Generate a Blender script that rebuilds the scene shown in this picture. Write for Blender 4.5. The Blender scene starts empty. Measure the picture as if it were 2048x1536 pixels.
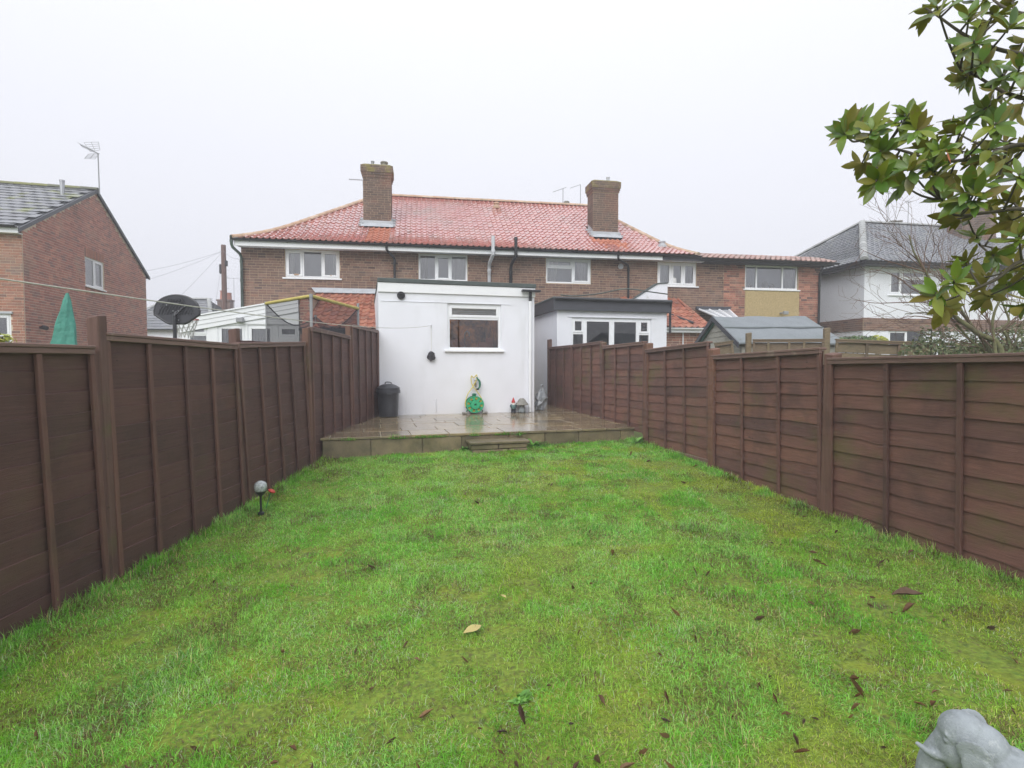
import bpy, bmesh, math, random
import numpy as np
from mathutils import Vector, Matrix, Euler, noise as mnoise

R = math.radians
HAZE = 0.005
rng = random.Random(7)
SC = bpy.context.scene
COL = SC.collection

# ------------------------------------------------------------------ camera
F_PX, PITCH, CAM_Z = 1065.0, R(2.15), 1.5
cam_d = bpy.data.cameras.new("camera")
cam_d.sensor_width = 36.0
cam_d.lens = 36.0 * F_PX / 2048.0
cam_d.clip_start = 0.05
cam_d.clip_end = 2000.0
cam = bpy.data.objects.new("camera", cam_d)
COL.objects.link(cam)
cam.location = (0, 0, CAM_Z)
cam.rotation_euler = (R(90) - PITCH, 0, 0)
SC.camera = cam

# ------------------------------------------------------------------ sky, sun, exposure
SUN_EL, SUN_AZ = R(42), R(195)          # high, soft, from behind the camera
world = bpy.data.worlds.new("World")
SC.world = world
world.use_nodes = True
wn, wl = world.node_tree.nodes, world.node_tree.links
wn.clear()
w_out = wn.new("ShaderNodeOutputWorld")
w_bg = wn.new("ShaderNodeBackground")
w_sky = wn.new("ShaderNodeTexSky")
w_sky.sky_type = 'NISHITA'
w_sky.sun_disc = False
w_sky.sun_elevation = SUN_EL
w_sky.sun_rotation = SUN_AZ
w_sky.dust_density = 8.0
w_sky.air_density = 1.0
w_hs = wn.new("ShaderNodeHueSaturation")
w_hs.inputs['Saturation'].default_value = 0.12
w_hs.inputs['Value'].default_value = 1.0
# thick even cloud: brightness climbs slowly from the horizon to the zenith
w_tc = wn.new("ShaderNodeTexCoord")
w_sep = wn.new("ShaderNodeSeparateXYZ")
w_mr = wn.new("ShaderNodeMapRange")
w_mr.inputs['From Min'].default_value = 0.0
w_mr.inputs['From Max'].default_value = 1.0
w_mr.inputs['To Min'].default_value = 9.0
w_mr.inputs['To Max'].default_value = 15.0
w_cl = wn.new("ShaderNodeMix"); w_cl.data_type = 'RGBA'; w_cl.blend_type = 'MULTIPLY'
w_cl.inputs[0].default_value = 1.0
w_cl.inputs[6].default_value = (0.905, 0.92, 1.0, 1)
w_mix = wn.new("ShaderNodeMix"); w_mix.data_type = 'RGBA'
w_mix.inputs[0].default_value = 0.85
wl.new(w_tc.outputs['Generated'], w_sep.inputs[0])
w_pw = wn.new("ShaderNodeMath"); w_pw.operation = 'POWER'; w_pw.inputs[1].default_value = 1.8; w_pw.use_clamp = True
wl.new(w_sep.outputs['Z'], w_pw.inputs[0]); wl.new(w_pw.outputs[0], w_mr.inputs['Value'])
wl.new(w_mr.outputs[0], w_cl.inputs[7])
wl.new(w_sky.outputs[0], w_hs.inputs['Color'])
wl.new(w_hs.outputs[0], w_mix.inputs[6])
wl.new(w_cl.outputs[2], w_mix.inputs[7])
wl.new(w_mix.outputs[2], w_bg.inputs['Color'])
w_bg.inputs['Strength'].default_value = 0.096
wl.new(w_bg.outputs[0], w_out.inputs[0])

sun_d = bpy.data.lights.new("sun", 'SUN')
sun_d.energy = 1.5
sun_d.angle = R(50)
sun_d.color = (1.0, 0.992, 0.975)
sun = bpy.data.objects.new("sun", sun_d)
COL.objects.link(sun)
sun.location = (0, -5, 20)
_sd = Vector((math.sin(SUN_AZ) * math.cos(SUN_EL), math.cos(SUN_AZ) * math.cos(SUN_EL), math.sin(SUN_EL)))
sun.rotation_euler = _sd.to_track_quat('Z', 'Y').to_euler()

SC.view_settings.view_transform = 'Standard'
SC.view_settings.look = 'None'
SC.view_settings.gamma = 1.0
SC.view_settings.use_curve_mapping = False
SC.view_settings.exposure = 0.31
SC.cycles.max_bounces = 8
SC.cycles.transparent_max_bounces = 24
SC.cycles.caustics_reflective = False
SC.cycles.caustics_refractive = False

# ------------------------------------------------------------------ geometry of the view, used to measure the place
def ray(px, py):
    dx, dy = (px - 1024) / F_PX, (768 - py) / F_PX
    return Vector((dx, math.cos(PITCH) + dy * math.sin(PITCH), -math.sin(PITCH) + dy * math.cos(PITCH)))
CAMP = Vector((0, 0, CAM_Z))
def at(px, py, Y):
    d = ray(px, py)
    return CAMP + d * (Y / d.y)
class Frame:
    """a building's own axes: u along its front, v into its depth"""
    def __init__(s, x, y, z, deg):
        s.o = Vector((x, y, z)); s.th = R(deg)
        s.u = Vector((math.cos(s.th), math.sin(s.th), 0)); s.v = Vector((-math.sin(s.th), math.cos(s.th), 0))
    def front(s, px, py, v=0.0):
        d = ray(px, py); t = (s.o + s.v * v - CAMP).dot(s.v) / d.dot(s.v)
        p = CAMP + d * t - s.o
        return p.dot(s.u), p.z
    def side(s, px, py, u=0.0):
        d = ray(px, py); t = (s.o + s.u * u - CAMP).dot(s.u) / d.dot(s.u)
        p = CAMP + d * t - s.o
        return p.dot(s.v), p.z
    def w(s, u, v, z):
        return s.o + s.u * u + s.v * v + Vector((0, 0, z))
    def loc(s, p):
        q = Vector(p) - s.o
        return Vector((q.dot(s.u), q.dot(s.v), q.z))

# ------------------------------------------------------------------ mesh helpers
class MB:
    def __init__(s):
        s.v = []; s.f = []; s.rnd = []; s.mi = []; s._r = 0.0; s._m = 0
    def add(s, vs, fs, M=None):
        b = len(s.v)
        for p in vs:
            s.v.append(tuple(M @ Vector(p)) if M is not None else tuple(p))
        for f in fs:
            s.f.append(tuple(b + i for i in f)); s.rnd.append(s._r); s.mi.append(s._m)
        return s
    def box(s, x0, x1, y0, y1, z0, z1, M=None):
        vs = [(x0,y0,z0),(x1,y0,z0),(x1,y1,z0),(x0,y1,z0),(x0,y0,z1),(x1,y0,z1),(x1,y1,z1),(x0,y1,z1)]
        return s.add(vs, [(0,3,2,1),(4,5,6,7),(0,1,5,4),(1,2,6,5),(2,3,7,6),(3,0,4,7)], M)
    def cbox(s, x0, x1, y0, y1, z0, z1, c=0.004, M=None):
        """box with chamfered edges"""
        vs = []; idx = {}
        X, Y, Z = (x0, x1), (y0, y1), (z0, z1)
        for i in (0, 1):
            for j in (0, 1):
                for k in (0, 1):
                    sx, sy, sz = (1, -1)[i]*c, (1, -1)[j]*c, (1, -1)[k]*c
                    for a in range(3):
                        p = [X[i] + sx, Y[j] + sy, Z[k] + sz]
                        p[a] = (X[i], Y[j], Z[k])[a]
                        idx[(i, j, k, a)] = len(vs); vs.append(tuple(p))
        fs = []
        for a in range(3):
            b, c2 = (a + 1) % 3, (a + 2) % 3
            for e in (0, 1):
                q = []
                for (m, n) in ((0,0),(1,0),(1,1),(0,1)):
                    t = [0,0,0]; t[a] = e; t[b] = m; t[c2] = n
                    q.append(idx[(t[0],t[1],t[2],a)])
                fs.append(tuple(q if e else q[::-1]))
                # chamfer strips
            for m in (0, 1):
                for n in (0, 1):
                    t0 = [0,0,0]; t1 = [0,0,0]
                    t0[a] = 0; t1[a] = 1; t0[b] = t1[b] = m; t0[c2] = t1[c2] = n
                    q = (idx[(*t0, b)], idx[(*t1, b)], idx[(*t1, c2)], idx[(*t0, c2)])
                    fs.append(q if (m ^ n) == 0 else q[::-1])
        for i in (0, 1):
            for j in (0, 1):
                for k in (0, 1):
                    q = tuple(idx[(i,j,k,a)] for a in range(3))
                    fs.append(q if (i + j + k) % 2 == 1 else q[::-1])
        return s.add(vs, fs, M)
    def tube(s, pts, rad, n=8, caps=True, M=None):
        pts = [Vector(p) for p in pts]
        rs = rad if isinstance(rad, (list, tuple)) else [rad] * len(pts)
        vs, fs = [], []
        prev = None
        for i, p in enumerate(pts):
            t = (pts[min(i + 1, len(pts) - 1)] - pts[max(i - 1, 0)])
            if t.length < 1e-9: t = Vector((0, 0, 1))
            t.normalize()
            if prev is None:
                a = Vector((0, 0, 1)) if abs(t.z) < 0.9 else Vector((1, 0, 0))
                x = t.cross(a).normalized()
            else:
                x = (prev - t * prev.dot(t))
                x = x.normalized() if x.length > 1e-6 else t.orthogonal().normalized()
            prev = x
            y = t.cross(x)
            for k in range(n):
                an = 2 * math.pi * k / n
                vs.append(p + (x * math.cos(an) + y * math.sin(an)) * rs[i])
        for i in range(len(pts) - 1):
            for k in range(n):
                a, b = i * n + k, i * n + (k + 1) % n
                fs.append((a, b, b + n, a + n))
        if caps:
            fs.append(tuple(range(n))[::-1])
            fs.append(tuple(range((len(pts) - 1) * n, len(pts) * n)))
        return s.add(vs, fs, M)
    def lathe(s, prof, n=24, M=None, rib=0.0, ribn=0):
        vs, fs = [], []
        for (r, z) in prof:
            for k in range(n):
                a = 2 * math.pi * k / n
                rr = r * (1 + (rib * math.cos(ribn * a) if rib else 0))
                vs.append((rr * math.cos(a), rr * math.sin(a), z))
        for i in range(len(prof) - 1):
            for k in range(n):
                a, b = i * n + k, i * n + (k + 1) % n
                fs.append((a, b, b + n, a + n))
        fs.append(tuple(range(n))[::-1])
        fs.append(tuple(range((len(prof) - 1) * n, len(prof) * n)))
        return s.add(vs, fs, M)
    def prism(s, poly, h0, h1, axis='z', M=None):
        """polygon (list of 2-D points, counter-clockwise) pushed out along an axis"""
        n = len(poly)
        def mk(p, h):
            if axis == 'z': return (p[0], p[1], h)
            if axis == 'y': return (p[0], h, p[1])
            return (h, p[0], p[1])
        vs = [mk(p, h0) for p in poly] + [mk(p, h1) for p in poly]
        fs = [tuple(range(n))[::-1], tuple(range(n, 2 * n))]
        for i in range(n):
            j = (i + 1) % n
            fs.append((i, j, j + n, i + n))
        if axis == 'y': fs = [f[::-1] for f in fs]
        return s.add(vs, fs, M)
    def quad(s, a, b, c, d):
        return s.add([a, b, c, d], [(0, 1, 2, 3)])
    def mesh(s, name, mats):
        me = bpy.data.meshes.new(name)
        me.from_pydata(s.v, [], s.f)
        for m in (mats if isinstance(mats, (list, tuple)) else [mats]):
            me.materials.append(m)
        if any(s.mi):
            me.polygons.foreach_set('material_index', s.mi)
        if any(s.rnd):
            a = me.attributes.new('rnd', 'FLOAT', 'FACE')
            a.data.foreach_set('value', s.rnd)
        me.update()
        return me
    def build(s, name, mats, parent=None, smooth=False, loc=None, rot=None):
        me = s.mesh(name, mats)
        if smooth:
            me.polygons.foreach_set('use_smooth', [True] * len(me.polygons))
            if smooth is not True:
                try: me.set_sharp_from_angle(angle=R(smooth))
                except Exception: pass
        return link(name, me, parent, loc, rot)

def link(name, me, parent=None, loc=None, rot=None, scale=None):
    o = bpy.data.objects.new(name, me)
    COL.objects.link(o)
    if parent is not None: o.parent = parent
    if loc is not None: o.location = loc
    if rot is not None: o.rotation_euler = rot
    if scale is not None: o.scale = scale
    return o
def tag(o, label=None, cat=None, group=None, kind=None):
    if label: o['label'] = label
    if cat: o['category'] = cat
    if group: o['group'] = group
    if kind: o['kind'] = kind
    return o
def thing(name, label, cat, loc=(0, 0, 0), rotz=0.0, group=None, rot=None):
    o = link(name, None, None, loc, rot if rot is not None else (0, 0, rotz))
    o.empty_display_size = 0.2
    return tag(o, label, cat, group)
def fthing(name, label, cat, F, group=None):
    return thing(name, label, cat, F.o, F.th, group)

# ------------------------------------------------------------------ materials
def lin(r, g, b):
    f = lambda c: (c/255.0/12.92) if c <= 10 else ((c/255.0 + 0.055)/1.055)**2.4
    return (f(r), f(g), f(b))
def _ramp(nt, cols, pos=None):
    n = nt.nodes.new("ShaderNodeValToRGB")
    e = n.color_ramp.elements
    while len(e) < len(cols): e.new(0.5)
    for i, c in enumerate(cols):
        e[i].position = pos[i] if pos else (i / max(1, len(cols) - 1))
        e[i].color = (c[0], c[1], c[2], 1)
    return n
def mat(name, cols, rough=0.6, spec=0.5, rnd=None, var=0.18, scale=6.0, stretch=(1, 1, 1), bump=0.0, bscale=40.0,
        bstretch=None, stains=(), rvar=0.0, metal=0.0, coat=0.0, transl=None, bdist=0.01):
    """cols: one colour or a list picked per object ('object') or per face ('attr'); noise shades it; stains lie on top:
    (colour, scale, threshold, softness, strength[, stretch])"""
    m = bpy.data.materials.new(name); m.use_nodes = True
    nt = m.node_tree; N, L = nt.nodes, nt.links
    N.clear()
    out = N.new("ShaderNodeOutputMaterial"); bs = N.new("ShaderNodeBsdfPrincipled")
    L.new(bs.outputs[0], out.inputs[0])
    bs.inputs['Roughness'].default_value = rough
    bs.inputs['Specular IOR Level'].default_value = spec
    bs.inputs['Metallic'].default_value = metal
    if coat: bs.inputs['Coat Weight'].default_value = coat; bs.inputs['Coat Roughness'].default_value = 0.12; bs.inputs['Coat IOR'].default_value = 1.75
    geo = N.new("ShaderNodeNewGeometry")
    def nz(sc, st, det=5.0, off=0.0, rough_=0.6):
        mp = N.new("ShaderNodeMapping"); mp.inputs['Scale'].default_value = st
        mp.inputs['Location'].default_value = (off, off * 0.7, off * 1.3)
        L.new(geo.outputs['Position'], mp.inputs[0])
        t = N.new("ShaderNodeTexNoise"); t.inputs['Scale'].default_value = sc; t.inputs['Detail'].default_value = det
        t.inputs['Roughness'].default_value = rough_
        L.new(mp.outputs[0], t.inputs['Vector'])
        return t
    if not isinstance(cols, list): cols = [cols]
    if rnd and len(cols) > 1:
        rp = _ramp(nt, cols)
        if rnd == 'object':
            oi = N.new("ShaderNodeObjectInfo"); L.new(oi.outputs['Random'], rp.inputs[0])
        else:
            at_ = N.new("ShaderNodeAttribute"); at_.attribute_name = 'rnd'; L.new(at_.outputs['Fac'], rp.inputs[0])
        base = rp.outputs[0]
    elif len(cols) > 1:
        rp = _ramp(nt, cols, [0.3 + 0.4 * i / (len(cols) - 1) for i in range(len(cols))])
        L.new(nz(scale * 0.6, stretch, off=3.1).outputs['Fac'], rp.inputs[0]); base = rp.outputs[0]
    else:
        c = N.new("ShaderNodeRGB"); c.outputs[0].default_value = (*cols[0], 1); base = c.outputs[0]
    if var:
        t = nz(scale, stretch)
        mr = N.new("ShaderNodeMapRange")
        mr.inputs['From Min'].default_value = 0.25; mr.inputs['From Max'].default_value = 0.75
        mr.inputs['To Min'].default_value = 1 - var; mr.inputs['To Max'].default_value = 1 + var
        L.new(t.outputs['Fac'], mr.inputs['Value'])
        mx = N.new("ShaderNodeMix"); mx.data_type = 'RGBA'; mx.blend_type = 'MULTIPLY'; mx.inputs[0].default_value = 1
        L.new(base, mx.inputs[6]); L.new(mr.outputs[0], mx.inputs[7]); base = mx.outputs[2]
    for i, stn in enumerate(stains):
        c, sc, th, soft, stg = stn[:5]; st = stn[5] if len(stn) > 5 else (1, 1, 1)
        t = nz(sc, st, 6.0, 11.0 + 7 * i)
        mr = N.new("ShaderNodeMapRange"); mr.interpolation_type = 'SMOOTHSTEP'
        mr.inputs['From Min'].default_value = th - soft; mr.inputs['From Max'].default_value = th + soft
        mr.inputs['To Max'].default_value = stg
        L.new(t.outputs['Fac'], mr.inputs['Value'])
        mx = N.new("ShaderNodeMix"); mx.data_type = 'RGBA'
        L.new(mr.outputs[0], mx.inputs[0]); L.new(base, mx.inputs[6]); mx.inputs[7].default_value = (*c, 1); base = mx.outputs[2]
    L.new(base, bs.inputs['Base Color'])
    if rvar:
        t = nz(scale * 1.7, stretch, off=5.0)
        mr = N.new("ShaderNodeMapRange"); mr.inputs['From Min'].default_value = 0.3; mr.inputs['From Max'].default_value = 0.7
        mr.inputs['To Min'].default_value = max(0.02, rough - rvar); mr.inputs['To Max'].default_value = min(1, rough + rvar)
        L.new(t.outputs['Fac'], mr.inputs['Value']); L.new(mr.outputs[0], bs.inputs['Roughness'])
    if bump:
        t = nz(bscale, bstretch or stretch, 4.0, 2.0)
        b = N.new("ShaderNodeBump"); b.inputs['Strength'].default_value = bump; b.inputs['Distance'].default_value = bdist
        L.new(t.outputs['Fac'], b.inputs['Height']); L.new(b.outputs[0], bs.inputs['Normal'])
    if transl:
        tr = N.new("ShaderNodeBsdfTranslucent"); tr.inputs[0].default_value = (*transl[1], 1)
        ms = N.new("ShaderNodeMixShader"); ms.inputs[0].default_value = transl[0]
        L.new(bs.outputs[0], ms.inputs[1]); L.new(tr.outputs[0], ms.inputs[2]); L.new(ms.outputs[0], out.inputs[0])
    return m
def glass_mat(name, tint=(0.75, 0.8, 0.82), refl=1.0, ior=1.6):
    m = bpy.data.materials.new(name); m.use_nodes = True
    nt = m.node_tree; N, L = nt.nodes, nt.links; N.clear()
    out = N.new("ShaderNodeOutputMaterial")
    fr = N.new("ShaderNodeFresnel"); fr.inputs['IOR'].default_value = ior
    gl = N.new("ShaderNodeBsdfGlossy"); gl.inputs['Roughness'].default_value = 0.015; gl.inputs['Color'].default_value = (refl, refl, refl, 1)
    tp = N.new("ShaderNodeBsdfTransparent"); tp.inputs[0].default_value = (*tint, 1)
    mx = N.new("ShaderNodeMixShader")
    L.new(fr.outputs[0], mx.inputs[0]); L.new(tp.outputs[0], mx.inputs[1]); L.new(gl.outputs[0], mx.inputs[2]); L.new(mx.outputs[0], out.inputs[0])
    return m
def sheer_mat(name, col, opacity):
    m = bpy.data.materials.new(name); m.use_nodes = True
    nt = m.node_tree; N, L = nt.nodes, nt.links; N.clear()
    out = N.new("ShaderNodeOutputMaterial")
    df = N.new("ShaderNodeBsdfDiffuse"); df.inputs[0].default_value = (*col, 1)
    tp = N.new("ShaderNodeBsdfTransparent"); mx = N.new("ShaderNodeMixShader"); mx.inputs[0].default_value = opacity
    L.new(tp.outputs[0], mx.inputs[1]); L.new(df.outputs[0], mx.inputs[2]); L.new(mx.outputs[0], out.inputs[0])
    return m

BRICK_OLD = [lin(110,88,79), lin(134,108,96), lin(120,95,83), lin(146,116,101), lin(97,80,75), lin(138,104,88), lin(126,104,95)]
BRICK_CH = [lin(92,78,71), lin(112,94,84), lin(102,86,76), lin(122,100,88), lin(82,72,68)]
BRICK_NEW = [lin(176,118,100), lin(136,94,84), lin(188,134,114), lin(156,106,92), lin(108,84,80), lin(178,124,108)]
BRICK_RED = [lin(184,126,110), lin(156,104,94), lin(196,138,120), lin(138,104,100), lin(186,128,112), lin(166,114,104)]
BRICK_ORG = [lin(172,118,96), lin(154,106,88), lin(180,130,108), lin(128,98,90), lin(168,116,96)]
_bst = ((lin(176,160,142), 1.1, 0.62, 0.12, 0.35), (lin(84,76,70), 0.7, 0.62, 0.15, 0.35))
MT = {}
for k, c in (('old', BRICK_OLD), ('new', BRICK_NEW), ('red', BRICK_RED), ('org', BRICK_ORG)):
    MT['brick_' + k] = mat('brick_' + k, c, 0.8, 0.3, 'object', 0.22, 18, bump=0.5, bscale=90, stains=_bst)
    MT['bricks_' + k] = mat('bricks_' + k, c, 0.8, 0.3, 'attr', 0.22, 18, bump=0.5, bscale=90, stains=_bst)
MT['bricks_chimney'] = mat('bricks_chimney', BRICK_CH, 0.8, 0.3, 'attr', 0.22, 18, bump=0.5, bscale=90,
                           stains=_bst + ((lin(140,92,74), 1.6, 0.58, 0.1, 0.45),))
MT['mortar'] = mat('mortar', lin(206,190,168), 0.9, 0.2, var=0.15, scale=9, bump=0.3)
MT['mortar_old'] = mat('mortar_old', lin(176,157,133), 0.9, 0.2, var=0.2, scale=5, bump=0.3)
_tr = [lin(176,110,102), lin(186,120,110), lin(178,114,106), lin(190,130,118), lin(172,122,114)]
_ts = ((lin(150,142,132), 0.8, 0.60, 0.12, 0.45), (lin(128,100,92), 5, 0.66, 0.1, 0.25))
MT['tile_red'] = mat('tile_red', _tr, 0.3, 0.9, 'object', 0.18, 9, rvar=0.06, stains=_ts, coat=1.0)
MT['tiles_red'] = mat('tiles_red', _tr, 0.3, 0.9, 'attr', 0.18, 9, rvar=0.06, stains=_ts, coat=1.0)
MT['tile_fresh'] = mat('tile_fresh', [lin(172,106,82), lin(180,114,90), lin(168,108,86)], 0.5, 0.5, 'attr', 0.15, 9)
_to = [lin(158,98,78), lin(172,110,88), lin(150,92,76), lin(178,122,98), lin(142,92,80)]
MT['tile_orange'] = mat('tile_orange', _to, 0.45, 0.5, 'object', 0.25, 9, stains=((lin(104,88,76), 3.5, 0.6, 0.1, 0.6),))
MT['tiles_orange'] = mat('tiles_orange', _to, 0.45, 0.5, 'attr', 0.25, 9, stains=((lin(104,88,76), 3.5, 0.6, 0.1, 0.6),))
MT['tiles_mixed'] = mat('tiles_mixed', [lin(160,112,98), lin(178,146,132), lin(152,112,102), lin(182,154,142)], 0.35, 0.6, 'attr', 0.25, 9,
                        stains=((lin(112,104,96), 2.5, 0.55, 0.1, 0.6),))
MT['tiles_grey'] = mat('tiles_grey', [lin(98,102,106), lin(116,118,122), lin(106,108,112), lin(90,94,98)], 0.3, 0.65, 'attr', 0.2, 9,
                       stains=((lin(128,128,116), 2.5, 0.6, 0.1, 0.5),))
MT['tile_slate'] = mat('tile_slate', [lin(104,106,110), lin(122,124,128), lin(112,112,116)], 0.28, 0.65, 'object', 0.2, 6,
                       stains=((lin(132,138,80), 1.7, 0.60, 0.06, 0.85), (lin(84,86,84), 5, 0.6, 0.1, 0.5)))
MT['ridge_tile'] = mat('ridge_tile', [lin(186,160,136), lin(178,146,120), lin(194,172,150), lin(172,140,116)], 0.6, 0.4, 'object', 0.2, 7,
                       stains=((lin(126,118,84), 4, 0.6, 0.1, 0.5),))
MT['ridge_green'] = mat('ridge_green', [lin(112,112,84), lin(128,130,78), lin(104,106,92)], 0.7, 0.4, 'object', 0.2, 7)
MT['ridge_grey'] = mat('ridge_grey', [lin(150,152,150), lin(166,168,166), lin(140,142,140)], 0.7, 0.4, 'object', 0.15, 7)
MT['under'] = mat('under', lin(60,48,44), 0.9, 0.2, var=0.1)
MT['under_grey'] = mat('under_grey', lin(58,60,62), 0.9, 0.2, var=0.1)
MT['upvc'] = mat('upvc', lin(236,238,240), 0.32, 0.5, var=0.03, scale=3)
MT['white_paint'] = mat('white_paint', lin(226,228,234), 0.5, 0.4, var=0.05, scale=3,
                        stains=((lin(168,170,150), 3.0, 0.64, 0.1, 0.45),))
MT['render'] = mat('render', lin(231,233,239), 0.75, 0.3, var=0.035, scale=1.4, bump=0.25, bscale=120, bdist=0.004,
                   stains=((lin(196,198,198), 1.3, 0.66, 0.12, 0.35, (3, 3, 0.5)), (lin(206,207,204), 0.8, 0.6, 0.14, 0.3)))
MT['render_far'] = mat('render_far', lin(226,228,233), 0.8, 0.3, var=0.05, scale=1.2, bump=0.2, bscale=60)
MT['pebbledash'] = mat('pebbledash', [lin(168,148,108), lin(194,174,132)], 0.9, 0.2, var=0.35, scale=45, bump=0.9, bscale=60, bdist=0.02)
MT['black_plastic'] = mat('black_plastic', lin(44,45,48), 0.35, 0.5, var=0.15, scale=5)
MT['black_green'] = mat('black_green', lin(62,72,66), 0.4, 0.5, var=0.25, scale=6, stains=((lin(98,120,106), 4, 0.58, 0.1, 0.6),))
MT['fascia_dark'] = mat('fascia_dark', lin(66,68,74), 0.5, 0.5, var=0.12, scale=3)
MT['felt'] = mat('felt', lin(84,92,90), 0.8, 0.3, var=0.2, scale=8, bump=0.4, bscale=120)
MT['felt_pale'] = mat('felt_pale', lin(124,130,133), 0.75, 0.35, var=0.1, scale=4, bump=0.3, bscale=150, stains=((lin(104,114,112), 1.5, 0.6, 0.1, 0.4),))
MT['lead'] = mat('lead', lin(176,180,184), 0.45, 0.5, var=0.15, scale=6)
MT['pipe_white'] = mat('pipe_white', lin(206,208,212), 0.35, 0.5, var=0.08, scale=5, stains=((lin(150,146,138), 5, 0.6, 0.1, 0.4),))
MT['steel'] = mat('steel', lin(170,172,174), 0.35, 0.5, var=0.1, metal=0.7)
MT['grey_metal'] = mat('grey_metal', lin(150,152,154), 0.5, 0.5, var=0.12, metal=0.2)
MT['clay_pot'] = mat('clay_pot', lin(132,128,118), 0.8, 0.3, var=0.25, scale=10)
MT['glass'] = glass_mat('glass', (0.9, 0.93, 0.95), 1.0, 2.7)
MT['glass_dark'] = glass_mat('glass_dark', (0.86, 0.86, 0.86), 1.0, 1.9)
MT['room'] = mat('room', lin(140,144,152), 0.9, 0.1, var=0.1)
MT['room_pale'] = mat('room_pale', lin(196,202,212), 0.9, 0.1, var=0.05)
MT['room_brown_refl'] = mat('room_brown_refl', [lin(168,116,76), lin(112,82,60), lin(196,140,84), lin(90,84,60)], 0.8, 0.2, var=0.35, scale=5)  # brown interior, its tones doubling as painted reflections in the kitchen glass
MT['curtain'] = mat('curtain', lin(232,232,232), 0.9, 0.1, var=0.06, scale=4)
MT['curtain_grey'] = mat('curtain_grey', lin(150,150,148), 0.9, 0.1, var=0.1, scale=4)
_wd = ((lin(64,50,46), 2.2, 0.6, 0.12, 0.5, (1, 1, 1)), (lin(52,38,34), 16, 0.70, 0.03, 0.7, (1, .45, 1)), (lin(96,90,62), 1.5, 0.64, 0.1, 0.3, (1, 1, 1.5)))
FENCE_COLS = [lin(106,76,68), lin(118,83,72), lin(98,71,64), lin(124,88,74), lin(110,78,69)]
MT['plank_near'] = mat('plank_near', [lin(92,67,62), lin(98,71,65), lin(86,63,59), lin(102,74,67)], 0.62, 0.35, 'object', 0.2, 3.0, (6, 1, 22), bump=0.45, bscale=6, bstretch=(10, 1.5, 40), stains=_wd)
MT['plank_right'] = mat('plank_right', FENCE_COLS, 0.62, 0.35, 'object', 0.24, 3.0, (6, 1, 22), bump=0.45, bscale=6, bstretch=(10, 1.5, 40),
                        stains=_wd + ((lin(94,92,50), 1.2, 0.60, 0.09, 0.55, (1, 1, 1.6)),))
MT['batten'] = mat('batten', [lin(100,72,64), lin(110,80,70), lin(92,67,61)], 0.6, 0.35, 'object', 0.2, 3.0, (22, 22, 1.2), bump=0.4, bscale=6, bstretch=(40, 40, 1.5), stains=_wd)
MT['post'] = mat('post', [lin(110,80,68), lin(100,77,70), lin(120,86,70)], 0.65, 0.35, 'object', 0.24, 3.0, (18, 18, 1.0), bump=0.5, bscale=6, bstretch=(36, 36, 1.5),
                 stains=_wd + ((lin(92,92,54), 2.2, 0.64, 0.08, 0.5),))
MT['cap_rail'] = mat('cap_rail', [lin(112,88,80), lin(122,97,87), lin(104,82,76)], 0.55, 0.4, 'object', 0.25, 3.0, (8, 1, 14), bump=0.4, bscale=6, bstretch=(20, 1.5, 40),
                     stains=((lin(150,138,124), 5.0, 0.64, 0.06, 0.45),))
MT['grey_wood'] = mat('grey_wood', [lin(120,106,84), lin(134,120,96), lin(108,96,78), lin(126,108,90)], 0.8, 0.3, 'object', 0.25, 3.0, (6, 6, 24), bump=0.5, bscale=6, bstretch=(10, 10, 40),
                      stains=((lin(84,86,66), 2.2, 0.6, 0.1, 0.45),))
MT['shed_wood'] = mat('shed_wood', [lin(168,166,154), lin(182,180,168), lin(156,154,142)], 0.8, 0.3, 'object', 0.18, 3.0, (4, 4, 20), bump=0.4, bscale=6, bstretch=(8, 8, 36),
                      stains=((lin(110,112,100), 3, 0.62, 0.1, 0.5),))
MT['green_paint'] = mat('green_paint', lin(84,128,116), 0.6, 0.4, var=0.2, scale=8)
MT['slab'] = mat('slab', [lin(144,126,96), lin(126,114,92), lin(152,134,100), lin(134,120,98), lin(116,106,86)], 0.13, 0.6, 'object', 0.3, 5.0, rvar=0.07,
                 bump=0.22, bscale=14, bdist=0.006, stains=((lin(86,82,64), 2.0, 0.6, 0.1, 0.5), (lin(146,132,100), 3.2, 0.64, 0.08, 0.4)))
MT['riser'] = mat('riser', [lin(124,112,86), lin(108,98,78), lin(134,120,92), lin(116,104,84)], 0.4, 0.5, 'object', 0.28, 5.0, bump=0.4, bscale=20, rvar=0.15,
                  stains=((lin(80,78,52), 2.5, 0.57, 0.1, 0.6), (lin(70,62,50), 7, 0.62, 0.1, 0.5)))
MT['joint'] = mat('joint', lin(164,156,136), 0.5, 0.4, var=0.25, scale=7, stains=((lin(104,100,72), 3, 0.52, 0.1, 0.8),))
MT['concrete'] = mat('concrete', lin(118,112,100), 0.8, 0.3, var=0.2, scale=6, bump=0.3)
MT['soil'] = mat('soil', [lin(94,122,48), lin(116,134,50), lin(88,106,48)], 0.9, 0.25, var=0.45, scale=38.0, bump=0.7, bscale=45, bdist=0.02,
                 stains=((lin(88,74,56), 30, 0.60, 0.06, 0.6), (lin(150,156,44), 2.3, 0.60, 0.1, 0.4), (lin(80,68,54), 2.6, 0.68, 0.04, 0.7)))
MT['field'] = mat('field', [lin(84,98,52), lin(104,112,64)], 0.9, 0.2, var=0.3, scale=0.6, bump=0.4, bscale=8)

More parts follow.
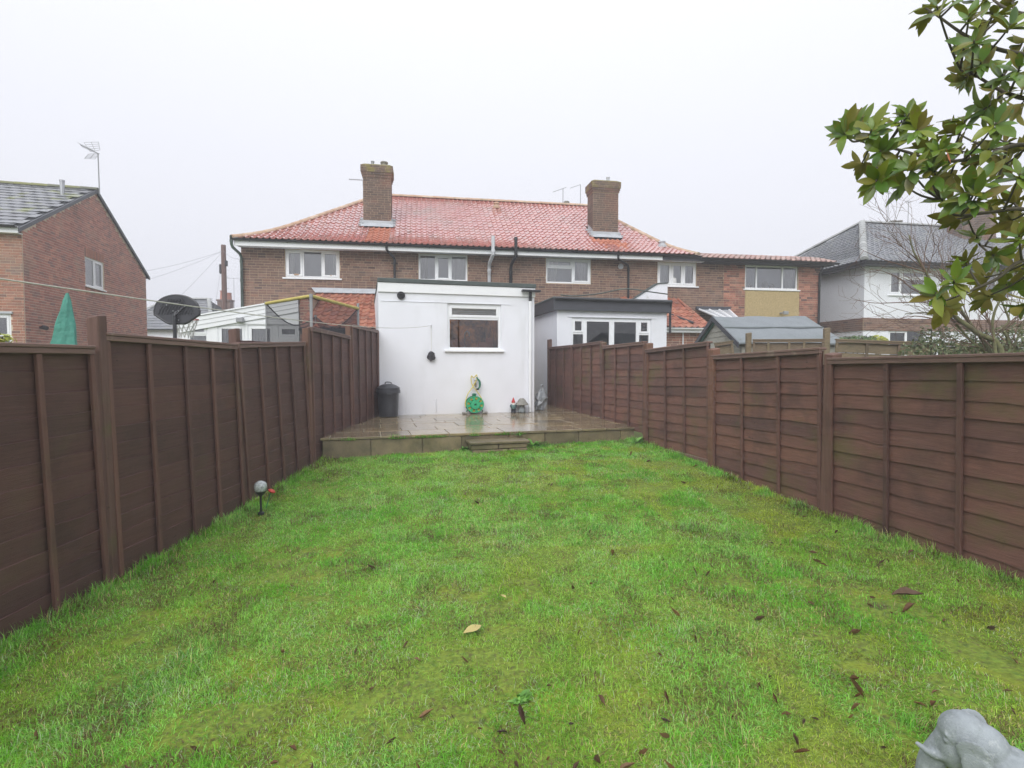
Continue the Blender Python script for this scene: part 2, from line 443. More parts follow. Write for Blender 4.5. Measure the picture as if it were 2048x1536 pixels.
MT['bricks_mossy'] = mat('bricks_mossy', BRICK_CH, 0.85, 0.3, 'attr', 0.22, 18, bump=0.5, bscale=90, stains=_bst + ((lin(142,134,72), 3.5, 0.54, 0.08, 0.7),))
MT['moss_cap'] = mat('moss_cap', [lin(116,108,92), lin(130,124,78), lin(106,102,86)], 0.9, 0.2, var=0.3, scale=9, bump=0.7, bscale=40)

# ================================================================== SETTING
def sst(a, b, x):
    t = min(1.0, max(0.0, (x - a) / (b - a))); return t * t * (3 - 2 * t)
def gz(x, y):
    """height of the lawn"""
    n = mnoise.noise(Vector((x * 0.9, y * 0.9, 0.3))) * 0.010 + mnoise.noise(Vector((x * 3.1, y * 3.1, 1.7))) * 0.004
    return -0.005 + 0.018 * x + 0.14 * sst(4.5, 8.5, y) + n
def right_x(y):
    return 3.05 - 0.2185 * (y - 5.09)
LEFT_X = -2.86

g = MB()
S = 700.0
g.quad((-S, -S, -0.16), (S, -S, -0.16), (S, S, -0.16), (-S, S, -0.16))
tag(g.build('ground', MT['field']), 'rough green ground of the gardens around and beyond the fences', 'ground', kind='structure')

lm = MB()
ys = [-2.5 + 0.12 * i for i in range(99)]
nx = 52
for j, y in enumerate(ys):
    x0, x1 = LEFT_X - 0.03, right_x(y) + 0.03
    for i in range(nx):
        x = x0 + (x1 - x0) * i / (nx - 1)
        lm.v.append((x, y, gz(x, y)))
for j in range(len(ys) - 1):
    for i in range(nx - 1):
        a = j * nx + i
        lm.f.append((a, a + 1, a + nx + 1, a + nx)); lm.rnd.append(0.0); lm.mi.append(0)
lawn = lm.build('lawn', MT['soil'], smooth=True)
tag(lawn, 'mossy uneven lawn soil between the two brown fences', 'lawn', kind='structure')

# ------------------------------------------------------------------ patio
PZ = 0.40
FP = Frame(-2.84, 7.88, 0.0, 15.4)
FE = Frame(-2.83, 11.33, PZ, 15.5)                 # white extension
def clip_poly(poly, a, b):
    """keep the part of poly left of the line a->b"""
    out = []
    def sd(p): return (b[0]-a[0])*(p[1]-a[1]) - (b[1]-a[1])*(p[0]-a[0])
    for i in range(len(poly)):
        p, q = poly[i], poly[(i + 1) % len(poly)]
        dp, dq = sd(p), sd(q)
        if dp >= 0: out.append(p)
        if (dp > 0 and dq < 0) or (dp < 0 and dq > 0):
            t = dp / (dp - dq); out.append((p[0] + t*(q[0]-p[0]), p[1] + t*(q[1]-p[1])))
    return out
def area(poly):
    return 0.5 * sum(poly[i][0]*poly[(i+1) % len(poly)][1] - poly[(i+1) % len(poly)][0]*poly[i][1] for i in range(len(poly)))
pat = link('patio', None, None, FP.o, (0, 0, FP.th))
tag(pat, 'raised wet patio of sandstone slabs in front of the white extension', 'patio', kind='structure')
_b = [FP.loc(p) for p in ((-2.84, 7.88, 0), (2.16, 9.26, 0), (1.04, 14.5, 0), (-2.84, 13.4, 0))]
bound = [(p.x, p.y) for p in _b]
core = MB(); core.prism([(bound[0][0]+.02, bound[0][1]+.03), (bound[1][0]-.02, bound[1][1]+.03), bound[2], bound[3]], -0.3, PZ - 0.012)
core.build('mortar_bed', MT['joint'], pat)
rr = random.Random(21)
v = -0.025
row = 0
eo = FP.loc(FE.o)
while v < 6.6:
    d = [0.6, 0.45, 0.6, 0.3, 0.6, 0.45, 0.6, 0.6][row % 8]
    u = -2.2 - rr.random() * 0.5
    while u < 5.6:
        wd = rr.choice([0.45, 0.6, 0.6, 0.9, 0.75])
        j = 0.006
        poly = [(u + j, v + j), (u + wd - j, v + j), (u + wd - j, v + d - j), (u + j, v + d - j)]
        for k in range(4):
            poly = clip_poly(poly, bound[k], bound[(k + 1) % 4]) if k != 0 else poly
            if len(poly) < 3: break
        if len(poly) >= 3 and abs(area(poly)) > 0.012:
            cx = sum(p[0] for p in poly)/len(poly); cy = sum(p[1] for p in poly)/len(poly)
            pe = FE.loc(FP.w(cx, cy, 0))
            if not (0.1 < pe.x < 3.4 and pe.y > 0.5):
                m = MB(); dz = rr.uniform(-0.0025, 0.0025)
                top = [(cx + (p[0]-cx)*(1-0.006/max(.1, abs(p[0]-cx)+.05)), cy + (p[1]-cy)*(1-0.006/max(.1, abs(p[1]-cy)+.05))) for p in poly]
                n = len(poly)
                tl = (rr.uniform(-.004, .004), rr.uniform(-.004, .004))
                vs = [(p[0], p[1], PZ - 0.035) for p in poly] + [(p[0], p[1], PZ - 0.005 + dz) for p in poly] + \
                     [(p[0], p[1], PZ + dz + tl[0]*(p[0]-cx) + tl[1]*(p[1]-cy)) for p in top]
                fs = [tuple(range(2*n, 3*n))]
                for a in range(n):
                    b = (a + 1) % n
                    fs += [(a, b, b + n, a + n), (a + n, b + n, b + 2*n, a + 2*n)]
                m.add(vs, fs)
                m.build('slab', MT['slab'], pat)
        u += wd
    v += d; row += 1
u = 0.015
ulen = bound[1][0]
while u < ulen - 0.05:
    wd = min(rr.choice([0.42, 0.62, 0.78, 0.6, 0.7]), ulen - 0.02 - u)
    m = MB(); m.cbox(u + 0.004, u + wd - 0.004, 0.0 + rr.uniform(-.004, .004), 0.036, -0.05, PZ - 0.042, 0.006)
    m.build('riser_slab', MT['riser'], pat)
    u += wd

# the low step
ua, _ = FP.front(938, 890, -0.33); ub, _ = FP.front(1058, 890, -0.33)
stp = thing('garden_step', 'low stone step with a thin slab tread against the patio front', 'step', FP.w((ua+ub)/2, -0.19, 0.0), FP.th)
hw = (ub - ua) / 2
m = MB(); m.cbox(-hw, hw, -0.19, 0.172, 0.262, 0.300, 0.007); m.build('tread', MT['riser'], stp)
for (x0, x1, z0, z1) in ((-hw+.03, -0.02, 0.175, 0.258), (-0.012, hw-.035, 0.18, 0.258), (-hw+.05, 0.14, -0.02, 0.170), (0.148, hw-.03, -0.02, 0.174)):
    m = MB(); m.cbox(x0, x1, -0.165 + rr.uniform(-.01, .01), 0.16, z0, z1, 0.012); m.build('stone', MT['riser'], stp)

# ------------------------------------------------------------------ fences
def plank_mesh(name, seed, mt, hp=0.165, wav=0.007):
    r2 = random.Random(seed); n = 11
    zb = [r2.uniform(-wav, wav) for _ in range(n + 1)]
    for _ in range(1): zb = [(zb[max(0, i-1)] + 2*zb[i] + zb[min(n, i+1)]) / 4 * 1.5 for i in range(n + 1)]
    if r2.random() < 0.6:
        k = r2.randint(1, n - 1); zb[k] += r2.choice([-1, 1]) * 0.016
    bow = [r2.uniform(-.0025, .0025) for _ in range(n + 1)]
    m = MB(); vs = []
    for i in range(n + 1):
        x = i / n
        vs += [(x, -0.015 + bow[i], zb[i]), (x, 0.0, hp), (x, -0.005 + bow[i], zb[i])]
    fs = []
    for i in range(n):
        a, b = 3*i, 3*i + 3
        fs += [(a, b, b + 1, a + 1), (a + 2, b + 2, b, a)]
    fs.append((2, 1, 3*n + 1, 3*n + 2))
    m.add(vs, fs)
    return m.mesh(name, mt)
PL = {k: [plank_mesh('plank', 100*i + 7, MT[k]) for i in range(8)] for k in ('plank_right', 'grey_wood')}
def plank_up_mesh(name, seed, mt, hp=0.165):
    """lapped the other way: the upper, uneven edge stands proud"""
    r2 = random.Random(seed); n = 11
    zt = [hp + r2.uniform(-.005, .005) for _ in range(n + 1)]
    if r2.random() < 0.5: zt[r2.randint(1, n - 1)] += r2.choice([-1, 1]) * 0.011
    bow = [r2.uniform(-.003, .003) for _ in range(n + 1)]
    m = MB(); vs = []
    for i in range(n + 1):
        x = i / n; vs += [(x, -0.004, -0.02), (x, -0.0195 + bow[i], zt[i]), (x, -0.002, zt[i] + .003)]
    fs = []
    for i in range(n):
        a, b = 3*i, 3*i + 3
        fs += [(a, b, b + 1, a + 1), (a + 1, b + 1, b + 2, a + 2)]
    fs.append((2, 0, 3*n, 3*n + 2)[::-1])
    m.add(vs, fs)
    return m.mesh(name, mt)
PL['plank_near'] = [plank_up_mesh('plank', 31*i + 3, MT['plank_near']) for i in range(8)]
def fence_panel(fence, p0, p1, top0, top1, H, nb, kind, lean=0.0, npl=None, bottom=False, bmat='batten', cmat='cap_rail', broken=False):
    """p0 -> p1 run of the panel seen with its front on the right-hand side of the run"""
    d = Vector((p1[0]-p0[0], p1[1]-p0[1], 0)); L = d.length
    rz = math.atan2(d.y, d.x)
    ry = -math.atan2(top1 - top0, L)
    fo = fence.location
    cp = MB(); cp.cbox(-0.004, L + 0.004, -0.058, 0.03, H - 0.0115, H + 0.012, 0.004)
    m = MB(); m.cbox(0, L, -0.052, -0.018, H - 0.048, H - 0.012, 0.003)
    if broken:
        for q in (m, cp): q.v = [(p[0], p[1], p[2] - .05 * max(0, 1 - p[0] / .55)) for p in q.v]
    t = m.build('panel', MT[cmat], fence, False, (p0[0] - fo.x, p0[1] - fo.y, top0 - H - fo.z), (lean, ry, rz))
    cp.build('capping', MT[cmat], t)
    ex = 0.128 if npl is None else (H - 0.05) / npl
    npl = npl or int((H - 0.04) / ex)
    r2 = random.Random(int(abs(p0[0]) * 1000 + abs(p0[1]) * 77))
    for i in range(npl):
        z = i * (H - 0.045) / npl
        link('plank', r2.choice(PL[kind]), t, (0.005, r2.uniform(-.002, .002), z + r2.uniform(-.004, .004)), None, (L - 0.01, 1, 1.0 if ex > 0.11 else 0.85))
    xs = [0.022] + [L * (i + 1) / (nb + 1) + r2.uniform(-.03, .03) for i in range(nb)] + [L - 0.022]
    for x in xs:
        m = MB(); m.cbox(x - 0.02, x + 0.02, -0.046, -0.022, -0.01, H - 0.05, 0.003)
        m.build('batten', MT[bmat], t)
    if bottom:
        m = MB(); m.cbox(0, L, -0.050, -0.020, -0.05, -0.0125, 0.003); m.build('bottom_rail', MT[cmat], t)
    return t
def fence_post(fence, x, y, z0, z1, rz, w=0.085, lean=(0, 0), mt='post'):
    m = MB(); h = z1 - z0
    m.cbox(-w/2, w/2, -w/2, w/2, 0, h, 0.006)
    for i, p in enumerate(m.v):
        if p[2] > h - 0.02: m.v[i] = (p[0], p[1], p[2] + p[0] * 0.18 + p[1] * 0.1)
    fo = fence.location
    return m.build('post', MT[mt], fence, False, (x - fo.x, y - fo.y, z0 - fo.z), (lean[0], lean[1], rz))
yl = [1.83 + 1.9 * i for i in range(6)]
ltops = [(1.600, 1.615), (1.713, 1.700), (1.765, 1.80), (2.02, 1.985), (2.196, 2.205)]
lfence = thing('garden_fence', 'dark brown lap panel fence along the left side of the lawn', 'fence', (LEFT_X, 1.83, -.05))
lH = [1.70, 1.74, 1.74, 1.98, 1.86]
llean = [-2.0, -2.2, -2.4, -1.0, -0.5]
for i in range(5):
    fence_panel(lfence, (LEFT_X, yl[i] + 0.045), (LEFT_X, yl[i + 1] - 0.045), ltops[i][0], ltops[i][1], lH[i], 3, 'plank_near', R(llean[i]), broken=i == 2)
for i, (zt, ln) in enumerate(((1.835, -1.6), (1.875, -2.6), (2.01, -1.0), (2.20, -0.6), (2.20, 0))):
    # lean away from the garden (towards -x): turn about world y
    fence_post(lfence, LEFT_X - 0.005, yl[i + 1] + (0 if i else .03), -0.25, zt, 0.0, 0.085, (R(-1.6 if i == 1 else 0), R(ln)))

# the run goes on past the viewer
fence_panel(lfence, (LEFT_X, -.025), (LEFT_X, 1.785), 1.59, 1.60, 1.70, 3, 'plank_near', R(-2.0))
fence_post(lfence, LEFT_X - 0.005, 1.83, -0.25, 1.70, 0.0, 0.085, (0, R(-1.6)))
yr = [3.23, 5.09, 6.95, 8.80, 10.66, 12.50, 14.37]
rtops = [(1.566, 1.547), (1.649, 1.604), (1.79, 1.73), (1.866, 1.848), (1.95, 1.93), (1.936, 1.94)]
rfence = thing('garden_fence', 'brown lap panel fence stepping up along the right side of the lawn', 'fence', (right_x(5.09), 5.09, .0))
rH = [1.55, 1.56, 1.54, 1.53, 1.54, 1.54]
for i in range(6):
    y0, y1 = yr[i + 1], yr[i]
    ux, uy = 0.2135, -0.977
    p0 = (right_x(y0) + ux * 0.045, y0 + uy * 0.045); p1 = (right_x(y1) - ux * 0.045, y1 - uy * 0.045)
    fence_panel(rfence, p0, p1, rtops[i][1], rtops[i][0], rH[i], 2, 'plank_right', R([0.8, 0.3, 0, 0, 0, 0][i]), bottom=i in (0, 1, 2))
for i, zt in enumerate((1.60, 1.70, 1.84, 1.93, 1.95, 2.16)):
    y = yr[i + 1]
    fence_post(rfence, right_x(y) + 0.004, y, -0.25, zt, R(12.3), 0.108, (0, R(0.4 * (-1) ** i)))

for (y0, y1) in ((3.23, 1.37), (1.37, -.49)):
    fence_panel(rfence, (right_x(y0) + .2135 * .045, y0 - .977 * .045), (right_x(y1) - .2135 * .045, y1 + .977 * .045), 1.55, 1.55, 1.55, 2, 'plank_right', 0, bottom=True)
    fence_post(rfence, right_x(y0) + .004, y0, -.25, 1.6, R(12.3), .1)
# pale unpainted fence beyond the right fence
bp = [(1440, 700, 9.6), (1497, 686, 9.7), (1652, 674, 9.1), (1860, 682, 8.6), (2060, 686, 8.2)]
gp = [at(1448, 686, 10.1), at(1497, 680, 9.85), at(1653, 679, 9.35), at(1862, 686, 8.9), at(2080, 690, 8.5)]
gfence = thing('garden_fence', 'weathered unpainted pale fence beyond the right fence below the shed', 'fence', (gp[0].x, gp[0].y, -.1))
for i in range(4):
    a, b = gp[i], gp[i + 1]
    t0, t1 = a.z, b.z
    d = (b - a).normalized() * 0.05
    fence_panel(gfence, (a.x + d.x, a.y + d.y), (b.x - d.x, b.y - d.y), t0, t1, 1.6, 0 if i == 0 else (3 if i == 1 else 2), 'grey_wood', 0, npl=9, bmat='grey_wood', cmat='grey_wood')
for (i, zt) in ((1, 0.13), (2, 0.20)):
    p = gp[i]
    fence_post(gfence, p.x, p.y, -0.15, p.z + zt, R(-10), 0.09, mt='grey_wood')

# ================================================================== BUILDING KIT
_bm = {}
def brick_mesh(key):
    if key not in _bm:
        m = MB(); m.box(-0.5, 0.5, 0.0, 0.03, -0.5, 0.5)
        m.f = [f for i, f in enumerate(m.f) if i != 4]; m.rnd = m.rnd[:5]; m.mi = m.mi[:5]
        _bm[key] = m.mesh('brick', MT['brick_' + key])
    return _bm[key]
ORI = {'front': 0.0, 'side': R(90), 'back': R(180), 'sideL': R(-90)}
def wpos(ori, off, a, w, out=0.0):
    if ori == 'front': return Vector((a, off - out, w))
    if ori == 'side': return Vector((off + out, a, w))
    if ori == 'sideL': return Vector((off - out, a, w))
def bricks(parent, F, a0, a1, w0, w1, holes, ori, off, key, nind=0, mask=None, stuff_key=None, seed=1, vis=None, name='brickwork', h=0.075, L=0.225, soldier=False):
    r2 = random.Random(seed)
    items = []
    nrow = int((w1 - w0) / h + 0.5)
    for r in range(nrow):
        z = w0 + (r + 0.5) * h
        cuts = [(q[0], q[1]) for q in holes if q[2] - 0.01 < z < q[3] + 0.01]
        a = a0 - (L / 2 if r % 2 else 0) - L * r2.choice([0, 0, 0, 0.25])
        while a < a1:
            ln = L if r2.random() < 0.86 else L / 2
            s, e = max(a, a0), min(a + ln, a1)
            segs = [(s, e)]
            for (c0, c1) in cuts:
                ns = []
                for (p, q) in segs:
                    if q <= c0 or p >= c1: ns.append((p, q))
                    else:
                        if p < c0: ns.append((p, c0 - 0.004))
                        if q > c1: ns.append((c1 + 0.004, q))
                segs = ns
            for (p, q) in segs:
                if q - p > 0.045 and (mask is None or (mask(p, z + h/2) and mask(q, z + h/2))):
                    items.append(((p + q) / 2, z, q - p - 0.013))
            a += ln
    def dist(it):
        p = wpos(ori, off, it[0], it[1]); return (F.w(p.x, p.y, p.z) - CAMP).length
    order = sorted(range(len(items)), key=lambda i: dist(items[i]) + (0 if vis is None or vis(items[i][0], items[i][1]) else 1000))
    ind = set(order[:nind])
    mb = MB()
    for i, (a, z, ln) in enumerate(items):
        out = 0.008 + r2.uniform(-0.002, 0.003)
        p = wpos(ori, off, a, z, out)
        hh = h - 0.014
        if i in ind:
            link('brick', brick_mesh(key), parent, p, (0, 0, ORI[ori]), (ln, 1, hh))
        else:
            mb._r = r2.uniform(0.001, 1)
            M = Matrix.Translation(p) @ Matrix.Rotation(ORI[ori], 4, 'Z')
            x, zz = ln / 2, hh / 2
            mb.add([(-x,0,-zz),(x,0,-zz),(x,0,zz),(-x,0,zz),(-x,.02,-zz),(x,.02,-zz),(x,.02,zz),(-x,.02,zz)],
                   [(0,1,2,3),(1,5,6,2),(4,0,3,7),(3,2,6,7),(0,4,5,1)], M)
    if mb.f:
        o = mb.build(name, MT[stuff_key or ('bricks_' + key)], parent); o['kind'] = 'stuff'
def wall(parent, a0, a1, w0, w1, holes, ori, off, mt, reveal=0.09, name='wall', top=None, rev_mat=None):
    """sheet of wall with window holes and their reveals; top: list of (a, z) points closing a gable above w1"""
    A = sorted({a0, a1, *[h[0] for h in holes], *[h[1] for h in holes]}); W = sorted({w0, w1, *[h[2] for h in holes], *[h[3] for h in holes]})
    m = MB()
    for i in range(len(A) - 1):
        for j in range(len(W) - 1):
            ca, cw = (A[i] + A[i+1]) / 2, (W[j] + W[j+1]) / 2
            if any(h[0] < ca < h[1] and h[2] < cw < h[3] for h in holes): continue
            m.quad(*[wpos(ori, off, *q) for q in ((A[i], W[j]), (A[i+1], W[j]), (A[i+1], W[j+1]), (A[i], W[j+1]))])
    for (x0, x1, z0, z1) in holes:
        c = [(x0, z0), (x1, z0), (x1, z1), (x0, z1)]
        for k in range(4):
            p, q = c[k], c[(k + 1) % 4]
            m.quad(wpos(ori, off, *q), wpos(ori, off, *p), wpos(ori, off, *p, -reveal), wpos(ori, off, *q, -reveal))
    if top:
        pts = [wpos(ori, off, *p) for p in top]; m.add(pts, [tuple(range(len(pts)))])
    return m.build(name, mt, parent)
def curtain_mesh(m, x0, x1, z0, z1, y, amp=0.025, waves=6, n=26, gather=0.0):
    vs = []
    for i in range(n + 1):
        t = i / n; x = x0 + (x1 - x0) * t
        yy = y + amp * math.sin(t * waves * 2 * math.pi + 0.7 * math.sin(9 * t))
        xb = x + gather * (x1 - x0) * (0.5 - t)
        vs += [(xb, yy, z0), (x, yy, z1)]
    m.add(vs, [(2*i, 2*i+2, 2*i+3, 2*i+1) for i in range(n)])
def window(parent, u0, u1, z0, z1, ori, off, lights, inset=0.05, sill=True, room='room', curt=(), glass='glass', depth=0.9, name='window', label=None,
           fw=0.055, curt_mat='curtain', sillw=0.05):
    """lights: (share, sash?, transom share from top or 0)"""
    W, H = u1 - u0, z1 - z0
    c = 0.003
    fr = MB()
    fr.cbox(0, fw, -0.01, 0.06, 0, H, c); fr.cbox(W - fw, W, -0.01, 0.06, 0, H, c)
    fr.cbox(fw + .001, W - fw - .001, -0.009, 0.059, 0, fw, c); fr.cbox(fw + .001, W - fw - .001, -0.009, 0.059, H - fw, H, c)
    tot = sum(l[0] for l in lights); x = fw; inner = W - 2 * fw
    panes = []
    for i, l in enumerate(lights):
        x1 = x + inner * l[0] / tot
        if i < len(lights) - 1: fr.cbox(x1 - 0.028, x1 + 0.028, -0.008, 0.058, fw + .001, H - fw - .001, c)
        a = x + (0.028 if i else 0) ; b = x1 - (0.028 if i < len(lights) - 1 else 0)
        zs = [(fw, H - fw, l[1])]
        if len(l) > 2 and l[2]:
            zt = H - fw - (H - 2 * fw) * l[2]
            fr.cbox(a + .001, b - .001, -0.007, 0.057, zt - 0.028, zt + 0.028, c)
            zs = [(fw, zt - 0.028, l[1]), (zt + 0.028, H - fw, l[3] if len(l) > 3 else True)]
        for (za, zb, sash) in zs:
            pa, pb, qa, qb = a, b, za, zb
            if sash:
                s = 0.048
                fr.cbox(a - .006, a + s, -0.022, 0.02, za - .006, zb + .006, c); fr.cbox(b - s, b + .006, -0.022, 0.02, za - .006, zb + .006, c)
                fr.cbox(a + s + .001, b - s - .001, -0.021, 0.02, za - .006, za + s, c); fr.cbox(a + s + .001, b - s - .001, -0.021, 0.02, zb - s, zb + .006, c)
                pa, pb, qa, qb = a + s, b - s, za + s, zb - s
            panes.append((pa, pb, qa, qb))
        x = x1
    p = wpos(ori, off, u0 if ori != 'sideL' else u1, z0, -inset)
    w = fr.build(name, MT['upvc'], parent, False, p, (0, 0, ORI[ori]))
    if label: w['label'] = label
    for (pa, pb, qa, qb) in panes:
        m = MB(); m.quad((pa, 0.012, qa), (pb, 0.012, qa), (pb, 0.012, qb), (pa, 0.012, qb)); m.build('pane', MT[glass], w)
    if sill:
        m = MB(); m.cbox(-0.07, W + 0.07, -inset - sillw, 0.03, -0.045, -0.002, 0.006); m.build('sill', MT['upvc'], w)
    if room:
        m = MB(); y0, y1 = 0.062, depth
        m.quad((0,y1,0),(W,y1,0),(W,y1,H),(0,y1,H)); m.quad((0,y0,0),(W,y0,0),(W,y1,0),(0,y1,0)); m.quad((0,y0,H),(0,y1,H),(W,y1,H),(W,y0,H))
        m.quad((0,y0,0),(0,y1,0),(0,y1,H),(0,y0,H)); m.quad((W,y0,0),(W,y0,H),(W,y1,H),(W,y1,0))
        m.build('interior', MT[room], w)
    for cc in curt:
        m = MB(); curtain_mesh(m, W * cc[0], W * cc[1], 0.03, H - 0.02, 0.13, waves=max(2, int(12 * (cc[1] - cc[0]))), gather=cc[2] if len(cc) > 2 else 0)
        m.build('curtain', MT[cc[3] if len(cc) > 3 else curt_mat], w, True)
    return w

def pantile_mesh(name, mt, W=0.17, G=0.27, roll=0.026, flat=False):
    n = 7; L = G * 1.22; m = MB(); vs = []
    for i in range(n + 1):
        t = i / n; x = (t - 0.5) * W * 1.1
        if flat: z = 0.006 * (1 if 0.42 < t < 0.58 else 0)
        else: z = (-0.004 - 0.008 * math.sin(t / 0.62 * math.pi)) if t < 0.62 else roll * math.sin((t - 0.62) / 0.38 * math.pi * 0.92)
        vs += [(x, 0.0, z + 0.024), (x, L, z + 0.001), (x, 0.002, z + 0.004)]
    fs = []
    for i in range(n):
        a, b = 3*i, 3*i + 3
        fs += [(a, b, b + 1, a + 1), (a + 2, b + 2, b, a)]
    fs.append((1, 0, 2)); fs.append((3*n, 3*n + 1, 3*n + 2))
    m.add(vs, fs)
    return m
def tile_field(parent, M, a_lo, a_hi, prof, gauge, W, mt_ind, mt_stuff, nind=0, flat=False, seed=3, special=None, mt_special=None, skip=None, name='tiles', F=None):
    """M maps (a along eaves, d inwards, z) into the parent's space; prof: list of (d, z) from eaves up; a_lo/a_hi(d) bounds"""
    r2 = random.Random(seed)
    pts = [Vector((p[0], p[1])) for p in prof]
    cum = [0.0]
    for i in range(1, len(pts)): cum.append(cum[-1] + (pts[i] - pts[i-1]).length)
    def samp(s):
        s = min(max(s, 0), cum[-1] - 1e-6)
        for i in range(1, len(cum)):
            if s <= cum[i]:
                t = (s - cum[i-1]) / (cum[i] - cum[i-1]); return pts[i-1].lerp(pts[i], t)
    nrow = int(cum[-1] / gauge)
    base = pantile_mesh('tile', None, W, gauge, flat=flat)
    items = []
    for r in range(nrow + 1):
        s = r * gauge
        if s > cum[-1] - gauge * 0.3: break
        p, q = samp(s), samp(min(s + gauge, cum[-1]))
        ang = math.atan2(q.y - p.y, q.x - p.x); d = (p.x + q.x) / 2
        k0, k1 = math.ceil((a_lo(d)) / W), math.floor(a_hi(d) / W)
        off = (W / 2 if flat and r % 2 else 0)
        for k in range(k0, k1 + 1):
            a = k * W + off
            if a < a_lo(d) - .02 or a > a_hi(d) + .02: continue
            if skip and skip(a, d): continue
            T = Matrix.Translation((a + r2.uniform(-.003, .003), p.x, p.y + r2.uniform(-.003, .004))) @ Matrix.Rotation(ang + r2.uniform(-.012, .012), 4, 'X') @ Matrix.Rotation(r2.uniform(-.01, .01), 4, 'Z')
            items.append((M @ T, a, d, bool(special and special(a, d))))
    def dist(i):
        p = items[i][0].translation
        return ((F.w(p.x, p.y, p.z) if F else p) - CAMP).length
    order = sorted([i for i in range(len(items)) if not items[i][3]], key=dist)
    ind = set(order[:nind])
    me = base.mesh('tile', MT[mt_ind]) if nind else None
    mb, sp = MB(), MB()
    for i, (T, a, d, s) in enumerate(items):
        if i in ind:
            o = link('tile', me, parent); o.matrix_local = T
        else:
            b = sp if s else mb
            b._r = r2.uniform(0.001, 1); b.add(base.v, base.f, T)
    if mb.f: o = mb.build(name, MT[mt_stuff], parent); o['kind'] = 'stuff'
    if sp.f: o = sp.build('replaced_tiles', MT[mt_special], parent); o['kind'] = 'stuff'; o['label'] = 'patch of newer orange tiles'
def ridge_run(parent, pts, mt, r=0.115, L=0.42, name='ridge_tile'):
    m = MB(); n = 8; vs = []
    for e, rr_ in ((0.0, r * 1.04), (1.03, r * 0.95)):
        for k in range(n + 1):
            a = math.pi * k / n; vs.append((e, math.cos(a) * rr_, math.sin(a) * rr_ * 0.85))
    m.add(vs, [(k, k + 1, k + n + 2, k + n + 1)[::-1] for k in range(n)] + [tuple(range(n + 1)), tuple(range(n + 1, 2*n + 2))[::-1]])
    me = m.mesh(name, MT[mt])
    pts = [Vector(p) for p in pts]; i = 0
    cum = [0.0]
    for k in range(1, len(pts)): cum.append(cum[-1] + (pts[k] - pts[k-1]).length)
    def samp(s):
        s = min(max(s, 0), cum[-1])
        for k in range(1, len(cum)):
            if s <= cum[k] + 1e-9: return pts[k-1].lerp(pts[k], (s - cum[k-1]) / max(1e-9, cum[k] - cum[k-1]))
        return pts[-1]
    nn = max(1, round(cum[-1] / L)); st = cum[-1] / nn
    for k in range(nn):
        a, b = samp(k * st), samp((k + 1) * st); d = b - a
        rz = math.atan2(d.y, d.x); ry = -math.atan2(d.z, math.hypot(d.x, d.y))
        link(name, me, parent, a, (0, ry, rz), (d.length, 1, 1))
def pipe(parent, pts, r, mt, name='downpipe', collars=()):
    m = MB(); m.tube(pts, r, 10)
    o = m.build(name, MT[mt], parent, 50)
    for c in collars:
        k = MB(); k.tube([Vector(c) - Vector((0, 0, .035)), Vector(c) + Vector((0, 0, .035))], r * 1.18, 10); k.build('collar', MT[mt], o, 50)
    return o
def aerial(parent, base, h, boom, nel, el, mt='grey_metal', rz=0.0, tilt=0.0, at_end=0.5, grid=False):
    """mast with a Yagi boom of cross bars"""
    m = MB(); base = Vector(base); top = base + Vector((0, 0, h))
    m.tube([base, top], 0.016, 6)
    o = m.build('aerial', MT[mt], parent)
    b = MB(); Rm = Matrix.Rotation(rz, 4, 'Z') @ Matrix.Rotation(tilt, 4, 'Y')
    def P(x, y, z): return top + (Rm @ Vector((x, y, z)))
    b.tube([P(-boom * at_end, 0, 0), P(boom * (1 - at_end), 0, 0)], 0.011, 5)
    for i in range(nel):
        x = -boom * at_end + boom * (i + 0.3) / nel
        b.tube([P(x, -el/2, 0), P(x, el/2, 0)], 0.005, 4)
    if grid:
        x = boom * (1 - at_end)
        for s in (-1, 1):
            for i in range(5):
                t = i / 4; b.tube([P(x - 0.04 + 0.13 * t, -0.26, s * (0.05 + 0.3 * t)), P(x - 0.04 + 0.13 * t, 0.26, s * (0.05 + 0.3 * t))], 0.005, 4)
            for y in (-0.25, 0, 0.25):
                b.tube([P(x - 0.04, y, s * 0.05), P(x + 0.09, y, s * 0.35)], 0.005, 4)
    b.build('antenna', MT[mt], o)
    return o

# ================================================================== THE BRICK TERRACE
FH = Frame(-7.82, 15.5, 0.0, 9.65)
house = fthing('terraced_house', 'long dark brick terrace with red pantile roof and two chimneys', 'house', FH)
def fr4(F, x0, x1, y0, y1, v=0.0):
    a = F.front(x0, (y0 + y1) / 2, v)[0]; b = F.front(x1, (y0 + y1) / 2, v)[0]
    xm = (x0 + x1) / 2
    return a, b, F.front(xm, y1, v)[1], F.front(xm, y0, v)[1]
WINS = [fr4(FH, 570, 679, 498, 556), fr4(FH, 837, 935, 505, 562), fr4(FH, 1092, 1182, 514, 567), fr4(FH, 1315, 1393, 521, 572), fr4(FH, 1490, 1596, 528, 579)]
HL = FH.front(1640, 600)[0]
ZF = 4.87
WINS = [(a, b, c, min(d, ZF - 0.01)) for (a, b, c, d) in WINS]
pan = fr4(FH, 1489, 1597, 582, 700)
u_new = FH.front(1447, 570)[0]
u_hip = FH.front(1395, 500, -0.4)[0]
hw_ = wall(house, 0, HL, -0.16, 5.0, WINS, 'front', 0.0, MT['mortar_old'], 0.1)
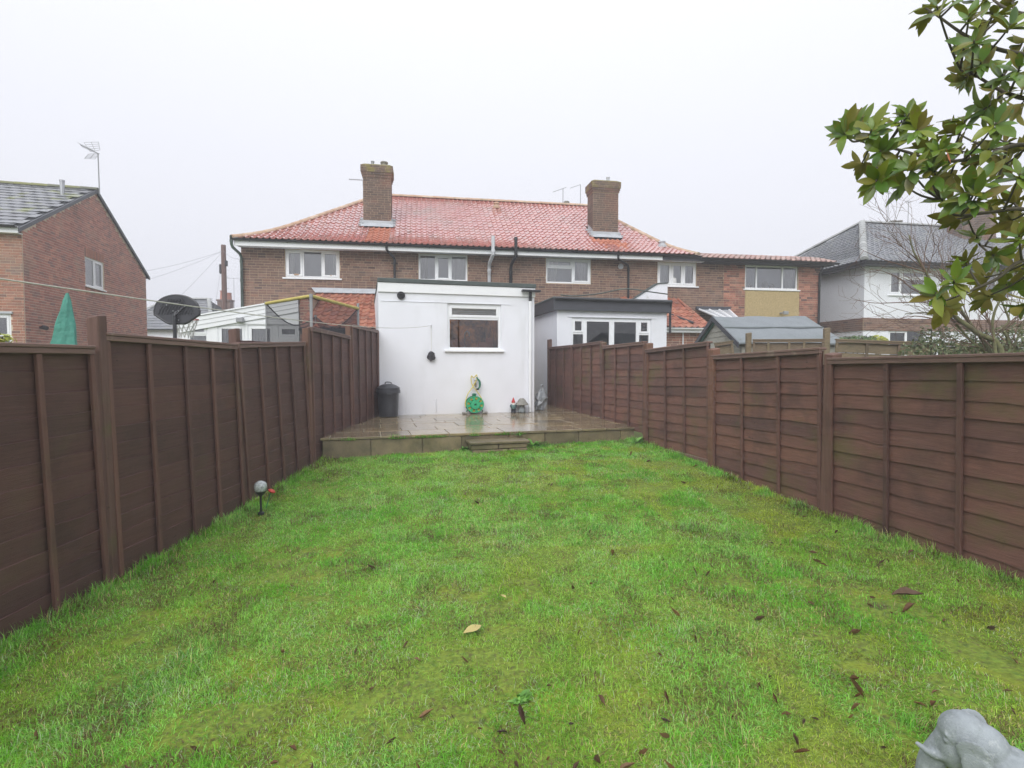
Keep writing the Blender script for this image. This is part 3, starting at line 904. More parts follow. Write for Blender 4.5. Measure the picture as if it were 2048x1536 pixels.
m = MB(); m.quad((0, 0.001, -.16), (0, 8.6, -.16), (0, 8.6, 5.0), (0, 0.001, 5.0)); m.quad((HL, 8.6, -.16), (HL, 0.001, -.16), (HL, 0.001, 5.0), (HL, 8.6, 5.0)); m.quad((HL, 8.6, -.16), (HL, 8.6, 5), (0, 8.6, 5), (0, 8.6, -.16))
m.build('end_wall', MT['bricks_old'], house)
pan_hole = (pan[0], pan[1], 1.5, WINS[4][2] - 0.02)
bricks(hw_, FH, 0, u_new, 1.8, ZF, WINS, 'front', 0.0, 'old', 300, seed=5, vis=lambda a, w: w > 3.35 and not (a > FH.front(748, 600)[0] and w < 3.6))
bricks(hw_, FH, u_new, HL, 1.8, ZF, WINS + [pan_hole], 'front', 0.0, 'new', 0, seed=6, name='newer_brickwork')
m = MB(); m.box(pan[0] + .004, pan[1] - .004, -0.018, 0.02, 1.5, WINS[4][2] - 0.03); o = m.build('render_panel', MT['pebbledash'], house); o['label'] = 'beige pebbledash panel under the right window'
LG = [[(.31, 1), (.38, 0), (.31, 1)], [(.34, 0), (.33, 1), (.33, 0)], [(.6, 0, .34, True), (.4, 1)], [(.35, 1), (.33, 1), (.32, 1)], [(.21, 0), (.52, 0), (.27, 0)]]
CUR = [[(0, .16, .3), (.86, 1, .3)], [(0, .2, .2, 'curtain_grey'), (.6, 1, .1)], [(0, .3, .4), (.7, 1, .5)], [(0.02, .34, 0), (.84, 1, 0, 'curtain_grey')], [(0, .1, .2), (.78, 1, .4)]]
RM = ['room_pale', 'room_pale', 'room_pale', 'room_pale', 'room_pale']
WLB = ['three light window above the trampoline', 'curtained window above the white extension', 'window with a top hung light right of the black flue', 'three light window with a white lamp inside', 'wide window above the pebbledash panel']
wins = []
for i, wv in enumerate(WINS):
    wins.append(window(house, *wv, 'front', 0.0, LG[i], room=RM[i], depth=.4, curt=CUR[i], label=WLB[i], sill=i != 2))
# things on the inner sills
def lump(m, x, y, z, w, h, n=7):
    m.lathe([(w*.3, 0), (w*.5, h*.2), (w*.5, h*.6), (w*.25, h*.9), (w*.1, h)], n, Matrix.Translation((x, y, z)))
m = MB(); lump(m, 0.62, 0.11, 0.06, 0.26, 0.3, 12); m.build('lamp', MT['curtain'], wins[3], True)
m = MB(); lump(m, 0.85, 0.11, 0.06, 0.2, 0.24); lump(m, 1.12, 0.11, 0.06, 0.16, 0.16); lump(m, 0.3, .11, .06, .12, .14); m.build('ornament', MT['clay_pot'], wins[4], True)
m = MB(); lump(m, 0.3, 0.1, 0.06, 0.3, 0.08); lump(m, 1.3, 0.1, 0.06, 0.26, 0.07); m.build('ornament', MT['ridge_tile'], wins[0], True)

# roof
EV = -0.45
VR = 4.3
_zr_want = FH.front(757, 391, VR)[1]
def slope(v): return 0.60 + 0.40 * sst(EV, EV + 1.9, v)
_k = (_zr_want - 5.045) / sum(slope(EV + (i + .5) * .05) * .05 for i in range(int((VR - EV) / .05)))
prof = [(EV, 5.045)]
while prof[-1][0] < VR - 1e-6:
    v0, z0 = prof[-1]; dv = min(0.1, VR - v0); prof.append((v0 + dv, z0 + _k * slope(v0 + dv / 2) * dv))
ZR = prof[-1][1]
def zroof(v):
    for i in range(1, len(prof)):
        if v <= prof[i][0]:
            a, b = prof[i-1], prof[i]; return a[1] + (b[1]-a[1]) * (v-a[0]) / (b[0]-a[0])
    return ZR
uRL = FH.front(757, 389, VR)[0]; uRR = FH.front(1176, 408, VR)[0]
uEL, uER = FH.front(464, 480, EV)[0], u_hip
def lo(d): t = (d - EV) / (VR - EV); return uEL + (uRL - uEL) * t
def hi(d): t = (d - EV) / (VR - EV); return uER + (uRR - uER) * t
roof = MB()
K = 24
for i in range(len(prof) - 1):
    (v0, z0), (v1, z1) = prof[i], prof[i + 1]
    roof.quad((lo(v0), v0, z0 - .02), (hi(v0), v0, z0 - .02), (hi(v1), v1, z1 - .02), (lo(v1), v1, z1 - .02))
    roof.quad((hi(v0), 2*VR - v0, z0 - .02), (lo(v0), 2*VR - v0, z0 - .02), (lo(v1), 2*VR - v1, z1 - .02), (hi(v1), 2*VR - v1, z1 - .02))
    roof.quad((lo(v0), 2*VR - v0, z0 - .02), (lo(v0), v0, z0 - .02), (lo(v1), v1, z1 - .02), (lo(v1), 2*VR - v1, z1 - .02))
    roof.quad((hi(v0), v0, z0 - .02), (hi(v0), 2*VR - v0, z0 - .02), (hi(v1), 2*VR - v1, z1 - .02), (hi(v1), v1, z1 - .02))
roof = roof.build('roof', MT['under'], house)
CH = []
for (x0, x1, yb, yt, vch) in ((727, 782, 441, 330, 1.45), (1186, 1236, 461, 362, 1.35)):
    ua = FH.front(x0, yb, vch)[0]; ub = FH.front(x1, yb, vch)[0]
    CH.append((ua, ub, vch, vch + 0.62, FH.front((x0+x1)/2, yt, vch)[1]))
def is_ch(a, d): return any(c[0] - .02 < a < c[1] + .02 and c[2] - .25 < d < c[3] + .1 for c in CH)
def fresh(a, d):
    return (CH[0][0] + .12 < a < CH[0][1] + .05 and d < CH[0][2] - .2 and d > -0.1) or \
           (abs(a - (CH[1][0] + CH[1][1]) / 2 + .05) < .5 + .18 * math.sin(7 * d + 3 * a) and CH[1][2] - .2 > d > CH[1][2] - 1.0 + .25 * math.sin(9 * a))
tile_field(roof, Matrix.Identity(4), lambda d: lo(d) + .02, lambda d: hi(d) - .02, prof, 0.27, 0.17, 'tile_red', 'tiles_red', 300, special=fresh, mt_special='tile_fresh', skip=is_ch, F=FH)
ridge_run(roof, [(uRL - .05, VR, ZR - .01), (uRR + .05, VR, ZR - .01)], 'ridge_tile')
ridge_run(roof, [(lo(p[0]), p[0], p[1] - .012) for p in prof[::3]] + [(uRL, VR, ZR)], 'ridge_tile', 0.1, 0.36)
ridge_run(roof, [(hi(p[0]), p[0], p[1] - .012) for p in prof[::3]] + [(uRR, VR, ZR)], 'ridge_tile', 0.1, 0.36)
# vents in the roof
for (px, py, mt_) in ((993, 416, 'ridge_tile'), (1324, 494, 'lead')):
    for k in range(60):
        v_ = EV + 0.08 * k
        u_, z_ = FH.front(px, py, v_)
        if z_ < zroof(v_): break
    m = MB(); m.lathe([(0.16, -0.05), (0.15, 0.03), (0.1, 0.07), (0.1, 0.13), (0.13, 0.14), (0.09, 0.19)], 14, Matrix.Translation((u_, v_, zroof(v_))))
    m.build('roof_vent', MT[mt_], roof, 40)
# low roof over the newer end
lp = [(EV + .05, 4.97), (0.5, 5.27)]
m = MB(); m.quad((uER, lp[0][0], lp[0][1] - .02), (HL + .3, lp[0][0], lp[0][1] - .02), (HL + .3, lp[1][0], lp[1][1] - .02), (uER, lp[1][0], lp[1][1] - .02))
m.quad((uER - 3, lp[1][0], lp[1][1] - .02), (HL + .3, lp[1][0], lp[1][1] - .02), (HL + .3, 8.5, lp[1][1] - .02), (uER - 3, 8.5, lp[1][1] - .02))
lowr = m.build('low_roof', MT['felt'], house)
tile_field(lowr, Matrix.Identity(4), lambda d: uER - 0.1, lambda d: HL + .24, lp, 0.27, 0.19, None, 'tiles_mixed', 0, seed=8)
# eaves: soffit, fascia, gutter
m = MB(); m.box(uEL + .05, u_hip + .35, -0.36, -0.015, ZF - 0.006, ZF + 0.018); m.build('soffit', MT['white_paint'], house)
m = MB(); m.cbox(uEL + .03, u_hip - 1.2, -0.40, -0.362, ZF - 0.035, 5.0, .003); m.build('fascia', MT['upvc'], house)
m = MB(); m.cbox(u_hip - 1.19, HL + .2, -0.385, -0.362, ZF - 0.03, 4.96, .003); m.box(u_hip + .36, HL + .15, -0.36, -0.015, ZF - 0.028, ZF - .004); o = m.build('dark_fascia', MT['fascia_dark'], house)
def gutter(parent, a, b, r, mt):
    m = MB(); a, b = Vector(a), Vector(b); n = 8; d = (b - a).normalized(); s = Vector((-d.y, d.x, 0))
    vs = []
    for p in (a, b):
        for k in range(n + 1):
            an = math.pi * (1 + k / n); vs.append(p + s * math.cos(an) * r + Vector((0, 0, math.sin(an) * r)))
        for k in range(n, -1, -1):
            an = math.pi * (1 + k / n); vs.append(p + s * math.cos(an) * r * .88 + Vector((0, 0, math.sin(an) * r * .88)))
    q = 2 * n + 2
    m.add(vs, [(k, (k + 1) % q, (k + 1) % q + q, k + q) for k in range(q)] + [tuple(range(q))[::-1], tuple(range(q, 2*q))])
    L = (b - a).length; k = 0.5
    o = m.build('gutter', MT[mt], parent)
    br = MB()
    while k < L:
        p = a + d * k; br.tube([p + s * -r * 1.05 + Vector((0,0,.0)), p + Vector((0,0,-r*1.12)), p + s * r * 1.05], 0.012, 4); k += 1.0
    br.build('bracket', MT[mt], o)
    return o
gutter(house, (uEL - .04, -0.447, 5.02), (u_hip + .1, -0.447, 5.0), 0.058, 'black_plastic')
gutter(house, (u_hip + .11, -0.447, 4.95), (HL + .32, -0.447, 4.93), 0.058, 'black_plastic')
pipe(house, [(uEL - .02, -.44, 5.1), (uEL - .02, -.44, 4.86), (uEL, -.40, 4.78), (-.0, -.12, 4.66), (.03, -.075, 4.56), (.03, -.075, 1.0)], 0.04, 'black_green', collars=((.03, -.075, 4.45), (.03, -.075, 3.9), (uEL - .02, -.44, 4.95)))
def dp(px_top, px_low, ybend=522):
    a = FH.front(px_top, 497, -.44)[0]; b = FH.front(px_low, ybend, -.07)[0]
    zb = FH.front(px_low, ybend, -.07)[1]
    pipe(house, [(a, -.44, 4.97), (a, -.43, 4.86), (a + .04, -.36, 4.82), (b - .03, -.1, zb + .08), (b, -.07, zb), (b, -.07, 2.6)], 0.036, 'black_plastic', collars=((b, -.07, zb - .08),))
dp(773, 789, 520); dp(1237, 1257, 536)
z_fl = FH.front(984, 476, -.3)
pipe(house, [(z_fl[0], -.56, z_fl[1]), (z_fl[0], -.56, 4.8), (z_fl[0] - .06, -.2, 4.62), (z_fl[0] - .06, -.09, 4.5), (z_fl[0] - .06, -.09, 2.6)], 0.055, 'pipe_white', 'flue_pipe', collars=((z_fl[0] - .06, -.09, 4.4), (z_fl[0], -.56, 4.9)))
z_fl = FH.front(1029, 478, -.3)
pipe(house, [(z_fl[0], -.54, z_fl[1]), (z_fl[0], -.54, 4.78), (z_fl[0] - .08, -.2, 4.58), (z_fl[0] - .08, -.08, 4.46), (z_fl[0] - .08, -.08, 2.6)], 0.05, 'black_plastic', 'soil_pipe', collars=((z_fl[0] - .08, -.08, 4.36), (z_fl[0], -.54, z_fl[1] - .06)))
u_, z_ = FH.front(1241, 533)
m = MB(); m.lathe([(0.09, 0), (0.09, .03), (.07, .045), (.065, .02), (.03, .02), (.03, .05)], 18, Matrix.Translation((u_, -.008, z_)) @ Matrix.Rotation(R(90), 4, 'X')); m.build('wall_vent', MT['pipe_white'], house, 40)
pipe(house, [(HL - .12, -.3, 4.9), (HL - .10, -.08, 4.6), (HL - .10, -.08, 2.0)], 0.036, 'black_plastic', collars=((HL - .10, -.08, 4.2),))
# chimneys
for ci, (ua, ub, va, vb, zt) in enumerate(CH):
    zb = zroof(va) - 0.25
    w_ = ub - ua
    core = MB()
    core.box(ua, ub, va, vb, zb, zt - 0.02)
    ch = core.build('chimney', MT['mortar_old'], house)
    ch['label'] = ('taller brick chimney at the left with a pot', 'brick chimney at the right with a steel flue')[ci]
    zc = zt - 0.40
    for (dz0, dz1, ex, key) in ((zb, zc, 0.0, None),):
        bricks(ch, FH, ua, ub, zb, zc, [], 'front', va, 'old', 0, stuff_key='bricks_chimney', seed=30 + ci)
        bricks(ch, FH, va, vb, zb, zc, [], 'side', ub, 'old', 0, stuff_key='bricks_chimney', seed=33 + ci)
        bricks(ch, FH, va, vb, zb, zc, [], 'sideL', ua, 'old', 0, stuff_key='bricks_chimney', seed=36 + ci)
    # oversailing courses
    for k, (h0, h1, ex) in enumerate(((zc + .002, zc + .073, .03), (zc + .077, zc + .148, .05), (zc + .152, zc + .37, .075))):
        mb = MB(); mb.box(ua - ex + .008, ub + ex - .008, va - ex + .008, vb + ex - .008, h0, h1); mb.build('corbel', MT['mortar_old'], ch)
        for (ori, o_, a_, b_) in (('front', va - ex + .008, ua - ex, ub + ex), ('side', ub + ex - .008, va - ex, vb + ex), ('sideL', ua - ex + .008, va - ex, vb + ex)):
            bricks(ch, FH, a_, b_, h0, h1, [], ori, o_, 'old', 0, stuff_key='bricks_mossy', seed=40 + k + ci) if k == 2 else bricks(ch, FH, a_, b_, h0, h1, [], ori, o_, 'old', 0, stuff_key='bricks_chimney', seed=40 + k + ci)
    cap = MB(); cap.prism([(ua - .06, va - .06), (ub + .06, va - .06), (ub + .06, vb + .06), (ua - .06, vb + .06)], zc + .371, zc + .40)
    for i, p in enumerate(cap.v):
        if p[2] > zc + .39: cap.v[i] = ((p[0] - (ua+ub)/2) * .8 + (ua+ub)/2, (p[1] - (va+vb)/2) * .8 + (va+vb)/2, p[2] + .03)
    cap.build('flaunching', MT['moss_cap'], ch)
    cz = zc + .40
    if ci == 0:
        m = MB(); m.lathe([(.12, 0), (.11, .08), (.10, .15), (.125, .17), (.125, .21), (.10, .22), (.09, .14)], 16, Matrix.Translation((ub - .22, (va+vb)/2, cz))); m.build('chimney_pot', MT['clay_pot'], ch, 40)
        m = MB(); m.lathe([(.05, 0), (.05, .18), (.06, .19), (.06, .22)], 12, Matrix.Translation((ua + .28, (va+vb)/2, cz))); m.build('flue_pipe', MT['grey_metal'], ch, 40)
    else:
        m = MB(); m.lathe([(.055, 0), (.055, .2), (.065, .21), (.065, .24)], 12, Matrix.Translation((ub - .27, (va+vb)/2, cz))); m.build('flue_pipe', MT['steel'], ch, 40)
        m = MB(); m.lathe([(.09, 0), (.08, .05), (.04, .07)], 12, Matrix.Translation((ua + .3, (va+vb)/2, cz))); m.build('chimney_pot', MT['moss_cap'], ch, 40)
    # lead flashing
    m = MB()
    e = .07
    z0 = zroof(va - .22)
    m.add([(ua - e, va - .24, z0 + .045), (ub + e, va - .24, z0 + .045), (ub + e, va - .02, zroof(va - .02) + .075), (ua - e, va - .02, zroof(va - .02) + .075),
           (ua - e, va - .02, zroof(va) + .15), (ub + e, va - .02, zroof(va) + .15)], [(0, 1, 2, 3), (3, 2, 5, 4)])
    for sx, x in ((-1, ua), (1, ub)):
        n_ = 7
        for k in range(n_):
            v0 = va - .2 + (vb - va + .1) * k / n_; v1 = va - .2 + (vb - va + .1) * (k + 1) / n_
            m.box(min(x + sx*.004, x + sx*(.12 + .03 * (k % 2))), max(x + sx*.004, x + sx*(.12 + .03 * (k % 2))), v0, v1 - .005, zroof(v0) + .045, zroof(v0) + .07 + .02 * (k % 2))
            m.box(min(x + sx*.012, x + sx*.018), max(x + sx*.012, x + sx*.018), max(v0, va), v1, zroof(v1), zroof(v1) + .16)
    m.build('flashing', MT['lead'], ch)
# aerials on the terrace
o = aerial(house, (CH[0][0] - .03, CH[0][2] + .3, 7.35), 0.2, 0.5, 8, 0.16, rz=0, at_end=0.9)
for (px, y0, y1, rz_, bm_) in ((1126, 405, 377, 0.2, 0.75), (1161, 405, 369, 0.3, 0.6)):
    u0_, zt_ = FH.front(px, y1, VR + 2.0); zb_ = FH.front(px, y0 + 12, VR + 2.0)[1]
    aerial(house, (u0_, VR + 2.0, zb_ - .3), zt_ - zb_ + .3, bm_, 6 if px < 1150 else 1, 0.2, rz=R(20), tilt=R(-24), at_end=0.75 if px < 1150 else 1.0, grid=False)
m = MB(); u0_, z0_ = FH.front(1133, 404, VR + 2.0); m.lathe([(.13, -.5), (.13, 0), (.1, .03)], 12, Matrix.Translation((u0_, VR + 2.0, z0_))); m.build('chimney_pot', MT['clay_pot'], house, 40)

# ================================================================== WHITE KITCHEN EXTENSION
ext = fthing('kitchen_extension', 'white rendered flat roofed extension with one kitchen window facing the patio', 'extension', FE)
EW = FE.front(1068.5, 700)[0]
EH = FE.front(750, 560)[1]
EDP = 4.7
ew = fr4(FE, 895, 1002, 608, 700)
xw = wall(ext, 0, EW, 0.0, EH - 0.02, [ew], 'front', 0.0, MT['render'], 0.10)
m = MB()
m.quad((0, EDP, 0), (0, 0, 0), (0, 0, EH - .02), (0, EDP, EH - .02)); m.quad((EW, 0, 0), (EW, EDP, 0), (EW, EDP, EH - .02), (EW, 0, EH - .02))
m.build('side_wall', MT['render'], ext)
# boarded fascia band along the top, then the felt edge
m = MB(); m.cbox(-.012, EW + .012, -0.034, -0.001, EH - 0.245, EH - .045, .004); m.build('fascia', MT['upvc'], ext)
m = MB(); m.cbox(-.014, EW + .03, -0.055, EDP, EH - 0.043, EH + 0.05, .01)
m.build('felt_roof', MT['felt'], ext)
# shallow drip bead across the render
zb = FE.front(900, 606)[1]
m = MB(); m.cbox(.06, EW - .55, -0.012, -.001, zb + .0, zb + .008, .003); m.build('render_bead', MT['render'], ext)
kw = window(ext, *ew, 'front', 0.0, [(1, 0, .29, True)], inset=0.05, room='room_brown_refl', glass='glass_dark', depth=1.6, label='kitchen window with a blind and a tap behind the glass', sillw=.06)
W_, H_ = ew[1] - ew[0], ew[3] - ew[2]
m = MB()
for k in range(5): m.cbox(.07, W_ - .07, .064 + .004 * k, .072 + .004 * k, H_ - .13 - .045 * k, H_ - .09 - .045 * k, .003)
m.build('blind', MT['curtain'], kw)
m = MB(); xx = W_ * .36
m.tube([(xx, .25, .0), (xx, .25, .34), (xx + .01, .24, .40), (xx + .05, .22, .44), (xx + .09, .2, .40), (xx + .1, .2, .3)], .013, 8); m.build('tap', MT['steel'], kw, True)
m = MB()
for (x_, y_, w2, h2, c_) in ((.12, .2, .09, .22, 0), (.22, .3, .07, .26, 1), (.78, .35, .3, .2, 2), (1.0, .5, .16, .3, 1)):
    m.cbox(x_, x_ + w2, y_, y_ + .1, .0, h2, .01)
m.build('worktop_item', MT['tile_fresh'], kw)
m = MB(); m.cbox(.5, 1.1, 1.35, 1.55, .1, .62, .01); m.cbox(.1, .3, 1.3, 1.5, .0, .8, .01); m.build('cupboard', MT['room_brown_refl'], kw)
em = bpy.data.materials.new('bulb'); em.use_nodes = True; em.node_tree.nodes.clear()
_e = em.node_tree.nodes.new("ShaderNodeEmission"); _e.inputs[0].default_value = (1, .82, .6, 1); _e.inputs[1].default_value = 70.0
_o = em.node_tree.nodes.new("ShaderNodeOutputMaterial"); em.node_tree.links.new(_e.outputs[0], _o.inputs[0])
m = MB(); m.lathe([(.005, -.035), (.03, -.02), (.036, 0), (.025, .025), (.01, .04)], 12, Matrix.Translation((.17, .75, H_ - .12))); m.build('ceiling_lamp', em, kw, True)
# round vent
u_, z_ = FE.front(802, 591)
m = MB(); m.lathe([(0.085, 0), (0.085, .03), (.078, .045), (.066, .045), (.06, .02), (.045, .02), (.045, .04), (.03, .04), (.03, .01)], 24, Matrix.Translation((u_, -.001, z_)) @ Matrix.Rotation(R(90), 4, 'X')); m.build('wall_vent', MT['black_plastic'], ext, 40)
# downpipe and the black gutter end
u_ = FE.front(1059, 700)[0]
pipe(ext, [(u_, -.05, .005), (u_, -.05, EH - .35)], .034, 'upvc', collars=((u_, -.05, FE.front(1059, 700, -.05)[1]), (u_, -.05, EH - .38), (u_, -.05, .12)))
m = MB(); a_, zz = FE.front(1046, 579, -.2); b_ = FE.front(1083, 574, -.2)[0]
m.cbox(a_, b_, -.17, -.058, zz - .035, zz + .012, .008); m.tube([(u_, -.07, zz - .01), (u_, -.05, EH - .37)], .036, 10); m.build('gutter_end', MT['black_plastic'], ext)
# capped stub of pipe by the base
u_, _ = FE.front(872, 810); m = MB(); m.tube([(u_, -.012, .06), (u_, -.012, .32), (u_, .02, .335)], .012, 8); m.build('conduit', MT['render'], ext)

# ================================================================== NEIGHBOUR'S EXTENSION WITH DARK FASCIA
_p = at(1114, 690, 14.6)
FN = Frame(_p.x, _p.y, 0.3, 13.2)
nex = fthing('neighbour_extension', 'white extension with dark fascia and glazed doors behind the right fence', 'extension', FN)
NW = FN.front(1333, 680)[0]; NZ = FN.front(1114, 596)[1]; NZ0 = FN.front(1114, 621)[1]
dw = fr4(FN, 1143, 1302, 636, 780)
nh = (dw[0], dw[1], 0.02, dw[3])
wall(nex, 0, NW, -.46, NZ0 + .05, [nh], 'front', 0.0, MT['render'], .1)
m = MB(); m.quad((0, 4.2, -.46), (0, 0, -.46), (0, 0, NZ0 + .05), (0, 4.2, NZ0 + .05)); m.build('side_wall', MT['render'], nex)
m = MB(); m.quad((NW, 0, -.46), (NW, 2.5, -.46), (NW, 2.5, NZ0 + .05), (NW, 0, NZ0 + .05)); m.build('side_wall', MT['render'], nex)
m = MB()
m.cbox(-.13, NW + .06, -.12, -.09, NZ0, NZ - .03, .004); m.cbox(-.13, -.10, -.089, 2.8, NZ0, NZ - .03, .004); m.cbox(NW + .035, NW + .06, -.089, 2.4, NZ0, NZ - .03, .004)
m.build('fascia', MT['fascia_dark'], nex)
m = MB(); m.box(-.10, NW + .03, -.09, 2.8, NZ0 + .01, NZ0 + .03); m.build('soffit', MT['fascia_dark'], nex)
m = MB(); m.cbox(-.16, NW + .08, -.16, 2.85, NZ - .032, NZ + .02, .012); m.build('felt_roof', MT['felt'], nex)
pipe(nex, [(-.1, -.19, NZ - .03), (NW + .05, -.19, NZ - .04)], .04, 'black_plastic', 'gutter')
pipe(nex, [(NW + .05, -.15, NZ - .04), (NW + .08, -.05, NZ - .3), (NW + .08, -.05, NZ - .9)], .034, 'black_plastic')
window(nex, dw[0], dw[1], 0.02, dw[3], 'front', 0.0, [(.14, 0, .16, True), (.36, 1), (.36, 1), (.14, 0, .16, True)], sill=False, room='room', glass='glass_dark', depth=1.8, name='glazed_doors', fw=.06)
m = MB(); m.cbox(dw[0] - .12, dw[1] + .12, -.02, -.001, dw[3] + .0, dw[3] + .02, .003); m.build('render_bead', MT['render'], nex)
# white wedge shaped cheek on the flat roof
a_ = FN.front(1250, 592, 1.4); b_ = FN.front(1332, 568, 1.4)
m = MB(); m.prism([(a_[0], NZ + .02), (b_[0], NZ + .02), (b_[0], b_[1]), (b_[0] - .35, b_[1] - .03)], 1.3, 1.5, 'y'); m.build('cheek_board', MT['white_paint'], nex)
m = MB(); m.prism([(a_[0] - .05, NZ + .021), (b_[0] - .33, b_[1] - .028), (b_[0] + .01, b_[1] + .002), (b_[0] + .01, b_[1] + .035), (b_[0] - .35, b_[1] + .005)], 1.28, 1.55, 'y'); m.build('cheek_capping', MT['felt'], nex)
cab = MB(); pts = []
for i in range(30):
    t = i / 29
    px = 1122 + 205 * t; py = 590 - 12 * math.exp(-((t - .62) / .17) ** 2) + 1.2 * math.sin(13 * t) - 6 * t * (1 - t)
    u_, z_ = FN.front(px, py, 0.8); pts.append((u_, 0.8 + .25 * math.sin(5 * t), max(z_, NZ + .035)))
cab.tube(pts, .02, 6)
o = cab.build('roof_cable', MT['black_green'], None, True, FN.o, (0, 0, FN.th)); tag(o, 'dark cable looping over the flat roof with the dark fascia', 'cable')

# ================================================================== ORANGE TILED LEAN-TO LEFT OF THE EXTENSION
FL = Frame(*FH.w(0, 0, 0)[:2], 0.0, 9.65)
la = FH.front(633, 600)[0]; lb = FH.front(800, 600)[0]
lzt = FH.front(690, 586)[1]; lv = -2.3; lzb = FH.front(690, 656, lv)[1]
lean = fthing('tiled_lean_to', 'orange pantiled lean-to roof beside the white extension', 'lean-to', FH)
m = MB(); m.quad((la, lv, lzb - .02), (lb, lv, lzb - .02), (lb, -.03, lzt - .02), (la, -.03, lzt - .02)); lr = m.build('roof', MT['under'], lean)
la2 = FH.front(640, 650, lv)[0]
tile_field(lr, Matrix.Identity(4), lambda d: la + .06 + (d - 0) * 0.0, lambda d: lb, [(lv - .05, lzb), (-.05, lzt)], 0.27, 0.2, 'tile_orange', 'tiles_orange', 140, seed=12, F=FH)
m = MB(); m.cbox(la - .12, lb, -.10, -.012, lzt - .03, lzt + .13, .006); 
for i, p in enumerate(m.v):
    if p[2] < lzt: m.v[i] = (p[0] + (.12 if p[0] < la else 0), p[1] - .12 if p[1] < -.05 else p[1], p[2])
m.build('flashing', MT['lead'], lean)
m = MB(); m.box(la + .1, lb, lv + .25, lv + .3, -.16, lzb - .05); m.box(la + .1, la + .15, lv + .3, 0, -.16, lzb - .02); m.build('wall', MT['bricks_old'], lean)
m = MB(); m.cbox(la + .02, lb, lv - .02, lv + .1, lzb - .16, lzb - .045, .004); m.build('fascia', MT['fascia_dark'], lean)
gutter(lean, (la, lv - .07, lzb - .03), (lb, lv - .07, lzb - .03), .055, 'black_plastic')

# ================================================================== WHITE BOARDED LEAN-TO BEHIND THE TRAMPOLINE
_p = at(598, 650, 14.5)
FC = Frame(_p.x, _p.y, 0.0, 6.0)
con = fthing('boarded_lean_to', 'low white boarded lean-to with glazed doors left of the terrace', 'lean-to', FC)
cl = FC.front(362, 660)[0]
zr_ = FC.front(598, 598)[1]; zl_ = FC.front(365, 640)[1]
zw = FC.front(480, 648)[1]
holes = [fr4(FC, 376, 416, 640, 730), fr4(FC, 436, 492, 650, 740), fr4(FC, 496, 548, 650, 740), fr4(FC, 556, 597, 646, 676)]
holes = [(a, b, max(c, .3), min(d, zw - .03)) for a, b, c, d in holes]
def ztop(u): return zr_ + (zl_ - zr_) * (u / cl)
wall(con, cl, 0, -.16, zw, holes, 'front', 0, MT['upvc'], .08, top=[(cl, zw), (0, zw), (0, ztop(0) - .25), (cl, max(zw + .01, ztop(cl) - .25))])
# boards above the doors: level ones, then two that follow the roof
def ztop(u): return zr_ + (zl_ - zr_) * (u / cl)
for k in range(4):
    z0 = zw + k * .14
    z1 = z0 + .136
    pts = []
    uu = [cl + (0 - cl) * i / 8 for i in range(9)]
    lowp = [(u, z0) for u in uu if ztop(u) - .34 > z0]
    if len(lowp) < 2: continue
    ua_ = lowp[0][0]
    m = MB(); m.prism([(ua_, z0), (0, z0), (0, min(z1, ztop(0) - .345)), (ua_, min(z1, max(z0 + .01, ztop(ua_) - .345)))], -.02, -.002, 'y'); m.build('board', MT['upvc'], con)
for k in range(3):
    o0, o1 = -.345 + .115 * k, -.345 + .115 * (k + 1) - .006
    m = MB(); m.prism([(cl - .05, ztop(cl) + o0), (0, ztop(0) + o0), (0, ztop(0) + o1), (cl - .05, ztop(cl) + o1)], -.045 - .012 * k, -.001, 'y'); m.build('fascia_board', MT['upvc'], con)
m = MB(); m.prism([(cl - .1, ztop(cl) - .002), (.02, ztop(0) - .002), (.02, ztop(0) + .035), (cl - .1, ztop(cl) + .035)], -.1, 1.2, 'y'); m.build('roof', MT['upvc'], con)
m = MB(); m.quad((cl, 1.15, -.16), (cl, 0, -.16), (cl, 0, ztop(cl) - .05), (cl, 1.15, ztop(cl) - .05)); m.build('side_wall', MT['upvc'], con)
nm = ['window', 'door', 'door', 'window']
for i, h in enumerate(holes):
    window(con, *h, 'front', 0, [[(1, 0, .22, True)], [(1, 1)], [(1, 1)], [(1, 1)]][i], inset=.03, sill=False, room='room_pale' if i < 1 else 'room', curt=[[(.1, .9)], [(0, .2)], [(.1, .6)], []][i], name=nm[i], fw=.05)
m = MB(); u_, z_ = FC.front(481, 640, -.06); m.cbox(u_ - .09, u_ + .09, -.14, -.03, z_ - .06, z_ + .06, .01); m.build('wall_lamp', MT['grey_metal'], con)
p0 = FC.front(599, 640)[0] + .01; p1 = FC.front(626, 640)[0]
m = MB(); m.box(p0, p1, 0.0, .9, -.16, ztop(0) + .02); pier = m.build('brick_pier', MT['mortar'], con)
bricks(pier, FC, p0, p1, .5, ztop(0) + .02, [], 'front', 0.0, 'new', 60, seed=51)
m = MB(); m.cbox(p0 - .1, p1 + .05, -.05, .92, ztop(0) + .022, ztop(0) + .06, .006); m.build('pier_coping', MT['concrete'], con)

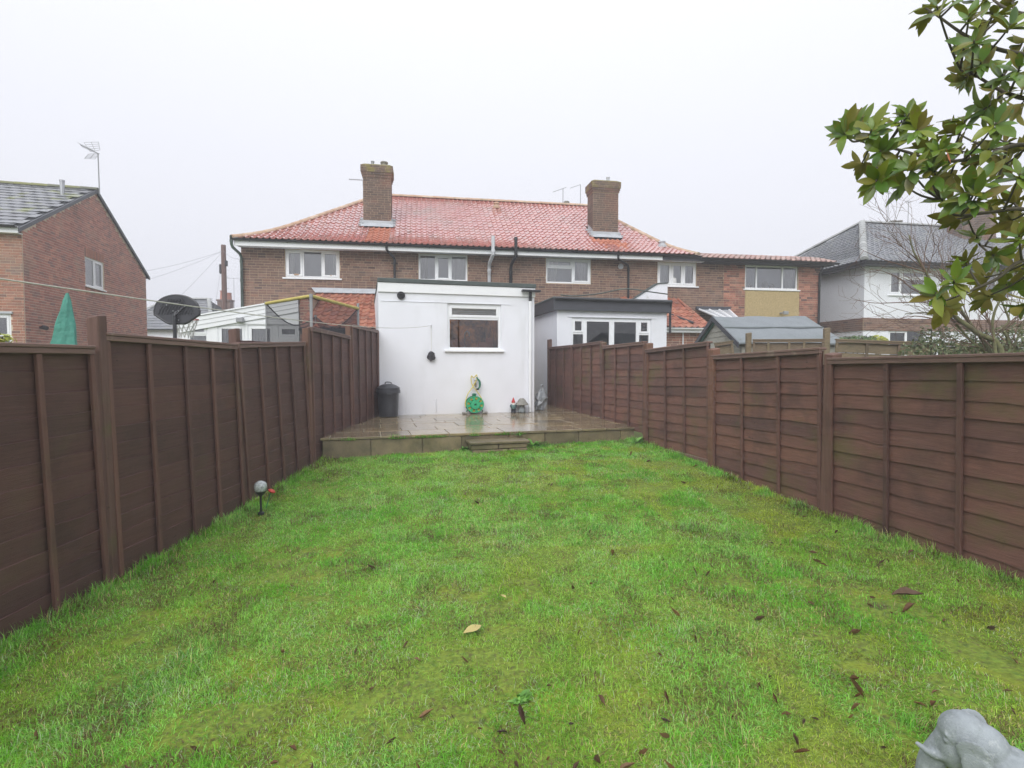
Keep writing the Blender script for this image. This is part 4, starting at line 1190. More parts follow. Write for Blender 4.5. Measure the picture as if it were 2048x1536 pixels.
# ================================================================== ORANGE LEAN-TO AND GLAZED ROOF ON THE RIGHT
rlt = fthing('hipped_lean_to', 'orange tiled lean-to with a white gutter behind the shed gable', 'lean-to', FH)
rv = -1.9
ra = FH.front(1290, 655, rv)[0]; rb = FH.front(1424, 650, rv)[0]; rzb = FH.front(1380, 655, rv)[1]
rt = FH.front(1356, 598, -.05); rzt = rt[1]
def rhi(d): t = (d - rv) / (0 - rv); return rb + (rt[0] - rb) * t
m = MB(); m.quad((ra, rv, rzb - .02), (rb, rv, rzb - .02), (rt[0], -.03, rzt - .02), (ra, -.03, rzt - .02)); m.add([(rb, rv, rzb - .02), (rb, -.03, rzb - .02), (rt[0], -.03, rzt - .02)], [(0, 1, 2)])
rr_ = m.build('roof', MT['under'], rlt)
tile_field(rr_, Matrix.Identity(4), lambda d: ra, lambda d: rhi(d) - .05, [(rv - .05, rzb), (-.05, rzt)], 0.25, 0.19, 'tile_orange', 'tiles_orange', 90, seed=14, F=FH)
ridge_run(rr_, [(rb, rv, rzb - .01), (rt[0], -.05, rzt - .01)], 'tile_orange', .05, .33, 'hip_tile')
m = MB(); m.box(ra, rb - .1, rv + .2, rv + .25, -.16, rzb - .06); rwl = m.build('wall', MT['mortar'], rlt)
bricks(rwl, FH, FH.front(1334, 680, rv)[0] - .3, rb - .1, 1.5, rzb - .09, [], 'front', rv + .2, 'org', 40, seed=52)
m = MB(); m.cbox(ra, rb, rv - .04, rv + .18, rzb - .15, rzb - .04, .004); m.build('fascia', MT['upvc'], rlt)
gutter(rlt, (ra, rv - .09, rzb - .02), (rb + .05, rv - .09, rzb - .02), .055, 'upvc')
ax = FH.front(1371, 670, rv)[0]; pipe(rlt, [(ax, rv + .15, rzb - .1), (ax, rv + .15, 0.0)], .02, 'upvc', 'waste_pipe')
pa = FH.front(1338, 630, -1.1); pb = FH.front(1387, 648, -1.75)
pipe(rlt, [(pa[0], -1.1, pa[1] + .03), (pb[0], -1.75, pb[1] + .03)], .04, 'black_plastic', 'waste_pipe')

gr_ = fthing('glazed_lean_to', 'white framed glass roof between the orange lean-to and the shed', 'lean-to', FH)
ga = FH.front(1396, 620)[0]; gb = FH.front(1456, 620)[0]; gzt = FH.front(1425, 619)[1]; gv = -1.7; gzb = gzt - .55
m = MB(); m.cbox(ga - .1, gb + .05, -.09, -.012, gzt - .02, gzt + .09, .006); m.build('flashing', MT['fascia_dark'], gr_)
gc = FH.front(1484, 641, gv)[0]
for k in range(4):
    t = k / 3; x0 = ga + (gb - ga) * t; x1 = ga + .1 + (gc - ga - .1) * t
    m = MB(); m.tube([(x0, -.04, gzt), (x1, gv, gzb)], .035, 6); m.build('glazing_bar', MT['upvc'], gr_)
    if k < 3:
        t2 = (k + 1) / 3; y0 = ga + (gb - ga) * t2; y1 = ga + .1 + (gc - ga - .1) * t2
        m = MB(); m.quad((x1, gv, gzb), (y1, gv, gzb), (y0, -.04, gzt), (x0, -.04, gzt)); m.build('pane', MT['lead'], gr_)
m = MB(); m.tube([(ga - .02, -.05, gzt), (gb + .02, -.05, gzt)], .04, 6); m.tube([(ga + .08, gv, gzb), (gc + .02, gv, gzb)], .045, 6); m.build('glazing_frame', MT['upvc'], gr_)
m = MB(); m.box(ga + .1, gc, gv + .02, gv + .1, -.16, gzb - .03); m.build('wall', MT['bricks_new'], gr_)
# security lamp on the pebbledash
_u, _z = FH.front(1562, 627)
m = MB(); m.cbox(_u - .06, _u + .12, -.24, -.16, _z - .05, _z + .06, .012, Matrix.Translation((0, 0, 0))); m.tube([(_u - .05, -.03, _z + .01), (_u - .02, -.17, _z - .0)], .03, 6)
m.build('security_lamp', MT['grey_metal'], house)

# ================================================================== SHED
FS = Frame(4.60, 10.7, -.16, -2.5)
shed = fthing('garden_shed', 'grey timber shed with felt roof and green barge boards beyond the right fence', 'shed', FS)
SD, SL = 2.9, 2.0
se = FS.front(1490, 680, -.12)[1]; sr_ = FS.front(1520, 633, SD / 2)[1]
SL = FS.front(1606, 633, SD / 2)[0] - .05
for k in range(14):
    z0 = .95 + k * .12; z1 = z0 + .128
    def half(z): return SD / 2 if z < se + .05 else max(.0, (sr_ - .05 - z) / (sr_ - se) * (SD / 2))
    h0, h1 = half(z0), half(min(z1, sr_ - .05))
    if h0 < .05: break
    m = MB(); c = SD / 2
    m.add([(-.018, c - h0, z0), (-.018, c + h0, z0), (-.004, c + h1, z1), (-.004, c - h1, z1)], [(0, 3, 2, 1)]); m.add([(-.018, c - h0, z0), (-.018, c + h0, z0), (0, c + h0, z0), (0, c - h0, z0)], [(0, 1, 2, 3)])
    m.build('board', MT['shed_wood'], shed)
for k in range(16):
    z0 = k * .125
    if z0 + .13 > se - .07: break
    m = MB(); m.cbox(0, SL, -.014, .004, z0, z0 + .122, .003); m.build('side_board', MT['shed_wood'], shed)
m = MB(); m.box(0.0, SL, .03, SD, 0, se - .03); m.prism([(.1, se - .031), (SD - .1, se - .031), (SD / 2, sr_ - .1)], 0.001, SL, 'x'); m.build('wall', MT['shed_wood'], shed)
e = .13; sl = (sr_ - se) / (SD / 2)
for sgn in (0, 1):
    m = MB()
    def yy(t): return (-e + t * (SD / 2 + e)) if sgn == 0 else (SD + e - t * (SD / 2 + e))
    def zz(t): return se - e * sl + t * (sr_ - se + e * sl)
    n = 10
    vs = []
    for i in range(n + 1):
        for j in range(3):
            t = j / 2; vs.append((-.1 + (SL + .2) * i / n, yy(t), zz(t) + .012 * math.sin(i * 1.3 + j)))
    fs = []
    for i in range(n):
        for j in range(2):
            q = (3*i + j, 3*(i+1) + j, 3*(i+1) + j + 1, 3*i + j + 1); fs.append(q if sgn == 0 else q[::-1])
    m.add(vs, fs); vs2 = [(p[0], p[1], p[2] - .03) for p in vs]; m.add(vs2, [f[::-1] for f in fs])
    edge = [3*i for i in range(n + 1)]; b = len(vs)
    for i in range(n): m.f.append((3*i, 3*i + b, 3*(i+1) + b, 3*(i+1))); m.rnd.append(0); m.mi.append(0)
    for j in range(2): m.f.append((j, j + 1, j + 1 + b, j + b)); m.rnd.append(0); m.mi.append(0)
    m.build('felt_roof', MT['felt_pale'], shed)
    m = MB(); m.add([(-.12, yy(0), zz(0) - .1), (-.12, yy(1), zz(1) - .1), (-.12, yy(1), zz(1) + .012), (-.12, yy(0), zz(0) + .012), (-.098, yy(0), zz(0) - .1), (-.098, yy(1), zz(1) - .1), (-.098, yy(1), zz(1) + .012), (-.098, yy(0), zz(0) + .012)],
                    [(0, 3, 2, 1), (4, 5, 6, 7), (0, 1, 5, 4), (3, 7, 6, 2), (0, 4, 7, 3), (1, 2, 6, 5)])
    m.build('barge_board', MT['fascia_dark'], shed)
    m = MB(); m.add([(-.055, yy(.1), zz(.1) - .13), (-.055, yy(1), zz(1) - .13), (-.055, yy(1), zz(1) - .04), (-.055, yy(.1), zz(.1) - .04), (-.03, yy(.1), zz(.1) - .13), (-.03, yy(1), zz(1) - .13), (-.03, yy(1), zz(1) - .04), (-.03, yy(.1), zz(.1) - .04)],
                    [(0, 3, 2, 1), (4, 5, 6, 7), (0, 1, 5, 4), (3, 7, 6, 2), (0, 4, 7, 3), (1, 2, 6, 5)])
    m.build('trim_board', MT['green_paint'], shed)
m = MB(); m.box(-.101, SL + .1, .22, .235, 0, 0)
m = MB(); t_ = .5
m.add([(-.098, -e + t_ * (SD/2 + e), se - e*sl + t_*(sr_ - se + e*sl) + .02), (SL + .1, -e + t_ * (SD/2 + e), se - e*sl + t_*(sr_ - se + e*sl) + .02), (SL + .1, -e + (t_ + .03) * (SD/2 + e), se - e*sl + (t_+.03)*(sr_ - se + e*sl) + .024), (-.098, -e + (t_+.03) * (SD/2 + e), se - e*sl + (t_+.03)*(sr_ - se + e*sl) + .024)], [(0, 1, 2, 3)])
m.build('felt_seam', MT['felt'], shed)

# ================================================================== RED BRICK HOUSE ON THE LEFT
FB = Frame(at(48, 600, 14.5).x, 14.5, 0.0, 14.3)
bh = fthing('brick_house', 'red brick house with a tall gable and grey tiled roof at the left edge', 'house', FB)
BD = 7.98; BE = FB.side(50, 456)[1]; BR = FB.side(195, 385)[1]
gw = (FB.side(171, 560)[0], FB.side(208, 560)[0], FB.side(190, 576)[1], FB.side(190, 520)[1])
def gmask(a, w): return w < BE + (BR - BE) * (1 - abs(a - BD / 2) / (BD / 2)) - .04
gwall = wall(bh, 0, BD, -.16, BE, [gw], 'side', 0.0, MT['mortar'], .1, top=[(0, BE), (BD, BE), (BD / 2, BR)])
hd = (gw[0] - .02, gw[1] + .02, gw[3] + .0, gw[3] + .30); sl_ = (gw[0] - .02, gw[1] + .02, gw[2] - .28, gw[2])
bricks(gwall, FB, 0.02, BD, 1.2, BR, [gw, hd, sl_], 'side', 0.0, 'red', 210, mask=gmask, seed=61, vis=lambda a, w: w > 1.9)
# soldier courses over and under the gable window
for (a0, a1, w0, w1) in ((hd[0], hd[1], hd[2] + .01, hd[3] - .01), (sl_[0], sl_[1], sl_[2] + .02, sl_[3] - .01)):
    n = int((a1 - a0) / .075)
    for k in range(n):
        link('brick', brick_mesh('org'), gwall, wpos('side', 0.0, a0 + (k + .5) * (a1 - a0) / n, (w0 + w1) / 2, .01), (0, 0, R(90)), ((a1 - a0) / n - .01, 1, w1 - w0))
window(bh, *gw, 'side', 0.0, [(1, 0), (1, 1)], inset=.04, room='room_pale', curt=[(.02, .98)])
fwn = (FB.front(-60, 640)[0], FB.front(22, 640)[0], FB.front(10, 740)[1], FB.front(10, 628)[1])
fwall = wall(bh, -7.5, 0, -.16, BE, [fwn], 'front', 0.0, MT['mortar'], .1, name='front_wall')
bricks(fwall, FB, -3.2, 0.006, 1.2, BE - .12, [fwn, (fwn[0] - .1, fwn[1] + .05, fwn[3], fwn[3] + .07)], 'front', 0.0, 'org', 90, seed=62)
window(bh, *fwn, 'front', 0.0, [(1, 0, .4, True), (1, 0, .4, True)], inset=.03, room='room', curt=[])
m = MB(); m.cbox(fwn[0] - .1, fwn[1] + .05, -.05, .02, fwn[3] + .004, fwn[3] + .066, .005); m.build('lintel', MT['lead'], bh)
m = MB(); m.quad((-7.5, BD, -.16), (-7.5, 0, -.16), (-7.5, 0, BE), (-7.5, BD, BE)); m.quad((0, BD, -.16), (-7.5, BD, -.16), (-7.5, BD, BE), (0, BD, BE)); m.build('back_wall', MT['bricks_red'], bh)
bs_ = (BR - BE) / (BD / 2); ov = .22
m = MB()
m.quad((-7.6, -ov, BE - ov*bs_ + .035), (.07, -ov, BE - ov*bs_ + .035), (.07, BD/2, BR + .035), (-7.6, BD/2, BR + .035)); m.quad((.07, BD + ov, BE - ov*bs_ + .035), (-7.6, BD + ov, BE - ov*bs_ + .035), (-7.6, BD/2, BR + .035), (.07, BD/2, BR + .035))
m.quad((-7.6, -ov, BE - ov*bs_ - .02), (-7.6, BD/2, BR - .02), (.07, BD/2, BR - .02), (.07, -ov, BE - ov*bs_ - .02)); m.quad((.07, BD + ov, BE - ov*bs_ - .02), (.07, BD/2, BR - .02), (-7.6, BD/2, BR - .02), (-7.6, BD + ov, BE - ov*bs_ - .02))
brf = m.build('roof', MT['under_grey'], bh)
tile_field(brf, Matrix.Identity(4), lambda d: -5.4, lambda d: -.02, [(-ov - .03, BE - ov*bs_ + .042), (BD/2, BR + .045)], .325, .33, 'tile_slate', 'tiles_grey', 260, flat=True, seed=15, F=FB)
ridge_run(brf, [(-5.5, BD/2, BR + .02), (.08, BD/2, BR + .02)], 'ridge_green', .12, .45)
for sgn in (0, 1):
    y0, y1 = (-ov, BD/2) if sgn == 0 else (BD + ov, BD/2)
    za, zb_ = BE - ov * bs_ - .06, BR - .06
    m = MB(); vs = [(.035, y0, za), (.035, y1, zb_), (.035, y1, zb_ + .11), (.035, y0, za + .11), (.085, y0, za), (.085, y1, zb_), (.085, y1, zb_ + .11), (.085, y0, za + .11)]
    m.add(vs, [(0, 1, 2, 3), (4, 7, 6, 5), (0, 4, 5, 1), (3, 2, 6, 7), (0, 3, 7, 4), (1, 5, 6, 2)]); m.build('verge', MT['fascia_dark'], bh)
m = MB(); m.cbox(-7.6, .03, -ov + .005, -ov + .03, BE - .22, BE - .04, .003); m.box(-7.6, .03, -ov + .03, -.012, BE - .22, BE - .2); m.build('fascia', MT['upvc'], bh)
gutter(bh, (-7.6, -ov - .06, BE - .03), (.03, -ov - .06, BE - .03), .06, 'black_plastic')
gutter(bh, (.05, BD + ov + .05, BE - .05), (-3, BD + ov + .05, BE - .05), .06, 'black_plastic')
u_, z_ = FB.front(119, 390, BD * .30)
m = MB(); u_ -= .3; m.tube([(u_, BD * .4, BR - .6), (u_, BD * .4, BR + .02)], .065, 12); m.tube([(u_, BD*.4, BR + .0), (u_, BD*.4, BR + .05)], .075, 12); m.build('flue_pipe', MT['steel'], bh, 40)
apx = FB.side(198, 384, .12)
hz = FB.side(196, 314, .12)[1]
ya_ = FB.w(.12, BD / 2, 0).y
def bl(px, py, dy=0.0): return FB.loc(at(px, py, ya_ + dy))
m = MB(); m.tube([bl(199, 388), bl(196, 308)], .018, 6); aer = m.build('aerial', MT['grey_metal'], bh)
m = MB(); m.tube([bl(161, 290, -.5), bl(197, 307)], .012, 5)
for k in range(7):
    t = k / 7; p0_ = bl(161 + 32 * t, 290 + 15 * t, -.5 + .45 * t); m.tube([p0_ - FB.u * 0 + Vector((-.04, -.1, .05)), p0_ + Vector((.04, .1, -.05))], .006, 4)
m.build('boom', MT['grey_metal'], aer)
m = MB()
for (q0, q1, q2, q3) in (((168, 285), (197, 284), (200, 300), (180, 303)), ((177, 308), (199, 307), (190, 318), (169, 317))):
    for k in range(5):
        t = k / 4; a_ = (q0[0] + (q3[0] - q0[0]) * t, q0[1] + (q3[1] - q0[1]) * t); b_ = (q1[0] + (q2[0] - q1[0]) * t, q1[1] + (q2[1] - q1[1]) * t)
        m.tube([bl(*a_, -.12), bl(*b_, .12)], .006, 4)
    for k in range(3):
        t = k / 2; a_ = (q0[0] + (q1[0] - q0[0]) * t, q0[1] + (q1[1] - q0[1]) * t); b_ = (q3[0] + (q2[0] - q3[0]) * t, q3[1] + (q2[1] - q3[1]) * t)
        m.tube([bl(*a_, -.12 + .24 * t), bl(*b_, -.12 + .24 * t)], .007, 4)
m.build('reflector', MT['grey_metal'], aer)
v_, z_ = FB.side(79, 655); m = MB(); m.tube([(0, v_, z_), (.1, v_, z_)], .035, 8); m.tube([(.08, v_, z_ + .01), (.2, v_ - .05, z_ - .02)], .06, 10); m.build('wall_lamp', MT['black_plastic'], bh, 40)

# ================================================================== WHITE HOUSE ON THE RIGHT
FW = Frame(at(1728, 600, 18.9).x, 18.9, 0.0, 9.6)
wh = fthing('white_house', 'white rendered house with grey pantile hipped roof beyond the shed', 'house', FW)
WE = FW.front(1728, 528)[1]; WB0 = FW.front(1728, 661)[1]; WB1 = FW.front(1728, 636)[1]; WD = 8.2; WL = 12.0
wa = fr4(FW, 1779, 1852, 540, 590); wb_ = fr4(FW, 1776, 1852, 660, 730)
wc = fr4(FW, 1960, 2030, 546, 596)
wall(wh, 0, WL, -.16, WE, [wa, wb_, wc], 'front', 0, MT['render_far'], .1)
m = MB(); m.quad((0, WD, -.16), (0, 0, -.16), (0, 0, WE), (0, WD, WE)); m.build('side_wall', MT['render_far'], wh)
m = MB(); m.quad((WL, 0, -.16), (WL, WD, -.16), (WL, WD, WE), (WL, 0, WE)); m.build('side_wall', MT['render_far'], wh)
m = MB(); m.box(-.018, WL, -.018, -.001, WB0, WB1); m.box(-.018, -.001, 0, WD, WB0, WB1); band = m.build('brick_band', MT['mortar_old'], wh)
bricks(band, FW, -.018, WL * .6, WB0, WB1, [], 'front', -.018, 'old', 60, seed=71)
bricks(band, FW, 0, WD * .6, WB0, WB1, [], 'sideL', -.018, 'old', 30, seed=72)
n = int((wb_[1] - wb_[0]) / .075)
for k in range(n): link('brick', brick_mesh('new'), band, (wb_[0] + (k + .5) * (wb_[1] - wb_[0]) / n, -.012, (wb_[3] + WB0) / 2), None, (.062, 1, WB0 - wb_[3] - .012))
window(wh, *wa, 'front', 0, [(.32, 1), (.68, 0, .32, True)], room='room', curt=[(0, .3, 0, 'curtain_grey'), (.36, 1, 0, 'curtain_grey')])
window(wh, *wb_, 'front', 0, [(1, 1), (1, 0)], room='room', glass='glass_dark')
window(wh, *wc, 'front', 0, [(.5, 1), (.5, 0)], room='room', curt=[(0, .4)])
WO = -.4; WVR = WD / 2
wr = FW.front(1724, 446, WVR); WRU, WRZ = wr[0], wr[1]
rs1 = (WRZ - WE) / (WVR - WO)
prw = [(WO, WE + .05), (WO + 1.0, WE + .05 + rs1 * .72), (WVR, WRZ)]
prl = [(WO, WE + .05), (WO + (WRU - WO) * .24, WE + .05 + rs1 * .72), (WRU, WRZ)]
m = MB()
WR2 = WL - WRU
def zpw(d): return prw[0][1] + (prw[1][1]-prw[0][1]) * (d - prw[0][0]) / (prw[1][0]-prw[0][0]) if d < prw[1][0] else prw[1][1] + (prw[2][1]-prw[1][1]) * (d - prw[1][0]) / (prw[2][0]-prw[1][0])
def lo2(d): t = (d - WO) / (WVR - WO); return WO + (WRU - WO) * t
for (d0, d1) in ((prw[0][0], prw[1][0]), (prw[1][0], prw[2][0])):
    z0, z1 = zpw(d0) - .02, zpw(d1) - .02
    a0, a1 = lo2(d0), lo2(d1); L2 = WL
    m.quad((a0, d0, z0), (L2 - a0, d0, z0), (L2 - a1, d1, z1), (a1, d1, z1)); m.quad((L2 - a0, WD - d0, z0), (a0, WD - d0, z0), (a1, WD - d1, z1), (L2 - a1, WD - d1, z1))
    m.quad((a0, WD - d0, z0), (a0, d0, z0), (a1, d1, z1), (a1, WD - d1, z1)); m.quad((L2 - a0, d0, z0), (L2 - a0, WD - d0, z0), (L2 - a1, WD - d1, z1), (L2 - a1, d1, z1))
wrf = m.build('roof', MT['under_grey'], wh)
tile_field(wrf, Matrix.Identity(4), lambda d: lo2(d) + .06, lambda d: WL - lo2(d) - .06, prw, .26, .2, None, 'tiles_grey', 0, seed=17)
ML = Matrix.Rotation(R(-90), 4, 'Z')
def hl(d):  # along the left hip: a runs to -v; a = -v
    t = (d - WO) / (WRU - WO); return WO + (WVR - WO) * t
tile_field(wrf, ML, lambda d: -(WD - hl(d)) + .06, lambda d: -hl(d) - .06, prl, .26, .2, None, 'tiles_grey', 0, seed=18)
ridge_run(wrf, [(WRU, WVR, WRZ + .02), (WL - WRU, WVR, WRZ + .02)], 'ridge_grey', .11, .45)
ridge_run(wrf, [(WO, WO, WE + .07), (lo2(prw[1][0]), prw[1][0], prw[1][1] + .03), (WRU, WVR, WRZ + .03)], 'ridge_grey', .13, .42)
ridge_run(wrf, [(WO, WD - WO, WE + .07), (lo2(prw[1][0]), WD - prw[1][0], prw[1][1] + .03), (WRU, WVR, WRZ + .03)], 'ridge_grey', .11, .42)
m = MB(); m.box(WO + .04, WL, WO + .04, -.002, WE - .09, WE - .07); m.box(WO + .04, -.002, 0, WD, WE - .09, WE - .07); m.cbox(WO + .03, WL, WO + .02, WO + .04, WE - .1, WE + .02, .003); m.cbox(WO + .02, WO + .04, WO + .05, WD, WE - .1, WE + .02, .003); m.build('fascia', MT['fascia_dark'], wh)
gutter(wh, (WO, WO - .05, WE + .02), (WL, WO - .05, WE + .02), .06, 'black_plastic'); gutter(wh, (WO - .05, WD, WE + .02), (WO - .05, WO, WE + .02), .06, 'black_plastic')
cu = FW.front(1925, 470, 2.6)[0]; cu2 = FW.front(1992, 470, 2.6)[0]; cz_ = FW.front(1950, 408, 2.6)[1]
m = MB(); m.box(cu, cu2, 2.6, 3.3, WRZ - 2.2, cz_); ch = m.build('chimney', MT['mortar_old'], wh)
bricks(ch, FW, cu, cu2, WRZ - 1.9, cz_, [], 'front', 2.6, 'new', 0, stuff_key='bricks_chimney', seed=73); bricks(ch, FW, 2.6, 3.3, WRZ - 1.9, cz_, [], 'sideL', cu, 'new', 0, stuff_key='bricks_chimney', seed=74)
for (px, yt) in ((1777, 386), (1817, 404)):
    u_, z_ = FW.front(px, yt, WVR + 1.2); zb_ = FW.front(px, 446, WVR + 1.2)[1]
    aerial(wh, (u_, WVR + 1.2, zb_ - .4), z_ - zb_ + .4, .5, 4, .2, rz=R(30))
m = MB()
for px in (1786, 1798): u_, z_ = FW.front(px, 447, WVR + 1.2); m.lathe([(.14, -.3), (.13, .05), (.15, .07), (.15, .12)], 12, Matrix.Translation((u_, WVR + 1.2, z_)))
m.build('chimney_pot', MT['clay_pot'], wh, 40)

# ================================================================== FAR HOUSES ON THE LEFT
def far_house(name, label, px0, px1, y_ridge, y_eave, Y, mtw, ridge_in=.25):
    a = at(px0, y_eave, Y); b = at(px1, y_eave, Y); W = b.x - a.x; zr = at(px0, y_ridge, Y + 3).z
    t = thing(name, label, 'house', (a.x, Y, -.16))
    ze = a.z + .16; zr += .16
    D = 6.0
    m = MB(); m.box(0, W, 0, D, 0, ze); m.build('wall', MT[mtw], t)
    m = MB(); i = W * ridge_in; m.add([(-.3, -.3, ze), (W + .3, -.3, ze), (W + .3, D + .3, ze), (-.3, D + .3, ze), (i, D/2, zr), (W - i, D/2, zr)], [(0, 1, 5, 4), (1, 2, 5), (2, 3, 4, 5), (3, 0, 4), (3, 2, 1, 0)])
    rf = m.build('roof', MT['under_grey'], t)
    pr = [(-.3, ze + .03), (D/2, zr + .03)]
    tile_field(rf, Matrix.Identity(4), lambda d: -.3 + (i + .3) * (d + .3) / (D/2 + .3), lambda d: W + .3 - (i + .3) * (d + .3) / (D/2 + .3), pr, .33, .3, None, 'tiles_grey', 0, seed=19, flat=True)
    ridge_run(rf, [(i, D/2, zr + .05), (W - i, D/2, zr + .05)], 'ridge_grey'); ridge_run(rf, [(-.3, -.3, ze + .05), (i, D/2, zr + .05)], 'ridge_grey'); ridge_run(rf, [(W + .3, -.3, ze + .05), (W - i, D/2, zr + .05)], 'ridge_grey')
    return t, W, ze, zr
t, W, ze, zr = far_house('distant_house', 'distant pale house with a grey tiled roof behind the basketball board', 215, 420, 600, 660, 30, 'render_far', .3)
for k in range(3):
    m = MB(); m.cbox(W * (.2 + .25 * k), W * (.2 + .25 * k) + 1.3, -.04, .0, ze - 1.4, ze - .35, .01); m.build('window', MT['upvc'], t)
    m = MB(); m.quad((W * (.2 + .25 * k) + .1, -.045, ze - 1.3), (W * (.2 + .25 * k) + 1.2, -.045, ze - 1.3), (W * (.2 + .25 * k) + 1.2, -.045, ze - .45), (W * (.2 + .25 * k) + .1, -.045, ze - .45)); m.build('pane', MT['room'], t)
t, W, ze, zr = far_house('distant_house', 'far house showing only a chimney stack behind the telegraph pole', 395, 560, 622, 640, 40, 'render_far', .3)
p = at(456, 603, 43); lx = p.x - t.location.x
m = MB(); m.box(lx - .65, lx + .35, 2.6, 3.2, zr - 1.2, p.z + .16); m.cbox(lx - .72, lx + .42, 2.53, 3.27, p.z + .162, p.z + .28, .01); m.build('chimney', MT['bricks_old'], t)
m = MB(); m.lathe([(.22, 0), (.2, .3), (.18, .62), (.22, .66), (.22, .72)], 12, Matrix.Translation((lx - .35, 2.9, p.z + .28))); m.build('chimney_pot', MT['tile_fresh'], t, 40)
m = MB(); m.lathe([(.2, 0), (.18, .5), (.2, .55)], 12, Matrix.Translation((lx + .15, 2.9, p.z + .28))); m.build('chimney_pot', MT['tiles_orange'], t, 40)
aerial(t, (lx + .55, 2.9, zr - .3), p.z + 2.3 - zr, 1.6, 5, .4, rz=0)

# ================================================================== THINGS IN THE GARDENS
MT['wood_pole'] = mat('wood_pole', lin(112,90,84), 0.8, 0.3, var=0.2, scale=3, stretch=(10, 10, 1))
MT['wire'] = mat('wire', lin(150,152,158), 0.6, 0.3, var=0)
MT['bin'] = mat('bin', lin(62,64,70), 0.36, 0.5, var=0.22, scale=5, stretch=(6, 6, 1.2), stains=((lin(112,112,112), 6, 0.66, 0.08, 0.4),))
MT['green_plastic'] = mat('green_plastic', lin(52,168,118), 0.35, 0.5, var=0.1)
MT['green_dark'] = mat('green_dark', lin(34,108,82), 0.4, 0.5, var=0.1)
MT['hose'] = mat('hose', lin(206,190,96), 0.4, 0.5, var=0.15, scale=20)
MT['rope'] = mat('rope', lin(196,194,186), 0.8, 0.3, var=0.15, scale=60)
MT['string'] = mat('string', lin(196,190,170), 0.8, 0.3, var=0.1)
MT['brass'] = mat('brass', lin(110,96,70), 0.4, 0.5, metal=0.6)
MT['black_cloth'] = mat('black_cloth', [lin(38,38,42), lin(72,70,74)], 0.8, 0.3, var=0.3, scale=20, bump=0.5, bscale=60)
MT['gn_red'] = mat('gn_red', lin(178,42,46), 0.5, 0.4, var=0.15, scale=20)
MT['gn_skin'] = mat('gn_skin', lin(214,160,136), 0.6, 0.4, var=0.1)
MT['gn_white'] = mat('gn_white', lin(214,212,208), 0.7, 0.4, var=0.1, scale=30)
MT['gn_dark'] = mat('gn_dark', lin(52,54,62), 0.6, 0.4, var=0.2, scale=20)
MT['gn_teal'] = mat('gn_teal', lin(92,120,118), 0.6, 0.4, var=0.2, scale=20)
MT['stone'] = mat('stone', lin(150,157,160), 0.85, 0.25, var=0.16, scale=22, bump=0.7, bscale=170, bdist=0.004, stains=((lin(112,120,116), 14, 0.58, 0.08, 0.5), (lin(182,186,186), 60, 0.62, 0.05, 0.4)))
MT['stone_rough'] = mat('stone_rough', [lin(122,120,114), lin(152,150,142)], 0.9, 0.3, var=0.3, scale=40, bump=0.8, bscale=70)
MT['plastic_sheet'] = mat('plastic_sheet', [lin(168,174,178), lin(120,124,128)], 0.16, 0.6, var=0.2, scale=8)
MT['yellow_foam'] = mat('yellow_foam', lin(186,172,96), 0.7, 0.3, var=0.15, scale=8)
MT['net'] = sheer_mat('net', lin(66,66,70), 0.5)
MT['net_white'] = mat('net_white', lin(220,220,216), 0.8, 0.3, var=0.05)
MT['board_black'] = mat('board_black', lin(58,58,64), 0.5, 0.4, var=0.15, scale=10)
MT['parasol'] = mat('parasol', lin(74,142,126), 0.6, 0.3, var=0.16, scale=6, bump=0.9, bscale=9, bdist=0.03)
MT['globe'] = mat('globe', [lin(196,204,204), lin(128,132,134)], 0.16, 0.6, var=0.35, scale=60, bump=0.8, bscale=70)
MT['red_plastic'] = mat('red_plastic', lin(186,62,48), 0.4, 0.5, var=0.15)
MT['dead_leaf'] = mat('dead_leaf', [lin(84,62,46), lin(108,78,50), lin(66,54,46), lin(124,94,60), lin(88,70,54)], 0.65, 0.35, 'object', 0.25, 30)
MT['pale_leaf'] = mat('pale_leaf', lin(182,168,104), 0.5, 0.5, var=0.12, scale=20)

# ------------------------------------------------------------------ telegraph pole and its wires
tp_ = at(447, 500, 28)
pole = thing('telegraph_pole', 'brown wooden telegraph pole rising left of the terrace', 'pole', (tp_.x, 28, -.16))
ptop = at(447, 490, 28).z + .16
m = MB(); m.tube([(0, 0, 0), (0, 0, ptop)], [.15, .115], 12); m.build('shaft', MT['wood_pole'], pole, 40)
m = MB(); m.cbox(-.2, -.1, -.12, .0, ptop - 1.5, ptop - 1.0, .03); m.cbox(.08, .2, -.08, .06, ptop - 1.1, ptop - .8, .03); m.build('terminal_box', MT['black_plastic'], pole)
m = MB()
for k in range(6): m.tube([(.11, 0, 3.2 + .6 * k), (.22, 0, 3.2 + .6 * k)], .012, 5)
m.build('step_peg', MT['grey_metal'], pole)
wtop = Vector((tp_.x, 28, ptop - .45))
ends = [(295, 538, 24), (295, 556, 24), (320, 628, 27), (425, 640, 30)]
wl_ = ['uppermost thin telephone wire running left from the pole', 'second thin telephone wire running left from the pole', 'third thin telephone wire falling towards the basketball board', 'steepest thin telephone wire hanging just left of the pole']
for (e_, lb_) in zip(ends, wl_):
    q = at(*e_); m = MB()
    d = q - wtop
    q2 = wtop + d * 1.25
    m.tube([wtop.lerp(q2, i / 8) - Vector((0, 0, .5 * (i / 8) * (1 - i / 8))) for i in range(9)], .006, 4)
    tag(m.build('telephone_wire', MT['wire']), lb_, 'wire', 'telephone wires fanning left from the pole')
q = FH.w(-.1, 0.4, 4.6); m = MB(); m.tube([wtop.lerp(q, i / 8) - Vector((0, 0, .5 * (i / 8) * (1 - i / 8))) for i in range(9)], .006, 4)
